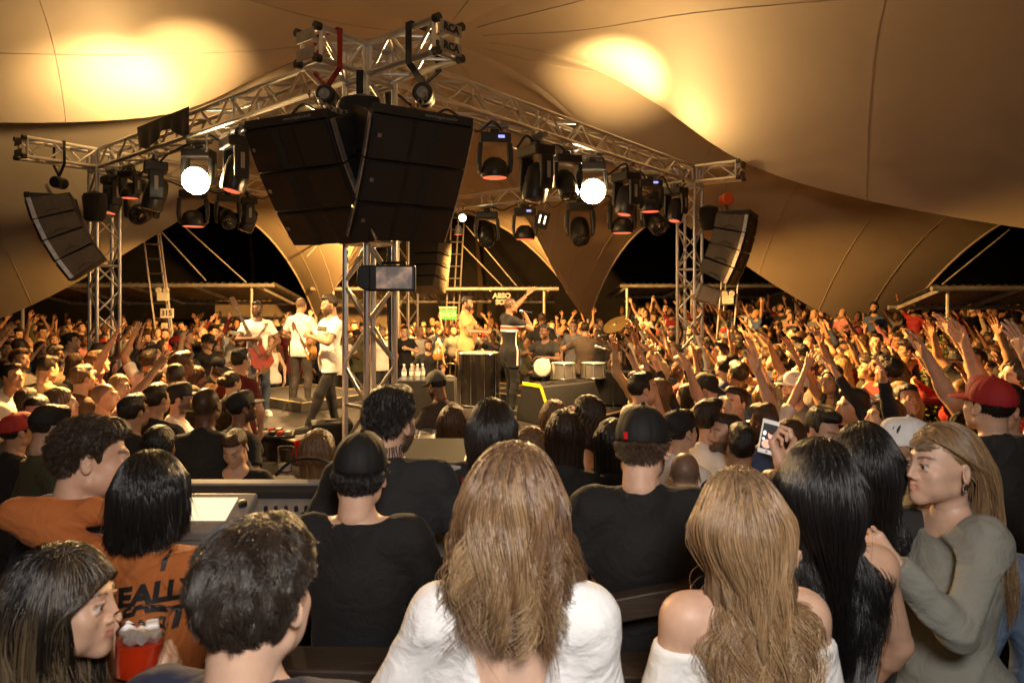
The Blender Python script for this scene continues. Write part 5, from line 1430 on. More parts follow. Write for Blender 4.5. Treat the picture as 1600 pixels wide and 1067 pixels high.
for a, b in zip(st[:-1],st[1:]):
    a, b = Mp @ Vector(a), Mp @ Vector(b); d = (b-a); m.box((a+b)/2,(0.06,0.008,d.length*1.04), d.to_track_quat('Z','Y').to_matrix())
m.build('strap', M_['leather_brown'], gt)
# 2 man seen from behind
loc, s = stand_at(470,465,11.2,DZ); fg = figure('m', s, arms=[((-0.13,-0.24,1.08),(-1,0.6,-0.2)),((0.14,-0.22,1.10),(1,0.6,-0.2))], hands=('relax','relax'), legs=[((-0.12,0.0,0.085),(0,-1,0)),((0.12,0.04,0.085),(0,-1,0))])
make_person(fg,'mu',loc,R(168),'shaven headed musician in white tee with his back to the camera',SK['tan'],None,HC['black'],'tee',white,(0.045,0.035,0.03),(0.75,0.73,0.70),res=PR,group=GM,hem=0.82)
# 3 man with small guitar, walking
loc, s = stand_at(516,462,9.0,DZ); rz = R(-48)
fg = figure('m', s, arms=[((-0.08,-0.27,1.20),(-1,0.4,-0.5)),((0.05,-0.30,1.27),(1,0.3,-0.6))], hands=('relax','grip'), palm=((0.2,0.9,0),(-0.5,0.8,0)), head_rot=(4,0,-12), legs=[((-0.12,0.14,0.085),(0,-1,0)),((0.06,-0.36,0.085),(0,-1,0))])
wk, wp_ = make_person(fg,'mb',loc,rz,'musician in white tee with dark chest print stepping forward by the front column',SK['tan'],'quiff',HC['dark'],'tee',white,blk,(0.015,0.015,0.017),res=PR,group=GM,hair_h=0.006,hem=0.80)
Mp = Matrix.Translation(loc) @ Matrix.Rotation(rz,4,'Z') @ Matrix.Scale(s,4)
Mg = place(loc, rz, (-0.06,-0.25,1.10), roll=R(-62), tilt=R(-6)); guitar('small amber ukulele held by the stepping musician', Mg, 'uke', 'guitar_amber', Mg.translation)
w3 = wrap_band(wk, wp_['shirt'],1.335,1.388,'black_paint','chest_print',math.pi-0.85,math.pi+0.85,16,0.004)
me = text_mesh('ALL NOT THE WAY', 0.030, 0.0006); me.transform(Matrix.Translation((0,-0.165,1.360)) @ Matrix.Rotation(R(90),4,'X')); me.materials.clear(); me.materials.append(M_['label_white'])
bv_ = BVHTree.FromPolygons([v.co for v in wp_['shirt'].data.vertices],[p.vertices for p in wp_['shirt'].data.polygons])
for v in me.vertices:
    h_ = bv_.ray_cast(Vector((v.co.x,-0.6,v.co.z)),Vector((0,1,0)))
    if h_[0]: v.co = h_[0]+Vector((0,-0.007,0))
link(bpy.data.objects.new('lettering', me), wp_['shirt'])
m = MB(); q = Mp @ Vector(fg['head'][0]); ear = Mp @ Vector(fg['head'][0]+fg['head'][1] @ v3(0.083,0.0,-0.012)); tag_ = m.lathe([(0,-0.008),(0.009,-0.006),(0.009,0.006),(0,0.008)],10,Matrix.Translation(ear)); tag(m.build('earpiece', M_['black_plastic']),'black in-ear monitor of the stepping musician','earpiece')
# 4 yellow shirt
loc, s = stand_at(729,463,12.4,DZ); fg = figure('m', s, arms=[((-0.10,-0.34,1.16),(-1,0.6,-0.6)),((0.06,-0.36,1.18),(1,0.5,-0.6))], hands=('fist','fist'), palm=((0.6,0,-0.8),(-0.6,0,-0.8)), head_rot=(6,0,0))
make_person(fg,'mb',loc,R(78),'musician in yellow tee standing side-on behind the tall drum',SK['tan'],'quiff',HC['dark'],'tee',(0.64,0.47,0.19),(0.03,0.04,0.06),(0.05,0.05,0.05),res=PR,group=GM,hair_h=0.006,hem=0.82)
# 5 singer
loc, s = stand_at(797,465,10.5,DZ); rz = R(118)
fg = figure('m', s, arms=[((-0.06,-0.25,1.50),(-0.9,0.1,-1)),((0.16,-0.42,1.86),(1,0.2,-0.4))], hands=('fist','open'), palm=((0.8,0.4,0.2),(0.3,-0.6,0)), head_rot=(-4,0,-4), legs=[((-0.10,0.03,0.085),(0,-1,0)),((0.13,-0.06,0.085),(0,-1,0))])
sg, sp_ = make_person(fg,'mu',loc,rz,'singer in black tee with red and white stripe, one arm raised high',SK['brown'],None,HC['black'],'tee',(0.006,0.0055,0.006),(0.006,0.006,0.0065),(0.02,0.02,0.02),res=PR,group=GM,hem=0.72)
Mp = Matrix.Translation(loc) @ Matrix.Rotation(rz,4,'Z') @ Matrix.Scale(s,4)
mat('stripe_white',(0.75,0.73,0.70),0.8); mat('stripe_red',(0.55,0.05,0.03),0.8)
a0, a1 = -math.pi*0.98, math.pi*0.98
wrap_band(sg, sp_['shirt'],1.27,1.305,'stripe_white','stripe',a0,a1,60,0.004)
wrap_band(sg, sp_['shirt'],1.307,1.345,'stripe_red','stripe',a0,a1,60,0.0042)
wrap_band(sg, sp_['shirt'],1.347,1.362,'stripe_white','stripe',a0,a1,60,0.0046)
wrap_band(sg, sp_['shirt'],0.76,1.26,'stripe_white','side_stripe',-1.75,-1.60,2,0.005,30)
wrap_band(sg, sp_['shirt'],0.76,1.26,'stripe_white','side_stripe',1.60,1.75,2,0.005,30)
def microphone(lab, a, b):
    a = Vector(a); b = Vector(b); t = thing('microphone', lab, 'microphone', a); q = (b-a).to_track_quat('Z','Y').to_matrix().to_4x4(); Mx = Matrix.Translation(a) @ q
    m = MB(); m.lathe([(0,-0.0),(0.022,0.006),(0.026,0.02),(0.024,0.045),(0.019,0.05),(0,0.05)],14,Mx); m.build('head', M_['steel'], t, smooth=True)
    m = MB(); m.lathe([(0.017,0.05),(0.016,0.12),(0.012,0.21),(0,0.212)],12,Mx); m.build('handle', M_['black_plastic'], t, smooth=True)
microphone('black microphone held at the mouth of the singer', Mp @ Vector((0.0,-0.165,1.585)), Mp @ Vector((-0.03,-0.38,1.55)))
m = MB(); w_ = Mp @ Vector(fg['wrist'][1]); e_ = Mp @ Vector(fg['elbow'][1]); m.tube([w_+(e_-w_)*0.05, w_+(e_-w_)*0.13],0.038,14); tag(m.build('wristwatch', M_['silver'], smooth=True),'bright metal wristwatch on the raised arm of the singer','watch')
# 6 bald man behind
loc, s = stand_at(847,488,13.4,0.35); fg = figure('m', s, bulk=1.05); make_person(fg,'mu',loc,R(165),'bald man in black tee standing behind the percussionists',SK['brown'],None,HC['black'],'tee',blk,blk,None,res=PR,group=GM)
# 7 seated percussionist
SEATL = [((-0.16,-0.42,0.085),(-0.3,-1,0.4)),((0.16,-0.42,0.085),(0.3,-1,0.4))]
loc, s = stand_at(856,510,11.6,DZ,1.31); s = 1.0; fg = figure('m', s, seat=0.52, legs=SEATL, lean=8, arms=[((-0.16,-0.40,0.86),(-1,0.5,-0.3)),((0.10,-0.36,0.80),(1,0.5,-0.3))], hands=('open','relax'), palm=((0,0,-1),(0,0,-1)), head_rot=(0,0,-8))
make_person(fg,'ms',loc,R(-32),'smiling seated percussionist in black tee behind the small drums',SK['dark'],'short',HC['black'],'tee',blk,blk,(0.03,0.03,0.03),res=PR,group=GM,hair_h=0.006)
def stool(loc, lab, h):
    t = thing('stool', lab, 'stool', loc, 'drummers stools'); loc = Vector(loc)
    m = MB(); m.lathe([(0,h-0.06),(0.15,h-0.06),(0.165,h-0.03),(0.15,h),(0,h)],20,Matrix.Translation(loc)); m.build('seat', M_['black_fabric'], t, smooth=True)
    for k in range(3):
        a = k*2.094; m = MB(); m.tube([loc+Vector((0,0,h-0.06)),loc+Vector((0.22*math.cos(a),0.22*math.sin(a),0.0))],0.012,6); m.build('leg', M_['chrome'], t)
stool(loc,'black round stool under the smiling percussionist',0.42)
# 8 seated back view, and his neighbour
loc, s = stand_at(914,513,12.1,DZ,1.31); fg = figure('m', 1.0, seat=0.52, legs=SEATL, bulk=1.08, lean=6, arms=[((-0.18,-0.36,0.92),(-1,0.5,-0.3)),((0.18,-0.36,0.92),(1,0.5,-0.3))])
make_person(fg,'mu',loc,R(172),'seated musician in brown grey tee seen from behind',SK['tan'],'short',HC['dark'],'tee',(0.10,0.07,0.05),blk,(0.03,0.03,0.03),res=PR,group=GM,hair_h=0.007)
stool(loc,'black round stool under the musician in brown grey tee',0.42)
loc, s = stand_at(896,518,13.6,0.30,1.6); fg = figure('m', 0.92, head_rot=(0,0,25)); make_person(fg,'m',loc,R(-30),'light haired man in grey tee behind the seated musician',SK['light'],'short',HC['lbrown'],'tee',(0.25,0.25,0.27),blk,None,res=PR,group=GM,hair_h=0.007)
# 9 keyboard man on the floor in front of the stage
loc, s = stand_at(692,578,6.1,0.0,1.80); fg = figure('m', s, lean=6, arms=[((-0.20,-0.36,1.02),(-1,0.6,-0.3)),((0.14,-0.40,1.05),(1,0.6,-0.3))], hands=('flat','flat'), palm=((0,0,-1),(0,0,-1)), head_rot=(14,0,-12))
make_person(fg,'mb',loc,R(-128),'man in grey cap and brown polo leaning over a white pad',SK['brown'],'short',HC['black'],'tee',(0.07,0.05,0.04),blk,None,cap=(0.11,0.10,0.085),res=PR,group=GM,hair_h=0.006)
t = thing('sampler_pad', 'white electronic pad on a stand beside the man in the grey cap', 'instrument', (-0.86,5.85,0))
m = MB(); m.box((-0.86,5.85,1.20),(0.40,0.30,0.05),Matrix.Rotation(R(14),3,'X')); m.build('case', M_['white_paint'], t, bevel=0.012)
for i in range(3):
    for j in range(2): m = MB(); m.box((-0.98+0.12*i,5.79+0.13*j,1.213+0.033*j),(0.10,0.11,0.012),Matrix.Rotation(R(14),3,'X')); m.build('pad', M_['console_grey'], t, bevel=0.004)
for sx in (-1,1): m = MB(); m.tube([(-0.86+sx*0.15,5.85,1.17),(-0.86-sx*0.18,5.85,0)],0.014,6); m.build('leg', M_['chrome'], t)
# 10 man behind the table, 11 seated acoustic guitarist
loc, s = stand_at(669,548,12.9,0.10,1.45); fg = figure('m', 0.9, head_rot=(0,0,10)); make_person(fg,'mb',(loc.x,12.9,0.0),R(12),'bearded drummer with necklace sitting low behind the table',SK['tan'],'short',HC['dark'],'tee',blk,blk,None,res=PR,group=GM,hair_h=0.007)
rz = R(62); loc = Vector((-4.15,9.35,0.31)); fg = figure('m', 0.98, seat=0.50, legs=SEATL, lean=14, arms=[((-0.10,-0.30,0.92),(-1,0.5,-0.2)),((0.34,-0.34,1.02),(1,0.3,-0.5))], hands=('relax','grip'), palm=((0.3,0.9,0),(-0.3,0.9,0.2)), head_rot=(14,0,0))
make_person(fg,'mb',loc,rz,'seated guitarist in black cap playing an acoustic guitar at the left',SK['tan'],'short',HC['black'],'tee',blk,blk,(0.03,0.03,0.03),cap=blk,res=PR,group=GM,hair_h=0.006)
Mg = place(loc, rz, (-0.08,-0.24,0.80), roll=R(76), tilt=R(-10)); guitar('amber acoustic guitar on the lap of the seated guitarist', Mg, 'acoustic', 'guitar_amber', Mg.translation)
stool(loc,'black round stool under the seated guitarist',0.40)
# drums
def drum(name, lab, c, r, h, shell, lugs=10, cat='drum', stand=None, tilt=0):
    c = Vector(c); t = thing(name, lab, cat, c, 'percussion on the stage'); Mx = Matrix.Translation(c) @ Matrix.Rotation(tilt,4,'X')
    m = MB(); m.lathe([(0,0.01),(r*0.985,0.01),(r*0.985,h-0.01),(0,h-0.012)],30,Mx); m.build('shell', M_[shell], t, smooth=True)
    m = MB(); m.lathe([(r*0.99,h-0.008),(r*0.9,h-0.002),(0,h-0.001)],30,Mx); m.build('drum_head', M_['drum_head'], t, smooth=True)
    for z in (0.012,h-0.012):
        m = MB(); pts = [Mx @ Vector((r*1.015*math.cos(a),r*1.015*math.sin(a),z)) for a in np.linspace(0,2*math.pi,31)]; m.tube(pts,0.012,6,caps=False); m.build('hoop', M_['chrome'], t, smooth=True)
    for k in range(lugs):
        a = 2*math.pi*k/lugs; m = MB(); m.tube([Mx @ Vector((r*1.02*math.cos(a),r*1.02*math.sin(a),0.01)),Mx @ Vector((r*1.02*math.cos(a),r*1.02*math.sin(a),h-0.01))],0.007,6); m.build('tension_rod', M_['chrome'], t)
    if stand:
        for k in range(3):
            a = 2*math.pi*k/3+0.5; m = MB(); m.tube([Mx @ Vector((r*0.9*math.cos(a),r*0.9*math.sin(a),0.0)),Vector((c.x+r*1.0*math.cos(a),c.y+r*1.0*math.sin(a),stand))],0.012,6); m.build('leg', M_['chrome'], t)
    return t
drum('surdo_drum','tall black drum with pale head in front of the yellow shirted musician',U(748,632,11.35).to_tuple()[:2]+(DZ+0.02,),0.345,0.86,'drum_black',10)
drum('small_drum','left one of two small silver drums beside the singer',U(880,600,11.0).to_tuple()[:2]+(1.10,),0.20,0.26,'drum_silver',8,stand=DZ)
drum('small_drum','right one of two small silver drums beside the singer',U(927,600,11.1).to_tuple()[:2]+(1.10,),0.20,0.25,'drum_silver',8,stand=DZ)
q = U(847,573,11.0); drum('frame_drum','dark round frame drum seen edge-on left of the small drums',q,0.145,0.06,'drum_black',6,tilt=R(78))
m = MB(); 
def mic_stand(lab, base, top, boom=None):
    base = Vector(base); top = Vector(top); t = thing('microphone_stand', lab, 'stand', base, 'microphone stands')
    m = MB(); m.tube([base,top],0.011,6); m.build('pole', M_['black_paint'], t)
    for k in range(3):
        a = k*2.094+0.4; m = MB(); m.tube([base+Vector((0,0,0.16)),base+Vector((0.26*math.cos(a),0.26*math.sin(a),0.01))],0.009,6); m.build('leg', M_['black_paint'], t)
    if boom is not None:
        m = MB(); m.tube([top,Vector(boom)],0.009,6); m.build('boom', M_['black_paint'], t); e = Vector(boom)
        m = MB(); m.lathe([(0,-0.03),(0.024,-0.02),(0.024,0.02),(0.016,0.03),(0.012,0.16),(0,0.16)],12,Matrix.Translation(e) @ (top-e).to_track_quat('Z','Y').to_matrix().to_4x4()); m.build('microphone', M_['steel'], t, smooth=True)
mic_stand('black microphone stand between the two guitarists',(-3.55,10.9,DZ),(-3.55,10.9,DZ+1.15),(-3.75,10.6,DZ+1.30))
mic_stand('black microphone stand in front of the seated guitarist',(-3.6,9.25,0.31),(-3.6,9.25,1.35),(-3.9,9.25,1.48))
mic_stand('black microphone stand beside the silver drums',(1.62,10.95,DZ),(1.62,10.95,1.55),(1.35,11.0,1.62))
mic_stand('black boom stand over the percussion riser',(1.95,12.0,DZ+0.15),(1.95,12.0,1.8),(1.5,11.7,1.75))
c = U(961,506,12.2); t = thing('cymbal', 'tilted brass cymbal on a stand right of the percussionists', 'cymbal', (c.x,c.y,DZ+0.15))
Mx = Matrix.Translation(c) @ Matrix.Rotation(R(-30),4,'Y') @ Matrix.Rotation(R(24),4,'X')
m = MB(); m.lathe([(0,0.03),(0.03,0.028),(0.045,0.01),(0.10,0.006),(0.235,-0.012),(0.235,-0.015),(0.0,0.0)],36,Mx); m.build('plate', M_['brass'], t, smooth=True)
m = MB(); m.tube([c+Vector((0,0,-0.01)),(c.x,c.y,DZ+0.2)],0.012,6); m.build('pole', M_['chrome'], t)
for k in range(3): a = k*2.094; m = MB(); m.tube([(c.x,c.y,DZ+0.45),(c.x+0.3*math.cos(a),c.y+0.3*math.sin(a),DZ+0.15)],0.01,6); m.build('leg', M_['chrome'], t)
c = U(958,533,11.9); t = thing('bar_chimes', 'row of hanging metal chimes below the cymbal', 'chimes', c)
m = MB(); m.box(c,(0.36,0.03,0.03)); m.build('bar', M_['neck_wood'], t)
for k in range(18): m = MB(); x = -0.16+k*0.019; m.tube([c+Vector((x,0,-0.03)),c+Vector((x,0,-0.10-0.10*k/18))],0.005,6); m.build('chime', M_['silver'], t)
m = MB(); m.tube([c,(c.x,c.y,DZ+0.2)],0.012,6); m.build('pole', M_['chrome'], t)
# percussion shelf, table with bottles
def table(lab, c, w, d, h, mt='black_fabric'):
    c = Vector(c); t = thing('table', lab, 'table', c, 'tables on the stage'); m = MB(); m.box(c+Vector((0,0,h-0.02)),(w,d,0.04)); m.build('top', M_['black_paint'], t, bevel=0.005)
    m = MB(); vs = []; n = 40
    P = [(-w/2,-d/2),(w/2,-d/2),(w/2,d/2),(-w/2,d/2)]; ring = []
    for k in range(4):
        for i in range(n//4): f = i/(n/4); a, b = P[k], P[(k+1)%4]; ring.append((a[0]+(b[0]-a[0])*f, a[1]+(b[1]-a[1])*f))
    for lv, z in enumerate((h+0.004,h*0.5,0.04)):
        for i,(x,y) in enumerate(ring): q = 1+0.02+0.05*lv*(0.5+0.5*math.sin(i*1.9)); vs.append(c+Vector((x*q,y*q,z)))
    N = len(ring); m.add(vs,[[l*N+i,l*N+(i+1)%N,(l+1)*N+(i+1)%N,(l+1)*N+i] for l in range(2) for i in range(N)]+[list(range(N))]); m.build('cloth', M_[mt], t, smooth=False)
table('table under black cloth with bottles left of the tall drum', (-1.22,9.75,DZ), 0.80,0.45,0.62)
table('low percussion table right of the silver drums', (1.75,11.35,DZ), 0.75,0.4,0.55)
def bottle(lab, p):
    p = Vector(p); t = thing('water_bottle', lab, 'bottle', p, 'water bottles on the table')
    m = MB(); m.lathe([(0,0.0),(0.032,0.0),(0.034,0.02),(0.032,0.07),(0.034,0.12),(0.030,0.15),(0.014,0.185),(0.013,0.20),(0,0.20)],14,Matrix.Translation(p)); m.build('body', M_['bottle_water'], t, smooth=True)
    m = MB(); m.lathe([(0,0.2),(0.015,0.2),(0.015,0.222),(0,0.222)],12,Matrix.Translation(p)); m.build('lid', M_['white_paint'], t)
    m = MB(); m.lathe([(0.0345,0.06),(0.0345,0.115)],14,Matrix.Translation(p)); m.build('label_band', M_['label_white'], t, smooth=True)
for i,(x,y) in enumerate(((-1.52,9.62),(-1.42,9.66),(-1.33,9.62),(-1.27,9.70))): bottle(('leftmost','second','third','rightmost')[i]+' water bottle on the black clothed table', (x,y,DZ+0.626))
q = U(684,548,10.6); t = thing('gourd_shaker','pale gourd shaker standing by the drummer','instrument',q,'percussion on the stage'); m = MB(); m.lathe([(0,-0.14),(0.06,-0.13),(0.085,-0.08),(0.07,-0.01),(0.028,0.05),(0.022,0.12),(0,0.13)],16,Matrix.Translation(q)); m.build('gourd', M_['guitar_amber'], t, smooth=True)
m = MB(); m.tube([q+Vector((0,0,-0.14)),(q.x,q.y,DZ)],0.014,6); m.build('stand', M_['chrome'], t)
# pedal boards
for i,(px,py,Y) in enumerate(((418,668,8.9),(432,675,8.7),(905,640,10.2))):
    c = U(px,py,Y); c.z = DZ; t = thing('pedal_board',('small black effects pedals by the bearded guitarist','second row of effects pedals near the deck edge','effects pedals on the deck right of the wedge monitor')[i],'pedals',c,'effects pedals')
    m = MB(); m.box(c+Vector((0,0,0.02)),(0.42,0.2,0.03)); m.build('board', M_['black_paint'], t)
    for k in range(4): m = MB(); m.box(c+Vector((-0.15+0.1*k,0,0.06)),(0.07,0.11,0.05)); m.build('pedal', M_[('console_grey','black_plastic','red_strap','alu_dark')[k]], t, bevel=0.008)
# ================================================================ the people close to the camera
NR = (0.010,0.0040,0.0034)
GF = 'people watching from the terrace'
TZ = 0.30
def near(fig, kind, loc, rz, lab, skin, **kw):
    kw.setdefault('res', NR); kw.setdefault('near', True); kw.setdefault('group', GF); kw.setdefault('hair_h', 0.0045); kw.setdefault('legs', True); kw.setdefault('fold', 0.0045)
    return make_person(fig, kind, loc, rz, lab, skin, **kw)
def pw(fig, loc, rz): return Matrix.Translation(loc) @ Matrix.Rotation(rz,4,'Z') @ Matrix.Scale(fig['scale'],4)
_figure = figure
def figure(*a, **k):
    k.setdefault('shrug', 0.035); return _figure(*a, **k)
def wtgt(px, py, Y, loc, rz, s): return to_local(loc, rz, s, U(px,py,Y))
# A woman in the white open-backed blouse, middle
loc, s = stand_at(800,686,1.34,TZ); rz = R(180)
fA = figure('f', s, head_rot=(4,-4,-24), arms=[((-0.24,-0.02,0.90),(-1,0.5,0)),((0.26,-0.10,1.00),(1,0.75,-0.1))], hands=('relax','relax'))
oA, pA = near(fA,'f',loc,rz,'woman with long brown hair in white open-backed blouse, centre front',SK['fair'],hair='bobback',hair_col=(0.10,0.055,0.028),shirt='long',shirt_col=(0.80,0.80,0.80),pants_col=(0.02,0.02,0.025),hem=0.84,vback=0.85,flare=0.01,grow=0.016,fold=0.006,shirt_h=0.0075)
strands(pA['hair'],fA['headM'],13000,'long',0.31,seed=3,part=0.015,wave=0.034,wfreq=1.3,clump=80,radius=0.00065,streak=0.75,body=body_ells(fA),base_col=(0.17,0.090,0.042),lenvar=0.3,gather=0.3,tuck=-0.03,thick=0.008)
# B man with dark tousled hair, close left
loc, s = stand_at(395,806,1.10,TZ); rz = R(172)
fB = figure('m', s, head_rot=(6,0,-4)); oB, pB = near(fB,'m',loc,rz,'man with tousled dark hair in navy shirt, closest to the camera',SK['fair'],hair='short',hair_col=(0.012,0.009,0.008),shirt='tee',shirt_col=(0.012,0.016,0.04),neck=-0.006)
strands(pB['hair'],fB['headM'],15000,'short',0.052,seed=5,wave=0.006,wfreq=0.8,clump=230,radius=0.0005,base_col=(0.030,0.021,0.015),M=12,lenvar=0.45,sweep=(0.15,0.35,0.05),lift=0.0,puff=0.012,messy=0.22)
# C woman drinking, in profile at the left edge
loc, s = stand_at(52,846,1.34,TZ); rz = R(98)
fC = figure('f', s, lean=4, head_rot=(-2,0,0), arms=[(wtgt(236,1092,1.27,loc,rz,s),(-1,0.2,-1)),((0.2,-0.12,1.0),(1,0.5,0))], hands=('grip','relax'), palm=((0.25,0.95,0),None))
oC, pC = near(fC,'f',loc,rz,'dark haired woman with pale tips drinking from a plastic cup, left edge',SK['light'],hair='under',hair_col=(0.014,0.011,0.010),shirt='tank',shirt_col=(0.03,0.03,0.03))
strands(pC['hair'],fC['headM'],9000,'long',0.46,seed=8,part=-0.02,wave=0.020,wfreq=1.4,clump=70,radius=0.00065,streak=0.40,body=body_ells(fC),base_col=(0.010,0.008,0.007),lenvar=0.3,tuck=-0.050,gather=0.6,back=0.25)
MC = pw(fC,loc,rz)
def cup(lab, p, axis, r0, r1, h, fill, drink='drink_red', body='plastic_clear', ice=False):
    p = Vector(p); t = thing('plastic_cup', lab, 'cup', p, 'drinking cups'); Mx = Matrix.Translation(p) @ Vector(axis).to_track_quat('Z','Y').to_matrix().to_4x4()
    m = MB(); m.lathe([(0,0.0),(r0,0.0),(r1,h),(r1+0.002,h+0.002),(r1-0.0022,h),(r0-0.002,0.003),(0,0.003)],26,Mx); m.build('wall', M_[body], t, smooth=True)
    if fill:
        rf = r0+(r1-r0)*fill-0.003; m = MB(); m.lathe([(0,0.004),(r0-0.003,0.004),(rf,h*fill),(0,h*fill+0.001)],24,Mx); m.build('drink', M_[drink], t, smooth=True)
    if ice:
        rr = random.Random(4)
        for k in range(9):
            c = Mx @ Vector((rr.uniform(-.6,.6)*r1*0.8, rr.uniform(-.6,.6)*r1*0.8, h*(fill+rr.uniform(0.02,0.22)))); m = MB(); m.box(c,(0.022,0.022,0.022),Euler((rr.uniform(0,3),rr.uniform(0,3),0)).to_matrix()); m.build('ice_cube', M_['ice'], t, bevel=0.004)
    return t
cw = MC @ Vector(fC['wrist'][0])
cup('clear plastic cup of red drink with ice, held by the woman at the left edge', U(212,1052,1.25), (0.08,0.10,1.0), 0.036,0.047,0.105,0.55,ice=True)
# D man with brown hair being hugged
loc, s = stand_at(137,648,2.05,TZ); rz = R(158)
fD = figure('m', s, head_rot=(8,6,-36)); oD, pD = near(fD,'m',loc,rz,'man with short brown hair in blue denim shirt being hugged',SK['light'],hair='short',hair_col=(0.030,0.019,0.012),shirt='long',shirt_col=(0.020,0.035,0.075),cloth='denim',neck=-0.004)
strands(pD['hair'],fD['headM'],9000,'short',0.018,seed=9,wave=0.004,clump=500,radius=0.0005,base_col=(0.040,0.024,0.014),M=8,lenvar=0.4,sweep=(-0.1,0.35,0.1))
# E woman in the orange sweatshirt
loc, s = stand_at(236,701,1.80,TZ); rz = R(180)
wl_ = wtgt(178,800,1.86,loc,rz,s)
fE = figure('f', s, head_rot=(6,6,12), arms=[((-0.20,-0.24,1.10),(-1,0.4,-0.2)),(wl_,(1,0.25,0.05))], hands=('relax','relax'), palm=(None,(0,-1,0.3)))
oE, pE = near(fE,'f',loc,rz,'woman with shiny black bob in orange sweatshirt, arm round a man',SK['light'],hair='bobback',hair_col=(0.006,0.005,0.005),shirt='long',shirt_col=(0.36,0.105,0.022),neck=-0.008,grow=0.020,flare=0.01,fold=0.007)
strands(pE['hair'],fE['headM'],9000,'long',0.20,seed=12,part=0.0,wave=0.004,wfreq=0.8,clump=120,radius=0.00065,body=body_ells(fE),base_col=(0.007,0.006,0.006),lenvar=0.12,tuck=-0.02)
def back_print(shirt, lines, size, x0, z0, dz, mt, shear=0.1, name='lettering'):
    me0 = shirt.data; bv = BVHTree.FromPolygons([v.co for v in me0.vertices],[p.vertices for p in me0.polygons])
    for i, ln in enumerate(lines):
        me = text_mesh(ln[0], size*ln[2], 0.0, shear=shear, bold=0.0035); bm = bmesh.new(); bm.from_mesh(me); bmesh.ops.triangulate(bm,faces=bm.faces); bmesh.ops.subdivide_edges(bm,edges=[e for e in bm.edges if e.calc_length() > 0.02],cuts=2); bmesh.ops.triangulate(bm,faces=bm.faces); bmesh.ops.subdivide_edges(bm,edges=[e for e in bm.edges if e.calc_length() > 0.008],cuts=1); bm.to_mesh(me); bm.free()
        for v in me.vertices:
            x, z = -(v.co.x+x0+ln[1]), z0-dz*i+v.co.y+0.10*v.co.x
            h_ = bv.ray_cast(Vector((x,0.6,z)),Vector((0,-1,0)))
            v.co = (h_[0]+Vector((0,0.007,0))) if h_[0] else Vector((x,0.13,z))
        me.materials.clear(); me.materials.append(M_[mt]); link(bpy.data.objects.new(name, me), shirt)
back_print(pE['shirt'],[('I',0.075,0.62),('REALLY',0.045,1.0),("DON'T",0.02,1.0)],0.072,0.0,1.500,0.074,'black_paint',shear=0.12)
ME = pw(fE,loc,rz); w_ = Vector(fE['wrist'][1]); e_ = Vector(fE['elbow'][1])
m = MB(); m.tube([ME @ (w_+(e_-w_)*0.12), ME @ (w_+(e_-w_)*0.22)],0.030,16); tag(m.build('wristwatch', M_['black_plastic'], smooth=True),'wide black watch on the arm round the man in denim','watch')
m = MB(); m.tube([ME @ (w_+(e_-w_)*0.40), ME @ (w_+(e_-w_)*0.55)],0.0335,16); m.build('arm_band_tattoo', M_['tattoo_ink'], None, smooth=True)
bpy.data.objects['arm_band_tattoo'].parent = oE; bpy.data.objects['arm_band_tattoo'].matrix_parent_inverse = (Matrix.Translation(loc) @ Matrix.Rotation(rz,4,'Z') @ Matrix.Scale(s,4)).inverted()
# F man in black cap
loc, s = stand_at(562,676,2.10,TZ); fF = figure('m', s, head_rot=(4,-3,0)); oF, pF = near(fF,'m',loc,R(180),'man in plain black cap and wide-necked black tee seen from behind',SK['fair'],hair='short',hair_col=(0.010,0.008,0.007),shirt='tee',shirt_col=(0.007,0.007,0.0075),cap=(0.006,0.006,0.006),neck=0.030)
strands(pF['hair'],fF['headM'],5000,'short',0.03,seed=15,wave=0.003,clump=250,radius=0.0005,base_col=(0.012,0.009,0.008),M=8,zmax=0.02)
# G man with neck tattoo
loc, s = stand_at(608,604,2.50,TZ); rz = R(182); fG = figure('m', s, bulk=1.08, head_rot=(2,0,-28)); oG, pG = near(fG,'mb',loc,rz,'broad man with tattooed neck in charcoal tee behind the black cap',SK['light'],hair='quiff',hair_col=(0.012,0.009,0.007),shirt='tee',shirt_col=(0.016,0.016,0.018))
strands(pG['hair'],fG['headM'],6000,'short',0.024,seed=17,wave=0.003,clump=300,radius=0.0005,base_col=(0.016,0.011,0.008),M=8,sweep=(0,0.4,0))
MG = pw(fG,loc,rz)
def tattoo(person, fn, name='tattoo'):
    """small ink strokes laid on the skin"""
    me0 = person.data; bv = BVHTree.FromPolygons([v.co for v in me0.vertices],[p.vertices for p in me0.polygons]); m = MB()
    for pts, w in fn:
        prev = None; vs = []
        for p in pts:
            p = Vector(p); l_, n_, _, _ = bv.find_nearest(p)
            vs.append((l_+n_*0.0012, n_))
        for (a, na), (b, nb_) in zip(vs[:-1],vs[1:]):
            sd = (b-a).cross(na).normalized()*w
            m.add([a-sd,a+sd,b+sd,b-sd],[[0,1,2,3]])
    return m.build(name, M_['tattoo_ink'], person, local=True)
nk = fG['T'](0,0.05,1.53); st_ = []
rq = random.Random(5)
for k in range(16):
    a = -1.5+3.0*k/15
    for L0 in (0.0,0.04):
        st_.append(([(0.07*math.sin(a+q*0.12*rq.uniform(-1,1)), 0.03+0.07*math.cos(a), 1.505+L0+q*0.035) for q in np.linspace(0,1,4)], 0.0030))
tattoo(oG, st_)
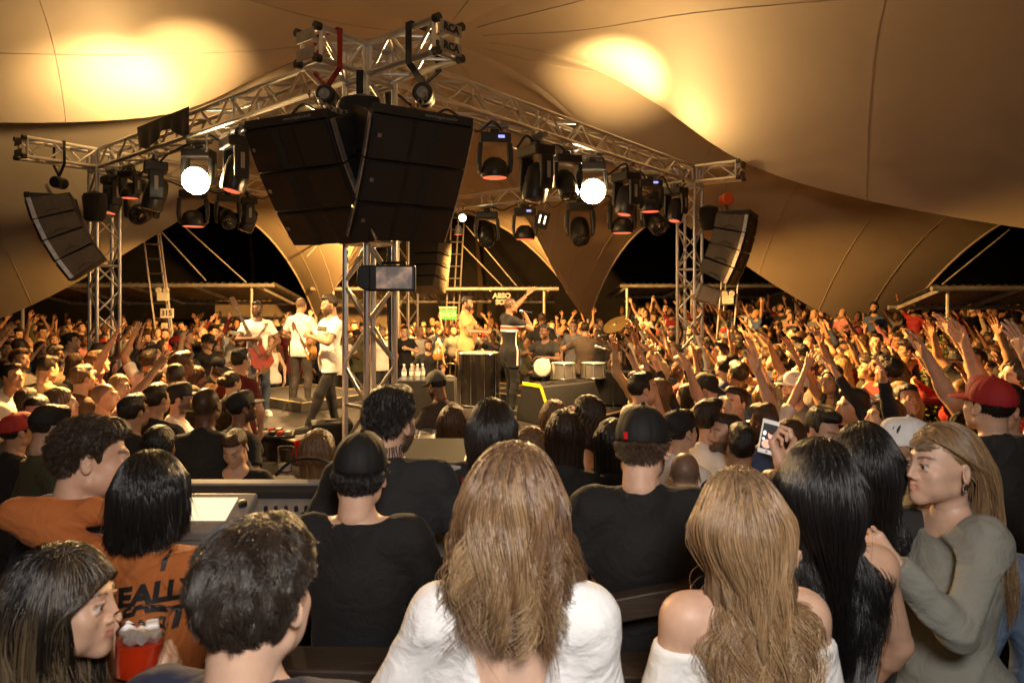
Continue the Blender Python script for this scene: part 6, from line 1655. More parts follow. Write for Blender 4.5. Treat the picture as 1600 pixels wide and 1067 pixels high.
# H man in black cap with glasses
loc, s = stand_at(1003,634,2.20,TZ); rz = R(180); fH = figure('m', s, bulk=1.12, head_rot=(8,0,-22)); oH, pH = near(fH,'mb',loc,rz,'broad man in black cap, glasses and black tee seen from behind',SK['fair'],hair='short',hair_col=(0.06,0.034,0.018),shirt='tee',shirt_col=(0.006,0.006,0.0065),cap=(0.006,0.006,0.006),neck=-0.010)
strands(pH['hair'],fH['headM'],6000,'short',0.014,seed=19,wave=0.001,clump=400,radius=0.0005,base_col=(0.075,0.042,0.022),M=6,zmax=0.02)
HMH = Matrix(fH['headM'].tolist())
m = MB(); m.box((0.030,0.122,0.040),(0.012,0.010,0.022)); m.build('red_tab', M_['red_plastic'], pH['cap'], local=True)
MH = pw(fH,loc,rz) @ HMH; t = thing('glasses','thin dark glasses on the broad man in the black cap','glasses',MH @ Vector((0,-0.09,0)))
for sx in (-1,1):
    m = MB(); m.tube([MH @ Vector((sx*0.034+0.024*math.cos(a),-0.104,-0.004+0.018*math.sin(a))) for a in np.linspace(0,2*math.pi,17)],0.0014,5,caps=False); m.build('rim', M_['black_plastic'], t)
    m = MB(); m.tube([MH @ Vector((sx*0.060,-0.100,0.002)),MH @ Vector((sx*0.079,-0.04,0.004)),MH @ Vector((sx*0.081,0.02,0.0))],0.0016,5); m.build('temple', M_['black_plastic'], t)
m = MB(); m.tube([MH @ Vector((-0.011,-0.106,-0.001)),MH @ Vector((0.011,-0.106,-0.001))],0.0014,5); m.build('bridge', M_['black_plastic'], t)
# I blonde woman in off-shoulder top
loc, s = stand_at(1160,726,1.50,TZ); rz = R(184); fI = figure('f', s, head_rot=(8,3,0)); oI, pI = near(fI,'f',loc,rz,'woman with very long blonde hair in white off-shoulder top',SK['fair'],hair='longback',hair_col=(0.14,0.085,0.045),shirt='long',shirt_col=(0.80,0.80,0.79),off=1.395,neck=0.02,grow=0.018,hem=0.84)
strands(pI['hair'],fI['headM'],13000,'long',0.70,seed=23,part=0.01,wave=0.036,wfreq=2.2,clump=110,radius=0.00065,streak=0.95,body=body_ells(fI,0.016),base_col=(0.27,0.160,0.078),lenvar=0.25,M=28,gather=2.4,tuck=-0.03,thick=0.008)
# J black haired woman with the phone
loc, s = stand_at(1282,681,1.78,TZ); rz = R(176)
fJ = figure('f', s, head_rot=(6,0,-6), arms=[((-0.2,-0.2,1.0),(-1,0.5,0)),(wtgt(1222,726,2.04,loc,rz,s),(-0.5,-0.1,-1))], hands=('relax','grip'), palm=(None,(-0.75,0.65,0.3)))
oJ, pJ = near(fJ,'f',loc,rz,'woman with long black hair in white strappy dress holding up a phone',SK['light'],hair='longback',hair_col=(0.007,0.006,0.006),shirt='tank',shirt_col=(0.70,0.70,0.70),off=1.33,hem=0.80)
strands(pJ['hair'],fJ['headM'],10000,'long',0.56,seed=29,part=-0.02,wave=0.010,wfreq=1.2,clump=90,radius=0.00065,body=body_ells(fJ),base_col=(0.007,0.006,0.006),lenvar=0.3,tuck=-0.02,gather=1.8,drift=(-0.05,0,0))
for sx in (-1,1):
    m = MB(); me0 = oJ.data; bv = BVHTree.FromPolygons([v.co for v in me0.vertices],[p.vertices for p in me0.polygons]); pts = []
    for z in np.linspace(1.31,1.47,9):
        h_ = bv.ray_cast(Vector((sx*(0.075+0.10*(1.47-z)),0.5,z)),Vector((0,-1,0))); pts.append((h_[0]+Vector((0,0.003,0))) if h_[0] else Vector((sx*0.08,0.08,z)))
    m.tube(pts,0.004,6); m.build('strap', M_['white_paint'], pJ['shirt'], local=True, smooth=True)
e_, w_ = fJ['elbow'][1], fJ['wrist'][1]; st_ = []
for k in range(14):
    c = e_+(w_-e_)*(0.35+0.03*k)+v3(0.012*math.sin(k*2.1),0.05,0); st_.append(([tuple(c+v3(0.014*math.cos(k+q),0,0.012*math.sin(k*1.7+q*2))) for q in np.linspace(0,2.2,5)],0.0028))
tattoo(oJ, st_)
ph = U(1201,682,2.06); t = thing('smartphone','white smartphone showing a filmed face, held up in the crowd','phone',ph)
Mph = Matrix.Translation(ph) @ Matrix.Rotation(R(14),4,'Y') @ Matrix.Rotation(R(-8),4,'Z') @ Matrix.Rotation(R(-14),4,'X') @ Matrix.Scale(0.74,4)
m = MB(); m.box((0,0,0),(0.068,0.008,0.140)); m.build('case', M_['phone_white'], t, bevel=0.0035, M=Mph)
m = MB(); m.box((0,-0.0045,0.0),(0.058,0.001,0.104)); scr = m.build('screen', M_['black_plastic'], t, M=Mph)
mat('phone_skin',(0.5,0.3,0.2),0.4,emit=(0.95,0.55,0.40),estr=0.55); mat('phone_dark',(0.01,0.01,0.01),0.3,emit=(0.05,0.03,0.03),estr=0.3); mat('phone_bright',(0.8,0.8,0.8),0.3,emit=(0.9,0.85,0.8),estr=0.6)
for rx, rz_, cx, cz, mt, dy in ((0.016,0.021,0.010,0.010,'phone_skin',-0.0056),(0.021,0.016,0.011,0.026,'phone_dark',-0.0060),(0.020,0.018,-0.005,-0.030,'phone_skin',-0.0054),(0.007,0.010,-0.019,0.012,'phone_bright',-0.0053),(0.006,0.006,-0.020,-0.012,'phone_bright',-0.0053)):
    m = MB(); m.add([(cx+rx*math.cos(a),dy,cz+rz_*math.sin(a)) for a in np.linspace(0,2*math.pi,18,endpoint=False)],[list(range(18))]); m.build('screen_image', M_[mt], t, M=Mph)
m = MB(); m.lathe([(0,0),(0.005,0),(0.005,0.001),(0,0.001)],14,Mph @ Matrix.Translation((0,-0.0045,-0.060)) @ Matrix.Rotation(R(90),4,'X')); m.build('home_button', M_['console_grey'], t)
# K second dark haired woman
loc, s = stand_at(1352,657,2.15,TZ); fK = figure('f', s, head_rot=(8,0,6)); oK, pK = near(fK,'f',loc,R(170),'woman with long black hair in black top behind the phone holder',SK['light'],hair='long',hair_col=(0.007,0.006,0.006),shirt='tee',shirt_col=(0.02,0.02,0.02))
strands(pK['hair'],fK['headM'],7000,'long',0.5,seed=31,part=0.02,wave=0.008,clump=80,radius=0.0007,body=body_ells(fK),base_col=(0.007,0.006,0.006),tuck=-0.02,gather=1.5)
# L blonde woman in profile
loc, s = stand_at(1478,656,2.02,TZ); rz = R(-82)
fL = figure('f', s, head_rot=(-3,0,0), arms=[((-0.22,-0.05,0.93),(-1,0.5,0)),(wtgt(1394,876,1.80,loc,rz,s),(0.35,0.1,-1))], hands=('relax','fist'), palm=(None,(-0.9,0.3,0)))
oL, pL = near(fL,'f',loc,rz,'blonde woman in profile wearing a grey green sheer blouse, hand at chin',SK['fair'],hair='under',hair_col=(0.11,0.07,0.038),shirt='long',shirt_col=(0.21,0.21,0.18),neck=0.014,grow=0.022,flare=0.02,fold=0.008,hem=0.82)
strands(pL['hair'],fL['headM'],12000,'long',0.54,seed=37,part=-0.03,wave=0.014,wfreq=1.3,clump=110,radius=0.00065,streak=0.95,body=body_ells(fL,0.02),base_col=(0.20,0.12,0.058),lenvar=0.2,back=1.8,tuck=0.035,gather=0.3,thick=0.008)
ML = pw(fL,loc,rz) @ Matrix(fL['headM'].tolist())
m = MB(); m.tube([ML @ Vector((0.084,0.006+0.006*math.sin(a)*0.6,-0.050+0.011*math.cos(a))) for a in np.linspace(0,2*math.pi,15)],0.0036,7,caps=False); tag(m.build('earring', M_['silver'], smooth=True),'silver hoop earring of the blonde woman in profile','earring')
# M red cap, N white cap, O man at the edge
loc, s = stand_at(1548,588,3.0,TZ); rz = R(-168); fM = figure('m', s, head_rot=(-4,0,0)); oM, pM = near(fM,'m',loc,rz,'person in bright red cap with dark hair behind the blonde woman',SK['light'],hair='short',hair_col=(0.012,0.009,0.008),shirt='tee',shirt_col=(0.02,0.02,0.02),cap=(0.30,0.012,0.012))
loc, s = stand_at(1418,652,2.75,TZ); rz = R(-95); fN = figure('m', s); oN, pN = near(fN,'m',loc,rz,'person in white cap half hidden behind the blonde woman',SK['tan'],hair='short',hair_col=(0.012,0.009,0.008),shirt='tee',shirt_col=(0.10,0.10,0.10),cap=(0.72,0.72,0.72))
loc, s = stand_at(1668,742,1.95,TZ); fO = figure('m', s); oO, pO = near(fO,'m',loc,R(170),'person in pale blue denim shirt cut off by the right edge',SK['light'],hair='short',hair_col=(0.012,0.009,0.008),shirt='long',shirt_col=(0.08,0.12,0.19),cloth='denim')

# ---------------------------------------------------------------- terrace rail, mixing desk
t = thing('wooden_rail', 'dark wooden rail in front of the men in black', 'rail', (-0.4,1.86,TZ))
m = MB(); m.box((-0.45,1.86,1.395),(2.6,0.13,0.05),Matrix.Rotation(R(1.0),3,'Y')); m.build('top_plank', M_['dark_wood'], t, bevel=0.006)
m = MB(); m.box((-0.45,1.90,1.18),(2.6,0.03,0.12)); m.build('lower_plank', M_['dark_wood'], t, bevel=0.004)
for x in (-1.5,-0.5,0.55): m = MB(); m.box((x,1.945,0.84),(0.07,0.06,1.06)); m.build('post', M_['dark_wood'], t, bevel=0.004)
t = thing('wooden_bench_back', 'dark wooden bar slanting up beside the blonde woman', 'rail', (0.45,2.0,TZ))
a, b = U(945,965,1.95), U(1075,915,2.05); d = b-a; m = MB(); m.box((a+b)/2,(d.length,0.05,0.07),Matrix.Rotation(-math.atan2(d.z,d.x),3,'Y')); m.build('bar', M_['dark_wood'], t, bevel=0.005)
for q in (a,b): m = MB(); m.box((q.x,q.y+0.05,(q.z+TZ)/2-0.03),(0.05,0.04,q.z-TZ-0.03)); m.build('post', M_['dark_wood'], t)
# mixing desk
CX, CY, CZ = -1.02, 2.98, 1.34
t = thing('mixing_desk', 'grey mixing desk with bright screen behind the man with tousled hair', 'mixing desk', (CX,CY,TZ))
tl = Matrix.Translation((CX,CY,CZ)) @ Matrix.Rotation(R(17),4,'X')
m = MB(); m.box((0,0,0),(1.10,0.62,0.10)); m.build('chassis', M_['console_grey'], t, bevel=0.012, M=tl)
m = MB(); m.prism([(-0.55,0.05),(0.55,0.05),(0.55,0.095),(-0.55,0.095)],0.24,0.31); m.build('rear_bridge', M_['console_dark'], t, bevel=0.008, M=tl)
m = MB(); m.box((0,0.30,0.102),(1.12,0.04,0.014)); m.build('rear_lip', M_['console_grey'], t, bevel=0.004, M=tl)
m = MB(); m.box((-0.32,0.06,0.085),(0.36,0.26,0.05)); sc_ = m.build('screen_unit', M_['console_grey'], t, bevel=0.01, M=tl @ Matrix.Rotation(R(5),4,'X'))
m = MB(); m.box((-0.34,0.075,0.112),(0.25,0.15,0.004)); m.build('display', M_['screen_cream'], t, M=tl @ Matrix.Rotation(R(5),4,'X'))
m = MB(); m.lathe([(0,0.11),(0.02,0.11),(0.018,0.14),(0,0.142)],14,tl @ Matrix.Translation((-0.175,0.09,0))); m.build('dial', M_['fader'], t, smooth=True)
m = MB(); m.box((0.0,-0.24,0.058),(1.04,0.13,0.012)); m.build('arm_rest', M_['console_dark'], t, bevel=0.004, M=tl)
fm = MB(); fm.box((0,0,0.012),(0.016,0.026,0.020)); fmesh = fm.mesh('fader', M_['fader'], bevel=0.004)
km = MB(); km.lathe([(0,0),(0.010,0),(0.008,0.022),(0,0.023)],10); kmesh = km.mesh('knob', M_['fader'], smooth=True)
tli = Matrix.Translation(-t.location) @ tl
sm_ = MB(); sm_.box((0,0,0.001),(0.005,0.11,0.002)); smesh = sm_.mesh('fader_slot', M_['fader'])
for k in range(14):
    x = -0.10+k*0.046
    child('fader_slot', smesh, t, tli @ Matrix.Translation((x,-0.10,0.0505)))
    child('fader', fmesh, t, tli @ Matrix.Translation((x,-0.14+0.06*((k*37)%10)/10,0.052)))
    for j in range(4): child('knob', kmesh, t, tli @ Matrix.Translation((x,0.0+j*0.05,0.0505)))
for x in (-0.45,0.45):
    m = MB(); m.box((CX+x,CY,(CZ+TZ)/2-0.08),(0.08,0.45,CZ-TZ-0.22)); m.build('leg', M_['console_dark'], t)
cable([(CX-0.1,CY+0.26,CZ+0.22),(CX+0.0,CY+0.22,CZ+0.30),(CX+0.15,CY+0.20,CZ+0.30),(CX+0.28,CY+0.24,CZ+0.20)],0.008,'black cable looping over the mixing desk','black_plastic','cables on the mixing desk')
cable([(CX+0.35,CY+0.2,CZ+0.2),(CX+0.43,CY+0.24,CZ+0.28),(CX+0.52,CY+0.28,CZ+0.37)],0.005,'thin gooseneck lamp rising from the mixing desk','black_plastic','cables on the mixing desk')
RX = -0.34
t = thing('equipment_rack', 'stack of grey rack units right of the tattooed man', 'rack', (RX,2.98,TZ))
m = MB(); m.box((RX,3.02,1.02),(0.30,0.50,1.42)); m.build('case', M_['console_dark'], t, bevel=0.008)
for k, (z, hh, mt) in enumerate(((1.68,0.10,'console_grey'),(1.55,0.12,'alu_dark'),(1.40,0.10,'console_grey'),(1.27,0.13,'console_dark'),(1.12,0.09,'console_grey'),(0.98,0.12,'alu_dark'))):
    m = MB(); m.box((RX,2.76,z),(0.27,0.03,hh*0.86)); u_ = m.build('rack_unit', M_[mt], t, bevel=0.004)
    for j in range(4): child('knob', kmesh, t, Matrix.Translation(Vector((RX-0.10+j*0.06,2.745,z))-t.location) @ Matrix.Rotation(R(90),4,'X'))
m = MB(); m.box((RX+0.05,2.742,1.27),(0.08,0.004,0.02)); m.build('indicator', M_['lens_red'], t)

figure = _figure
# ================================================================ the crowd
UPR = ((-0.30,-0.16,1.93),(-1,0.3,0)); UPL = ((0.30,-0.16,1.93),(1,0.3,0))
VAR = {
 'down': dict(arms=None, hands=('relax','relax')),
 'upr': dict(arms=[UPR,DN(1)], hands=('open','relax')),
 'upl': dict(arms=[DN(-1),((0.22,-0.30,1.88),(1,0.2,-0.3))], hands=('relax','open')),
 'both': dict(arms=[((-0.26,-0.22,1.90),(-1,0.3,0)),((0.30,-0.12,1.94),(1,0.3,0))], hands=('open','open')),
 'clap': dict(arms=[((-0.045,-0.34,1.52),(-1,0.2,-0.6)),((0.045,-0.34,1.52),(1,0.2,-0.6))], hands=('clap','clap'), palm=((1,0,0),(-1,0,0))),
 'film': dict(arms=[((-0.08,-0.36,1.62),(-1,0.1,-0.7)),((0.10,-0.36,1.60),(1,0.1,-0.7))], hands=('grip','grip'), palm=((0.6,0.7,0),(-0.6,0.7,0))),
 'peace': dict(arms=[((-0.24,-0.28,1.90),(-1,0.2,-0.3)),DN(1)], hands=('peace','relax')),
 'drink': dict(arms=[DN(-1),((0.12,-0.28,1.30),(1,0.3,-0.6))], hands=('relax','grip'), palm=(None,(-0.9,0.3,0))),
}
FIGS = {}
def variant(sex, pose, up=0):
    k = (sex, pose, up)
    if k not in FIGS: FIGS[k] = figure(sex, 1.0, head_rot=(-8 if up == 0 else 10, 0, 0 if up == 0 else 12), **VAR[pose])
    return FIGS[k], k
POSEW = {'down':'arms down','upr':'one arm raised','upl':'waving one hand','both':'both arms raised','clap':'clapping','film':'holding up both hands','peace':'raising two fingers','drink':'holding a drink'}
COLN = [('black',(0.012,0.012,0.013)),('black',(0.016,0.014,0.014)),('white',(0.72,0.70,0.67)),('white',(0.70,0.66,0.60)),('grey',(0.13,0.13,0.13)),('navy',(0.02,0.03,0.07)),('red',(0.30,0.02,0.02)),('wine',(0.12,0.015,0.02)),('beige',(0.40,0.30,0.20)),('blue',(0.05,0.09,0.20)),('olive',(0.06,0.06,0.03)),('pink',(0.50,0.20,0.20))]
HAIRN = {'black':'black','dark':'dark','brown':'brown','lbrown':'light brown','blonde':'blonde','grey':'grey'}
STYLEN = {'short':'short','quiff':'swept-up','curly':'curly','long':'long','bob':'chin-length','wavy':'wavy','pony':'tied-back','bun':'pinned-up',None:'shaved'}
PEOPLE = []     # (object, descriptor, zone, px) to label at the end
def zone(px, Y):
    if Y < 6.0:
        if px < 560: return 'near the mixing desk'
        if px < 960: return 'in front of the stage'
        if px < 1340: return 'right of the capped man'
        return 'near the green shrub'
    if px < 145: return 'past the left column'
    if px < 330: return 'beside the left column'
    if px < 540: return 'behind the guitarists'
    if px < 780: return 'behind the tall drum'
    if px < 1000: return 'behind the percussion'
    if px < 1110: return 'beside the right column'
    if px < 1300: return 'past the right column'
    return 'under the right tent point'
def proj(p): return 800+p[0]/p[1]*1066.7, 465+(CAM_Z-p[2])/p[1]*1066.7
CRES = (0.017,0.0078,0.0062)
def crowd_person(x, y, base, rz, sex, pose, up, kind, hs, hcol, skin, sname, scol, stype, scale, cap=None, capback=False, lab=None, group='crowd around the stage', pants=(0.02,0.02,0.025), glow=None):
    fg, k = variant(sex, pose, up)
    o, parts = make_person(fg, kind, (x,y,base), rz, 'x', skin, hs, hcol, stype, scol, pants, None, cap=cap, cap_back=capback, key=k, res=CRES, group=group, hair_h=0.008)
    o.scale = (scale,)*3
    if lab: o['label'] = lab
    return o
SKL = [SK['light'],SK['fair'],SK['tan'],SK['tan'],SK['brown'],SK['dark'],(0.48,0.28,0.18)]
TAKEN = []
def at_px(px, top, Y, base, scale=None):
    q = U(px, top, Y); return q.x, Y, (q.z-base)/1.785
# people one can pick out: px, head top, depth, facing, sex, pose, looking down, head, hair, hair colour, skin, shirt name, shirt kind, cap
W_ = {'black':(0.012,0.012,0.013),'white':(0.74,0.72,0.69),'grey':(0.13,0.13,0.13),'brown':(0.09,0.05,0.03),'wine':(0.12,0.015,0.02),'red':(0.33,0.02,0.02),'beige':(0.40,0.30,0.20),'navy':(0.02,0.03,0.07),'pink':(0.5,0.2,0.2)}
PICK = [
 (322,604,4.4,178,'m','down',0,'mu',None,'black','dark','black','long',None,'bald broad man in black sweater seen from behind, left of the desk'),
 (376,613,5.0,140,'m','down',0,'mb','short','black','brown','black','tee','black','bearded man in black cap and tee looking towards the stage'),
 (243,600,5.1,170,'m','upl',0,'m','short','dark','tan','black','tee',None,'dark haired man in black tee seen from behind, one arm out'),
 (279,600,5.4,115,'m','down',0,'mb','short','dark','light','white','tee','black','man in black cap and white tee in profile near the desk'),
 (207,617,4.6,165,'m','down',0,'m','short','black','tan','black','tee',None,'man with black hair in black tee behind the hugging couple'),
 (162,598,5.6,100,'m','down',0,'mu',None,'brown','light','black','tee',None,'shaven man in profile behind the hugging couple'),
 (186,585,6.2,60,'f','down',0,'f','wavy','blonde','fair','black','tank',None,'blonde woman in profile above the shaven man'),
 (127,571,6.2,160,'m','down',0,'m','short','lbrown','light','brown','long',None,'light brown haired man in brown jacket seen from behind'),
 (92,606,5.0,120,'f','clap',0,'f','long','lbrown','fair','beige','tank',None,'woman with light brown hair and raised hands near the left edge'),
 (58,617,4.8,15,'m','down',1,'ms','short','black','light','grey','tee',None,'laughing dark haired man facing the camera near the left edge'),
 (26,648,4.4,150,'m','drink',0,'m','short','black','tan','black','tee','red','man in dark red cap at the left edge'),
 (18,570,6.6,80,'m','down',0,'m','quiff','black','tan','white','tee',None,'dark haired man in white tee in profile at the left edge'),
 (70,560,7.6,30,'m','down',0,'m','short','dark','light','black','tee',None,'clean shaven man in black looking right, left crowd'),
 (150,548,7.4,120,'m','upr',0,'m','short','brown','light','pink','tee',None,'man in pale pink shirt with one bent arm raised, left crowd'),
 (497,672,3.45,165,'f','drink',0,'f','long','lbrown','light','black','tank',None,'woman with long light brown hair beside the stage step'),
 (708,633,4.1,165,'f','down',0,'f','long','brown','tan','black','tee',None,'woman with reddish brown hair in black tee in front of the stage'),
 (652,694,3.4,172,'f','down',0,'f','long','brown','light','grey','tee',None,'woman with straight brown hair right of the tattooed man'),
 (882,640,3.5,176,'f','down',0,'f','long','dark','light','black','tee',None,'woman with long dark brown hair in black, right of the red strap'),
 (918,618,4.2,-110,'f','down',0,'f','wavy','dark','light','black','tank',None,'woman with dark wavy hair in profile by the wedge monitor'),
 (957,655,3.5,165,'f','drink',0,'f','long','black','tan','black','tank',None,'bare shouldered woman with black hair left of the capped man'),
 (866,625,4.4,160,'f','film',0,'f','wavy','lbrown','light','black','tee',None,'woman with light brown hair under the wedge monitor'),
 (830,668,3.6,130,'f','down',0,'f','bob','lbrown','light','black','tee',None,'woman with short light hair right of the red bag strap'),
 (1108,628,4.2,120,'m','down',0,'mb','quiff','dark','light','white','tee',None,'bearded man with faded hair in white tee, in profile'),
 (1062,643,4.0,125,'m','down',0,'m','short','dark','light','white','tee','black','man in backwards black cap and white tee right of the capped man'),
 (1137,648,4.1,-80,'m','drink',0,'mb','short','dark','light','black','tee',None,'bearded man in profile sipping a drink'),
 (1158,668,3.75,175,'m','down',0,'m','quiff','black','tan','black','tee',None,'man with cropped black hair seen from behind, below the phone'),
 (1070,706,3.35,150,'m','down',1,'mu',None,'lbrown','fair','black','tee',None,'balding man with bowed head right of the capped man'),
 (1283,640,3.9,15,'m','down',1,'m','quiff','black','light','black','tee',None,'black haired man with bowed head facing the camera'),
 (1236,655,3.8,120,'f','down',0,'f','bun','brown','tan','beige','tank',None,'woman with pinned-up brown hair right of the phone'),
 (1102,584,5.6,20,'m','down',1,'mb','short','black','light','black','tee','black','bearded man in black cap facing the camera among raised arms'),
 (1243,583,5.6,-70,'m','upr',0,'mb','short','black','light','grey','tee','white','man in white cap and grey tee with one arm raised'),
 (1334,610,4.6,-85,'m','down',0,'m','quiff','black','tan','black','tee',None,'man with swept black hair in profile looking up'),
 (1002,583,5.2,110,'m','down',0,'m','short','black','light','black','long',None,'man in dark jacket in profile beside the wedge monitor'),
 (1385,622,4.3,-100,'f','both',0,'f','long','brown','light','black','long',None,'woman in black long sleeves throwing both arms up'),
 (1416,600,5.2,0,'m','down',0,'m','short','black','light','black','tee',None,'round faced man facing the camera left of the shrub'),
 (1030,592,5.6,-100,'f','both',0,'f','long','lbrown','light','beige','tank',None,'woman with light brown hair raising both arms beside the wedge monitor'),
 (1195,600,5.4,150,'f','upr',0,'f','long','blonde','light','white','tee',None,'woman with long blonde hair raising a pale sleeved arm'),
 (1150,605,5.0,-60,'m','both',0,'m','short','dark','light','black','tee',None,'man raising both hands in front of the right column'),
 (1262,560,6.6,-70,'m','both',0,'m','short','black','tan','grey','tee',None,'man with both arms stretched up right of the right column'),
 (1300,575,6.2,-60,'f','upr',0,'f','long','dark','tan','black','tank',None,'dark haired woman with one arm stretched up, right crowd'),
 (1596,560,4.3,-95,'f','both',0,'f','long','dark','light','black','tank',None,'woman with both bare arms raised high at the right edge'),
 (1570,600,3.6,-90,'m','both',0,'m','short','black','light','black','tee',None,'man with both arms raised above the red cap'),
 (1625,590,3.9,-80,'m','upr',0,'m','short','dark','light','red','tee',None,'person in red with one arm raised at the right edge'),
 (1525,545,6.8,-70,'m','both',0,'m','short','dark','tan','black','tee',None,'man with both arms raised behind the shrub'),
]
for (px,top,Y,az,sex,pose,up,kind,hs,hc,skn,sn,st_,cap,lab) in PICK:
    x, y, sc = at_px(px, top, Y, 0.0)
    crowd_person(x, y, 0.0 if Y > 3.25 else TZ, R(az), sex, pose, up, kind, hs, HC[hc], SK[skn], sn, W_[sn], st_, min(max(sc,0.90),1.13), W_[cap] if cap else None, 'backwards' in lab, lab, 'people near the stage')
    TAKEN.append((x,y))
loc, sc_ = stand_at(768,620,2.80,TZ); fQ = figure('f', sc_, shrug=0.03, head_rot=(2,0,-8)); oQ, pQ = near(fQ,'f',loc,R(178),'woman with very dark long hair and red bag strap seen from behind',SK['light'],hair='longback',hair_col=(0.010,0.007,0.006),shirt='tee',shirt_col=(0.012,0.012,0.012),res=(0.013,0.006,0.005))
strands(pQ['hair'],fQ['headM'],7000,'long',0.50,seed=51,part=0.0,wave=0.012,wfreq=1.2,clump=80,radius=0.0008,body=body_ells(fQ),base_col=(0.016,0.010,0.007),tuck=-0.03,gather=0.8)
me0 = pQ['shirt'].data; bv = BVHTree.FromPolygons([v.co for v in me0.vertices],[p.vertices for p in me0.polygons]); pts = []
for z in np.linspace(0.95,1.46,14):
    h_ = bv.ray_cast(Vector((0.125-0.02*(z-0.95),0.6,z)),Vector((0,-1,0)))
    if h_[0]: pts.append(h_[0]+Vector((0,0.006,0)))
m = MB(); m.tube(pts,0.0075,6); m.build('bag_strap', M_['red_strap'], pQ['shirt'], local=True, smooth=True)
# the guard in a suit
x, y, sc = at_px(371,668,4.3,0.0); fg = figure('m', sc, bulk=1.08, head_rot=(26,0,-6), lean=4)
og, pg = make_person(fg,'m',(x,y,0),R(8),'man in black suit and gold tie looking down behind the mixing desk',SK['light'],'short',HC['brown'],'long',(0.010,0.010,0.011),blk,None,res=(0.013,0.0065,0.006),group='people near the stage',hair_h=0.006,neck=0.02)
TAKEN.append((x,y))
wrap_band(og, pg['shirt'],1.10,1.47,'label_white','shirt_front',math.pi-0.30,math.pi+0.30,4,0.003,8)
mat('tie_gold',(0.45,0.28,0.06),0.5)
wrap_band(og, pg['shirt'],1.08,1.46,'tie_gold','tie',math.pi-0.14,math.pi+0.14,3,0.007,8)
m = MB(); sh_ = pg['shirt']
# random fill
DKP = [Vector((-1.2,7.0,0))+Vector((0,-0.85,0)),Vector((3.0,11.85,0)),Vector((-1.5,15.8,0)),Vector((-6.1,10.4,0))]
def inside(p, poly):
    r = False; n = len(poly)
    for i in range(n):
        a, b = poly[i], poly[(i+1)%n]
        if (a.y > p[1]) != (b.y > p[1]) and p[0] < (b.x-a.x)*(p[1]-a.y)/(b.y-a.y)+a.x: r = not r
    return r
cands = []
rgc = random.Random(21)
Y = 3.9
spots = []
while Y < 21.0:
    sp = 0.50 if Y < 9 else (0.56 if Y < 13 else 0.72)
    xw = 0.80*Y+0.5; n = int(2*xw/sp)
    for i in range(n+1):
        spots.append((-xw+i*sp+rgc.uniform(-.16,.16), Y+rgc.uniform(-.15,.15)))
    Y += sp*0.92
OBST = [(-2.02,7.62,0.5),(-5.25,9.3,0.45),(2.35,9.6,0.45),(-0.9,5.9,0.45),(-0.60,6.1,0.5),(F_.x,F_.y,0.5),(L_.x,L_.y,0.4),(R_.x,R_.y,0.4),(B_.x,B_.y,0.4),(-4.15,9.35,0.6),(-1.0,3.0,1.0),(-0.3,3.0,0.6),(2.98,4.7,0.75),(2.7,4.0,0.5),(0.3,13.4,0.4)]
for x, y in spots:
    if y < 3.7 or inside((x,y), DKP): continue
    if any(math.hypot(x-a,y-b) < r_ for a,b,r_ in OBST): continue
    if any(math.hypot(x-a,y-b) < 0.42 for a,b in TAKEN): continue
    px, py = proj((x,y,1.7))
    if px < -40 or px > 1650: continue
    if y < 9.6 and 372 < px < 570: continue          # the open floor beside the stage step
    if 4.4 < y < 9.9 and 560 < px < 985: continue    # the open floor in front of the deck
    if y < 4.4 and 560 < px < 700: continue
    if y < 5.2 and (px < 560 or px > 960) and rgc.random() < 0.25: continue
    base = 0.44 if (3.1 < x < 15.9 and 15.7 < y < 21.1) else 0.0
    d2 = min([math.hypot(x-a,y-b) for a,b in TAKEN] or [9])
    cands.append((y,x,base,px)); TAKEN.append((x,y))
cands.sort()
N_IND = 300-len(PICK)+0
def rand_spec(x, y, base):
    sex = 'f' if rgc.random() < 0.45 else 'm'
    right = x > 2.0
    r_ = rgc.random(); up_p = 0.46 if right else 0.25
    pose = rgc.choice(['upr','upl','both','clap','film','peace','both']) if r_ < up_p else rgc.choice(['down','down','down','drink'])
    if y < 6.0 and not right and rgc.random() < 0.75: pose = 'down'
    if y < 10 and 250 < 800+x/y*1066.7 < 420: pose = 'down'
    kind = ('f' if rgc.random() < 0.8 else 'fs') if sex == 'f' else rgc.choice(['m','mb','mb','m','ms','mu'])
    hs = rgc.choice(['long','long','wavy','wavy','pony','bob','bun']) if sex == 'f' else (None if kind == 'mu' else rgc.choice(['short','short','quiff','quiff','curly']))
    hc = rgc.choice(['black','dark','dark','brown','lbrown','blonde']) if sex == 'f' else rgc.choice(['black','black','dark','dark','brown','grey'])
    sn, sc = rgc.choice(COLN); st = rgc.choice(['tank','tee','tank','long']) if sex == 'f' else rgc.choice(['tee','tee','tee','long'])
    cap = None
    if sex == 'm' and kind != 'mu' and rgc.random() < 0.16: cap = rgc.choice([('black',(0.012,0.012,0.012)),('white',(0.72,0.72,0.70)),('red',(0.28,0.015,0.015)),('grey',(0.2,0.2,0.2))])
    rz = math.atan2(-1.2-x, -(11.2-y))+rgc.gauss(0,0.38)
    skn = rgc.choice(SKL); scale = rgc.uniform(0.93,1.04) if sex == 'm' else rgc.uniform(0.88,0.97)
    return sex, pose, kind, hs, hc, sn, sc, st, cap, rz, skn, scale
rest = []
ind = 0
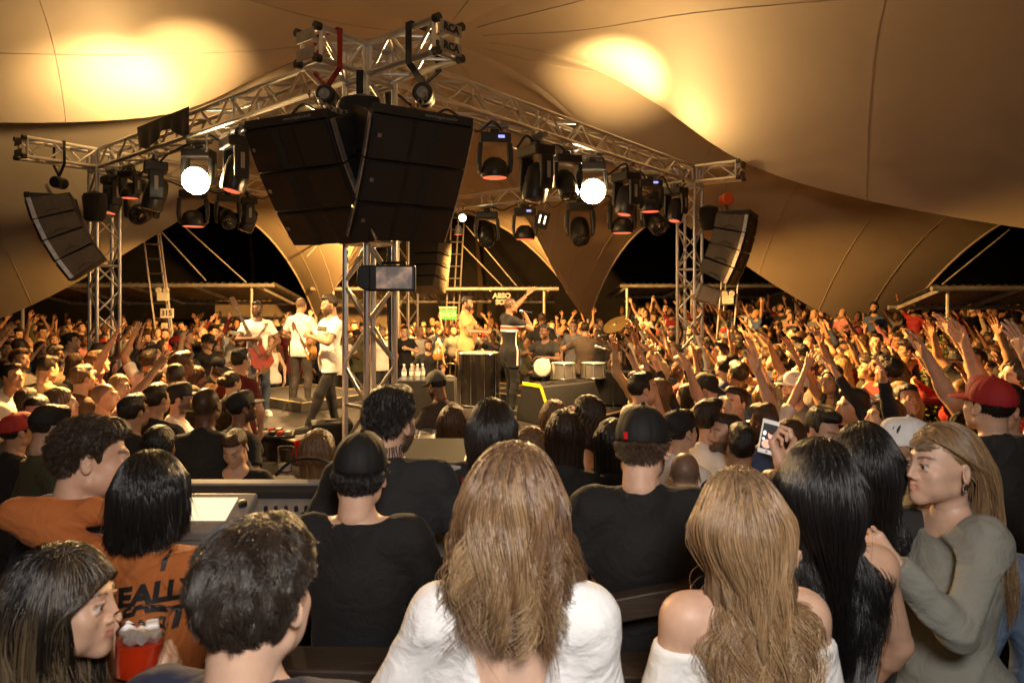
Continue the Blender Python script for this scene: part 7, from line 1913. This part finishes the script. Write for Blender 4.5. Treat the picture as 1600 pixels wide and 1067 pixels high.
for (y,x,base,px) in cands:
    sp = rand_spec(x,y,base)
    if ind < N_IND:
        sex, pose, kind, hs, hc, sn, sc, st, cap, rz, skn, scale = sp
        o = crowd_person(x,y,base,rz,sex,pose,0 if rgc.random() < 0.7 else 1,kind,hs,HC[hc],skn,sn,sc,st,scale,cap[1] if cap else None)
        hd = ('%s capped' % cap[0]) if cap else ('%s %s haired' % (STYLEN[hs], HAIRN[hc]) if hs else 'shaven headed')
        PEOPLE.append((o, '%s %s in %s, %s' % (hd, 'woman' if sex == 'f' else 'man', sn, POSEW[pose]), zone(px,y), px)); ind += 1
        if rgc.random() < 0.35: o.rotation_euler = (0, R(rgc.uniform(-4,4)), rz)
    else: rest.append((x,y,base,sp))
groups_ = {}
for o, dsc, zn, px in PEOPLE: groups_.setdefault((dsc,zn), []).append((px,o))
ORD = ['leftmost','second','third','fourth','fifth','sixth']
for (dsc,zn), L in groups_.items():
    L.sort(key=lambda q: q[0])
    for i,(px,o) in enumerate(L):
        lb = dsc+' '+zn
        if len(L) > 1:
            od = 'leftmost' if i == 0 else ('rightmost' if i == len(L)-1 else ORD[i]+' from left')
            if len((lb+' '+od).split()) > 16: od = od.replace(' from left','')
            lb += ', '+od
        o['label'] = lb
# the far, uncountable rest: one mesh
FH = 0.0125
def low_body(sex, pose, kind):
    fg, k = variant(sex, pose)
    lo, hi = bounds(fg['P'], ALLT, 0.05); lo[2] = max(lo[2], 0.95); f = Field(lo, hi, 0.026); raster(f, fg, ('torso','shoulder','uarm','farm','neck')); V, F = f.mesh()
    cid = np.zeros(len(V)); farm = np.zeros(len(V), bool)
    for i in range(2):
        e, w = fg['elbow'][i], fg['wrist'][i]; sh = fg['shoulder'][i]
        for a, b, t0 in ((e,w,0.0),(sh,e,0.55)):
            ab = b-a; t = ((V-a)@ab)/(ab@ab); d = np.linalg.norm(V-a-np.clip(t,0,1)[:,None]*ab,axis=1); farm |= (d < 0.065) & (t > t0)
    nk = (np.linalg.norm(V-fg['T'](0,0.0,1.55),axis=1) < 0.095); cid[~(farm|nk)] = 1      # 1 = shirt
    parts = [(V,F,{'cid':cid})]
    M = np.eye(4); M[:3,:3] = fg['head'][1]; M[:3,3] = fg['head'][0]
    Vh,Fh,A = head(kind, FH); parts.append((xf(Vh,M),Fh,{'cid':np.where(A['hairmask'] > 0.5,2.0,0.0)}))
    for pz, M2, flip in fg['hands']:
        Vv,Ff,_ = hand(pz, 0.010); q = Vv.copy()
        if flip < 0: q[:,0] *= -1; Ff = Ff[:, ::-1]
        parts.append((xf(q,M2),Ff,{}))
    return cat_mesh(parts), M
LB = {}
Vs = []; Fs = []; Cs = []; off = 0
for (x,y,base,(sex,pose,kind,hs,hc,sn,sc,st,cap,rz,skn,scale)) in rest:
    kk = 'f' if sex == 'f' else ('mb' if 'b' in kind else 'm')
    if (sex,pose,kk) not in LB: LB[(sex,pose,kk)] = low_body(sex,pose,kk)
    (V,F,A), HMt = LB[(sex,pose,kk)]
    blocks = [(V,F,A['cid'])]
    if hs:
        Vq,Fq = hair_solid(hs, FH); blocks.append((xf(Vq,HMt),Fq,np.full(len(Vq),2.0)))
    c_, s_ = math.cos(rz), math.sin(rz)
    tab = np.array([list(skn),list(sc),list(HC[hc])])
    for V,F,cid in blocks:
        W = V*scale; W = np.stack([W[:,0]*c_-W[:,1]*s_+x, W[:,0]*s_+W[:,1]*c_+y, W[:,2]+base],1)
        Vs.append(W); Fs.append(F+off); off += len(W); Cs.append(tab[cid.astype(int)])
if Vs:
    m = mat('crowd_mass',(0.5,0.5,0.5),0.7); n_ = m.node_tree.nodes; a_ = n_.new('ShaderNodeAttribute'); a_.attribute_name = 'tone'; m.node_tree.links.new(a_.outputs['Color'], n_['Principled BSDF'].inputs['Base Color'])
    me = np_mesh('crowd', np.concatenate(Vs), np.concatenate(Fs), [m]); at_ = me.attributes.new('tone','FLOAT_COLOR','POINT'); C_ = np.concatenate(Cs); at_.data.foreach_set('color', np.concatenate([C_,np.ones((len(C_),1))],1).astype(np.float32).ravel())
    o = bpy.data.objects.new('crowd', me); link(o); tag(o, 'far packed crowd at the back of the tent', 'crowd', None, 'stuff')
print('crowd individuals', ind+len(PICK), 'rest', len(rest), 'tris', sum(len(f)*2 for f in Fs))
# shrub between the crowd and the terrace
def shrub(x, y, h, r, lab, seed, n=1500):
    rr = np.random.default_rng(seed); t = thing('shrub', lab, 'shrub', (x,y,0)); 
    for k in range(7):
        a = rr.uniform(0,6.28); e = Vector((x+math.cos(a)*r*0.6,y+math.sin(a)*r*0.6,h*rr.uniform(.6,.95))); m = MB(); m.tube([(x,y,0),Vector((x,y,0)).lerp(e,0.5)+Vector((0,0,0.15)),e],[0.02,0.014,0.006],6); m.build('stem', M_['bark'], t)
    V = []; Fc = []
    c = rr.normal(0,1,(n,3)); c /= np.linalg.norm(c,axis=1)[:,None]; c *= rr.uniform(.45,1,(n,1))**.6; c = c*np.array([r,r,h*.36])*(1+.25*np.sin(c[:,:1]*7+c[:,1:2]*5))+np.array([x,y,h*.62])
    for q in c:
        a = rr.normal(0,1,3)+np.array([0,-.3,.4]); a /= np.linalg.norm(a); b = np.cross(a, rr.normal(0,1,3)); b /= np.linalg.norm(b); nn = np.cross(a,b); s = rr.uniform(.030,.055)
        o = len(V); V += [q, q+a*s*.5+b*s*.33+nn*s*.10, q+a*s*1.0+b*s*.25, q+a*s*1.45, q+a*s*1.0-b*s*.25, q+a*s*.5-b*s*.33+nn*s*.10]; Fc.append((o,o+1,o+2,o+3,o+4,o+5))
    lf = link(bpy.data.objects.new('foliage', np_mesh('foliage', np.array(V), [list(f) for f in Fc], [M_['leaf']], smooth=False)), t); lf['kind'] = 'stuff'
q = U(1478,640,4.7); shrub(q.x, q.y, 1.98, 0.34, 'leafy green shrub between the crowd and the red cap', 3)
cup('clear plastic cup held up beside the mixing desk', U(445,735,3.25), (0.05,0,1), 0.03,0.038,0.11,0.3, drink='ice')
cup('red bucket shaped cup beside the woman by the stage step', U(474,722,3.6), (0,0,1), 0.035,0.047,0.11,0, body='red_plastic')
# ---------------------------------------------------------------- light from the rig's lamps
HOT = (1.0,0.60,0.23)
for i, q in enumerate(LAMPS): lamp('lamp_hot', 'SPOT', q, 1300, HOT, target=(q.x*0.4, 0, 1.2), size=0.12, angle=120, blend=0.6)
def beam_pt(A, Bp, f, dz=-0.66):
    q = A.lerp(Bp, f); return Vector((q.x, q.y, TB+dz))
CTR = Vector((-1.3,11.2,1.0))
# wash lamps facing the crowd on every side
for A, Bp, f, pw, tg in ((L_,B_,0.30,3300,(-10,15,-0.3)),(L_,B_,0.80,3300,(-6,20,0.0)),(R_,B_,0.25,3300,(8.5,15,-0.3)),(R_,B_,0.75,3300,(1,20,0.0)),
                     (F_,L_,0.50,5000,(-4.6,5,0.3)),(F_,L_,0.70,4000,(-8,6,0.2)),(F_,R_,0.50,4600,(4.4,5.2,0.3)),(F_,R_,0.70,4600,(8.5,8.5,0.0))):
    lamp('lamp_wash', 'SPOT', beam_pt(A,Bp,f), pw, AMBER, target=tg, size=0.10, angle=(104 if tg[1] == 20 else 70), blend=0.55)
# lamps on the musicians
for A, Bp, f, pw in ((F_,L_,0.35,1050),(F_,R_,0.40,1050),(F_,L_,0.8,900),(F_,R_,0.8,900),(L_,B_,0.5,900),(R_,B_,0.5,900)):
    q = beam_pt(A,Bp,f); lamp('lamp_stage', 'SPOT', q, pw, (1.0,0.60,0.24), target=CTR, size=0.10, angle=95, blend=0.7)
# up-lights standing on top of the beams, close under the membrane
for A, Bp, f, pw, dz, tg, an in ((F_,L_,0.86,130,0.30,(-0.3,-0.2,1),160),(F_,L_,0.72,760,0.30,(-0.8,0.75,0.34),84),(F_,L_,0.60,900,0.20,(-0.62,1.5,0.95),50),(F_,R_,0.68,1500,0.30,(0.14,1.25,1.0),58),(F_,R_,0.72,120,0.30,(0.1,0.3,1),160),(F_,R_,0.86,150,0.10,(0.9,-0.5,1),160)):
    q = A.lerp(Bp,f)+Vector((0,0,TT+dz)); lamp('lamp_up', 'SPOT', q, pw, HOT, target=q+Vector(tg), size=0.08, angle=an, blend=1.0)
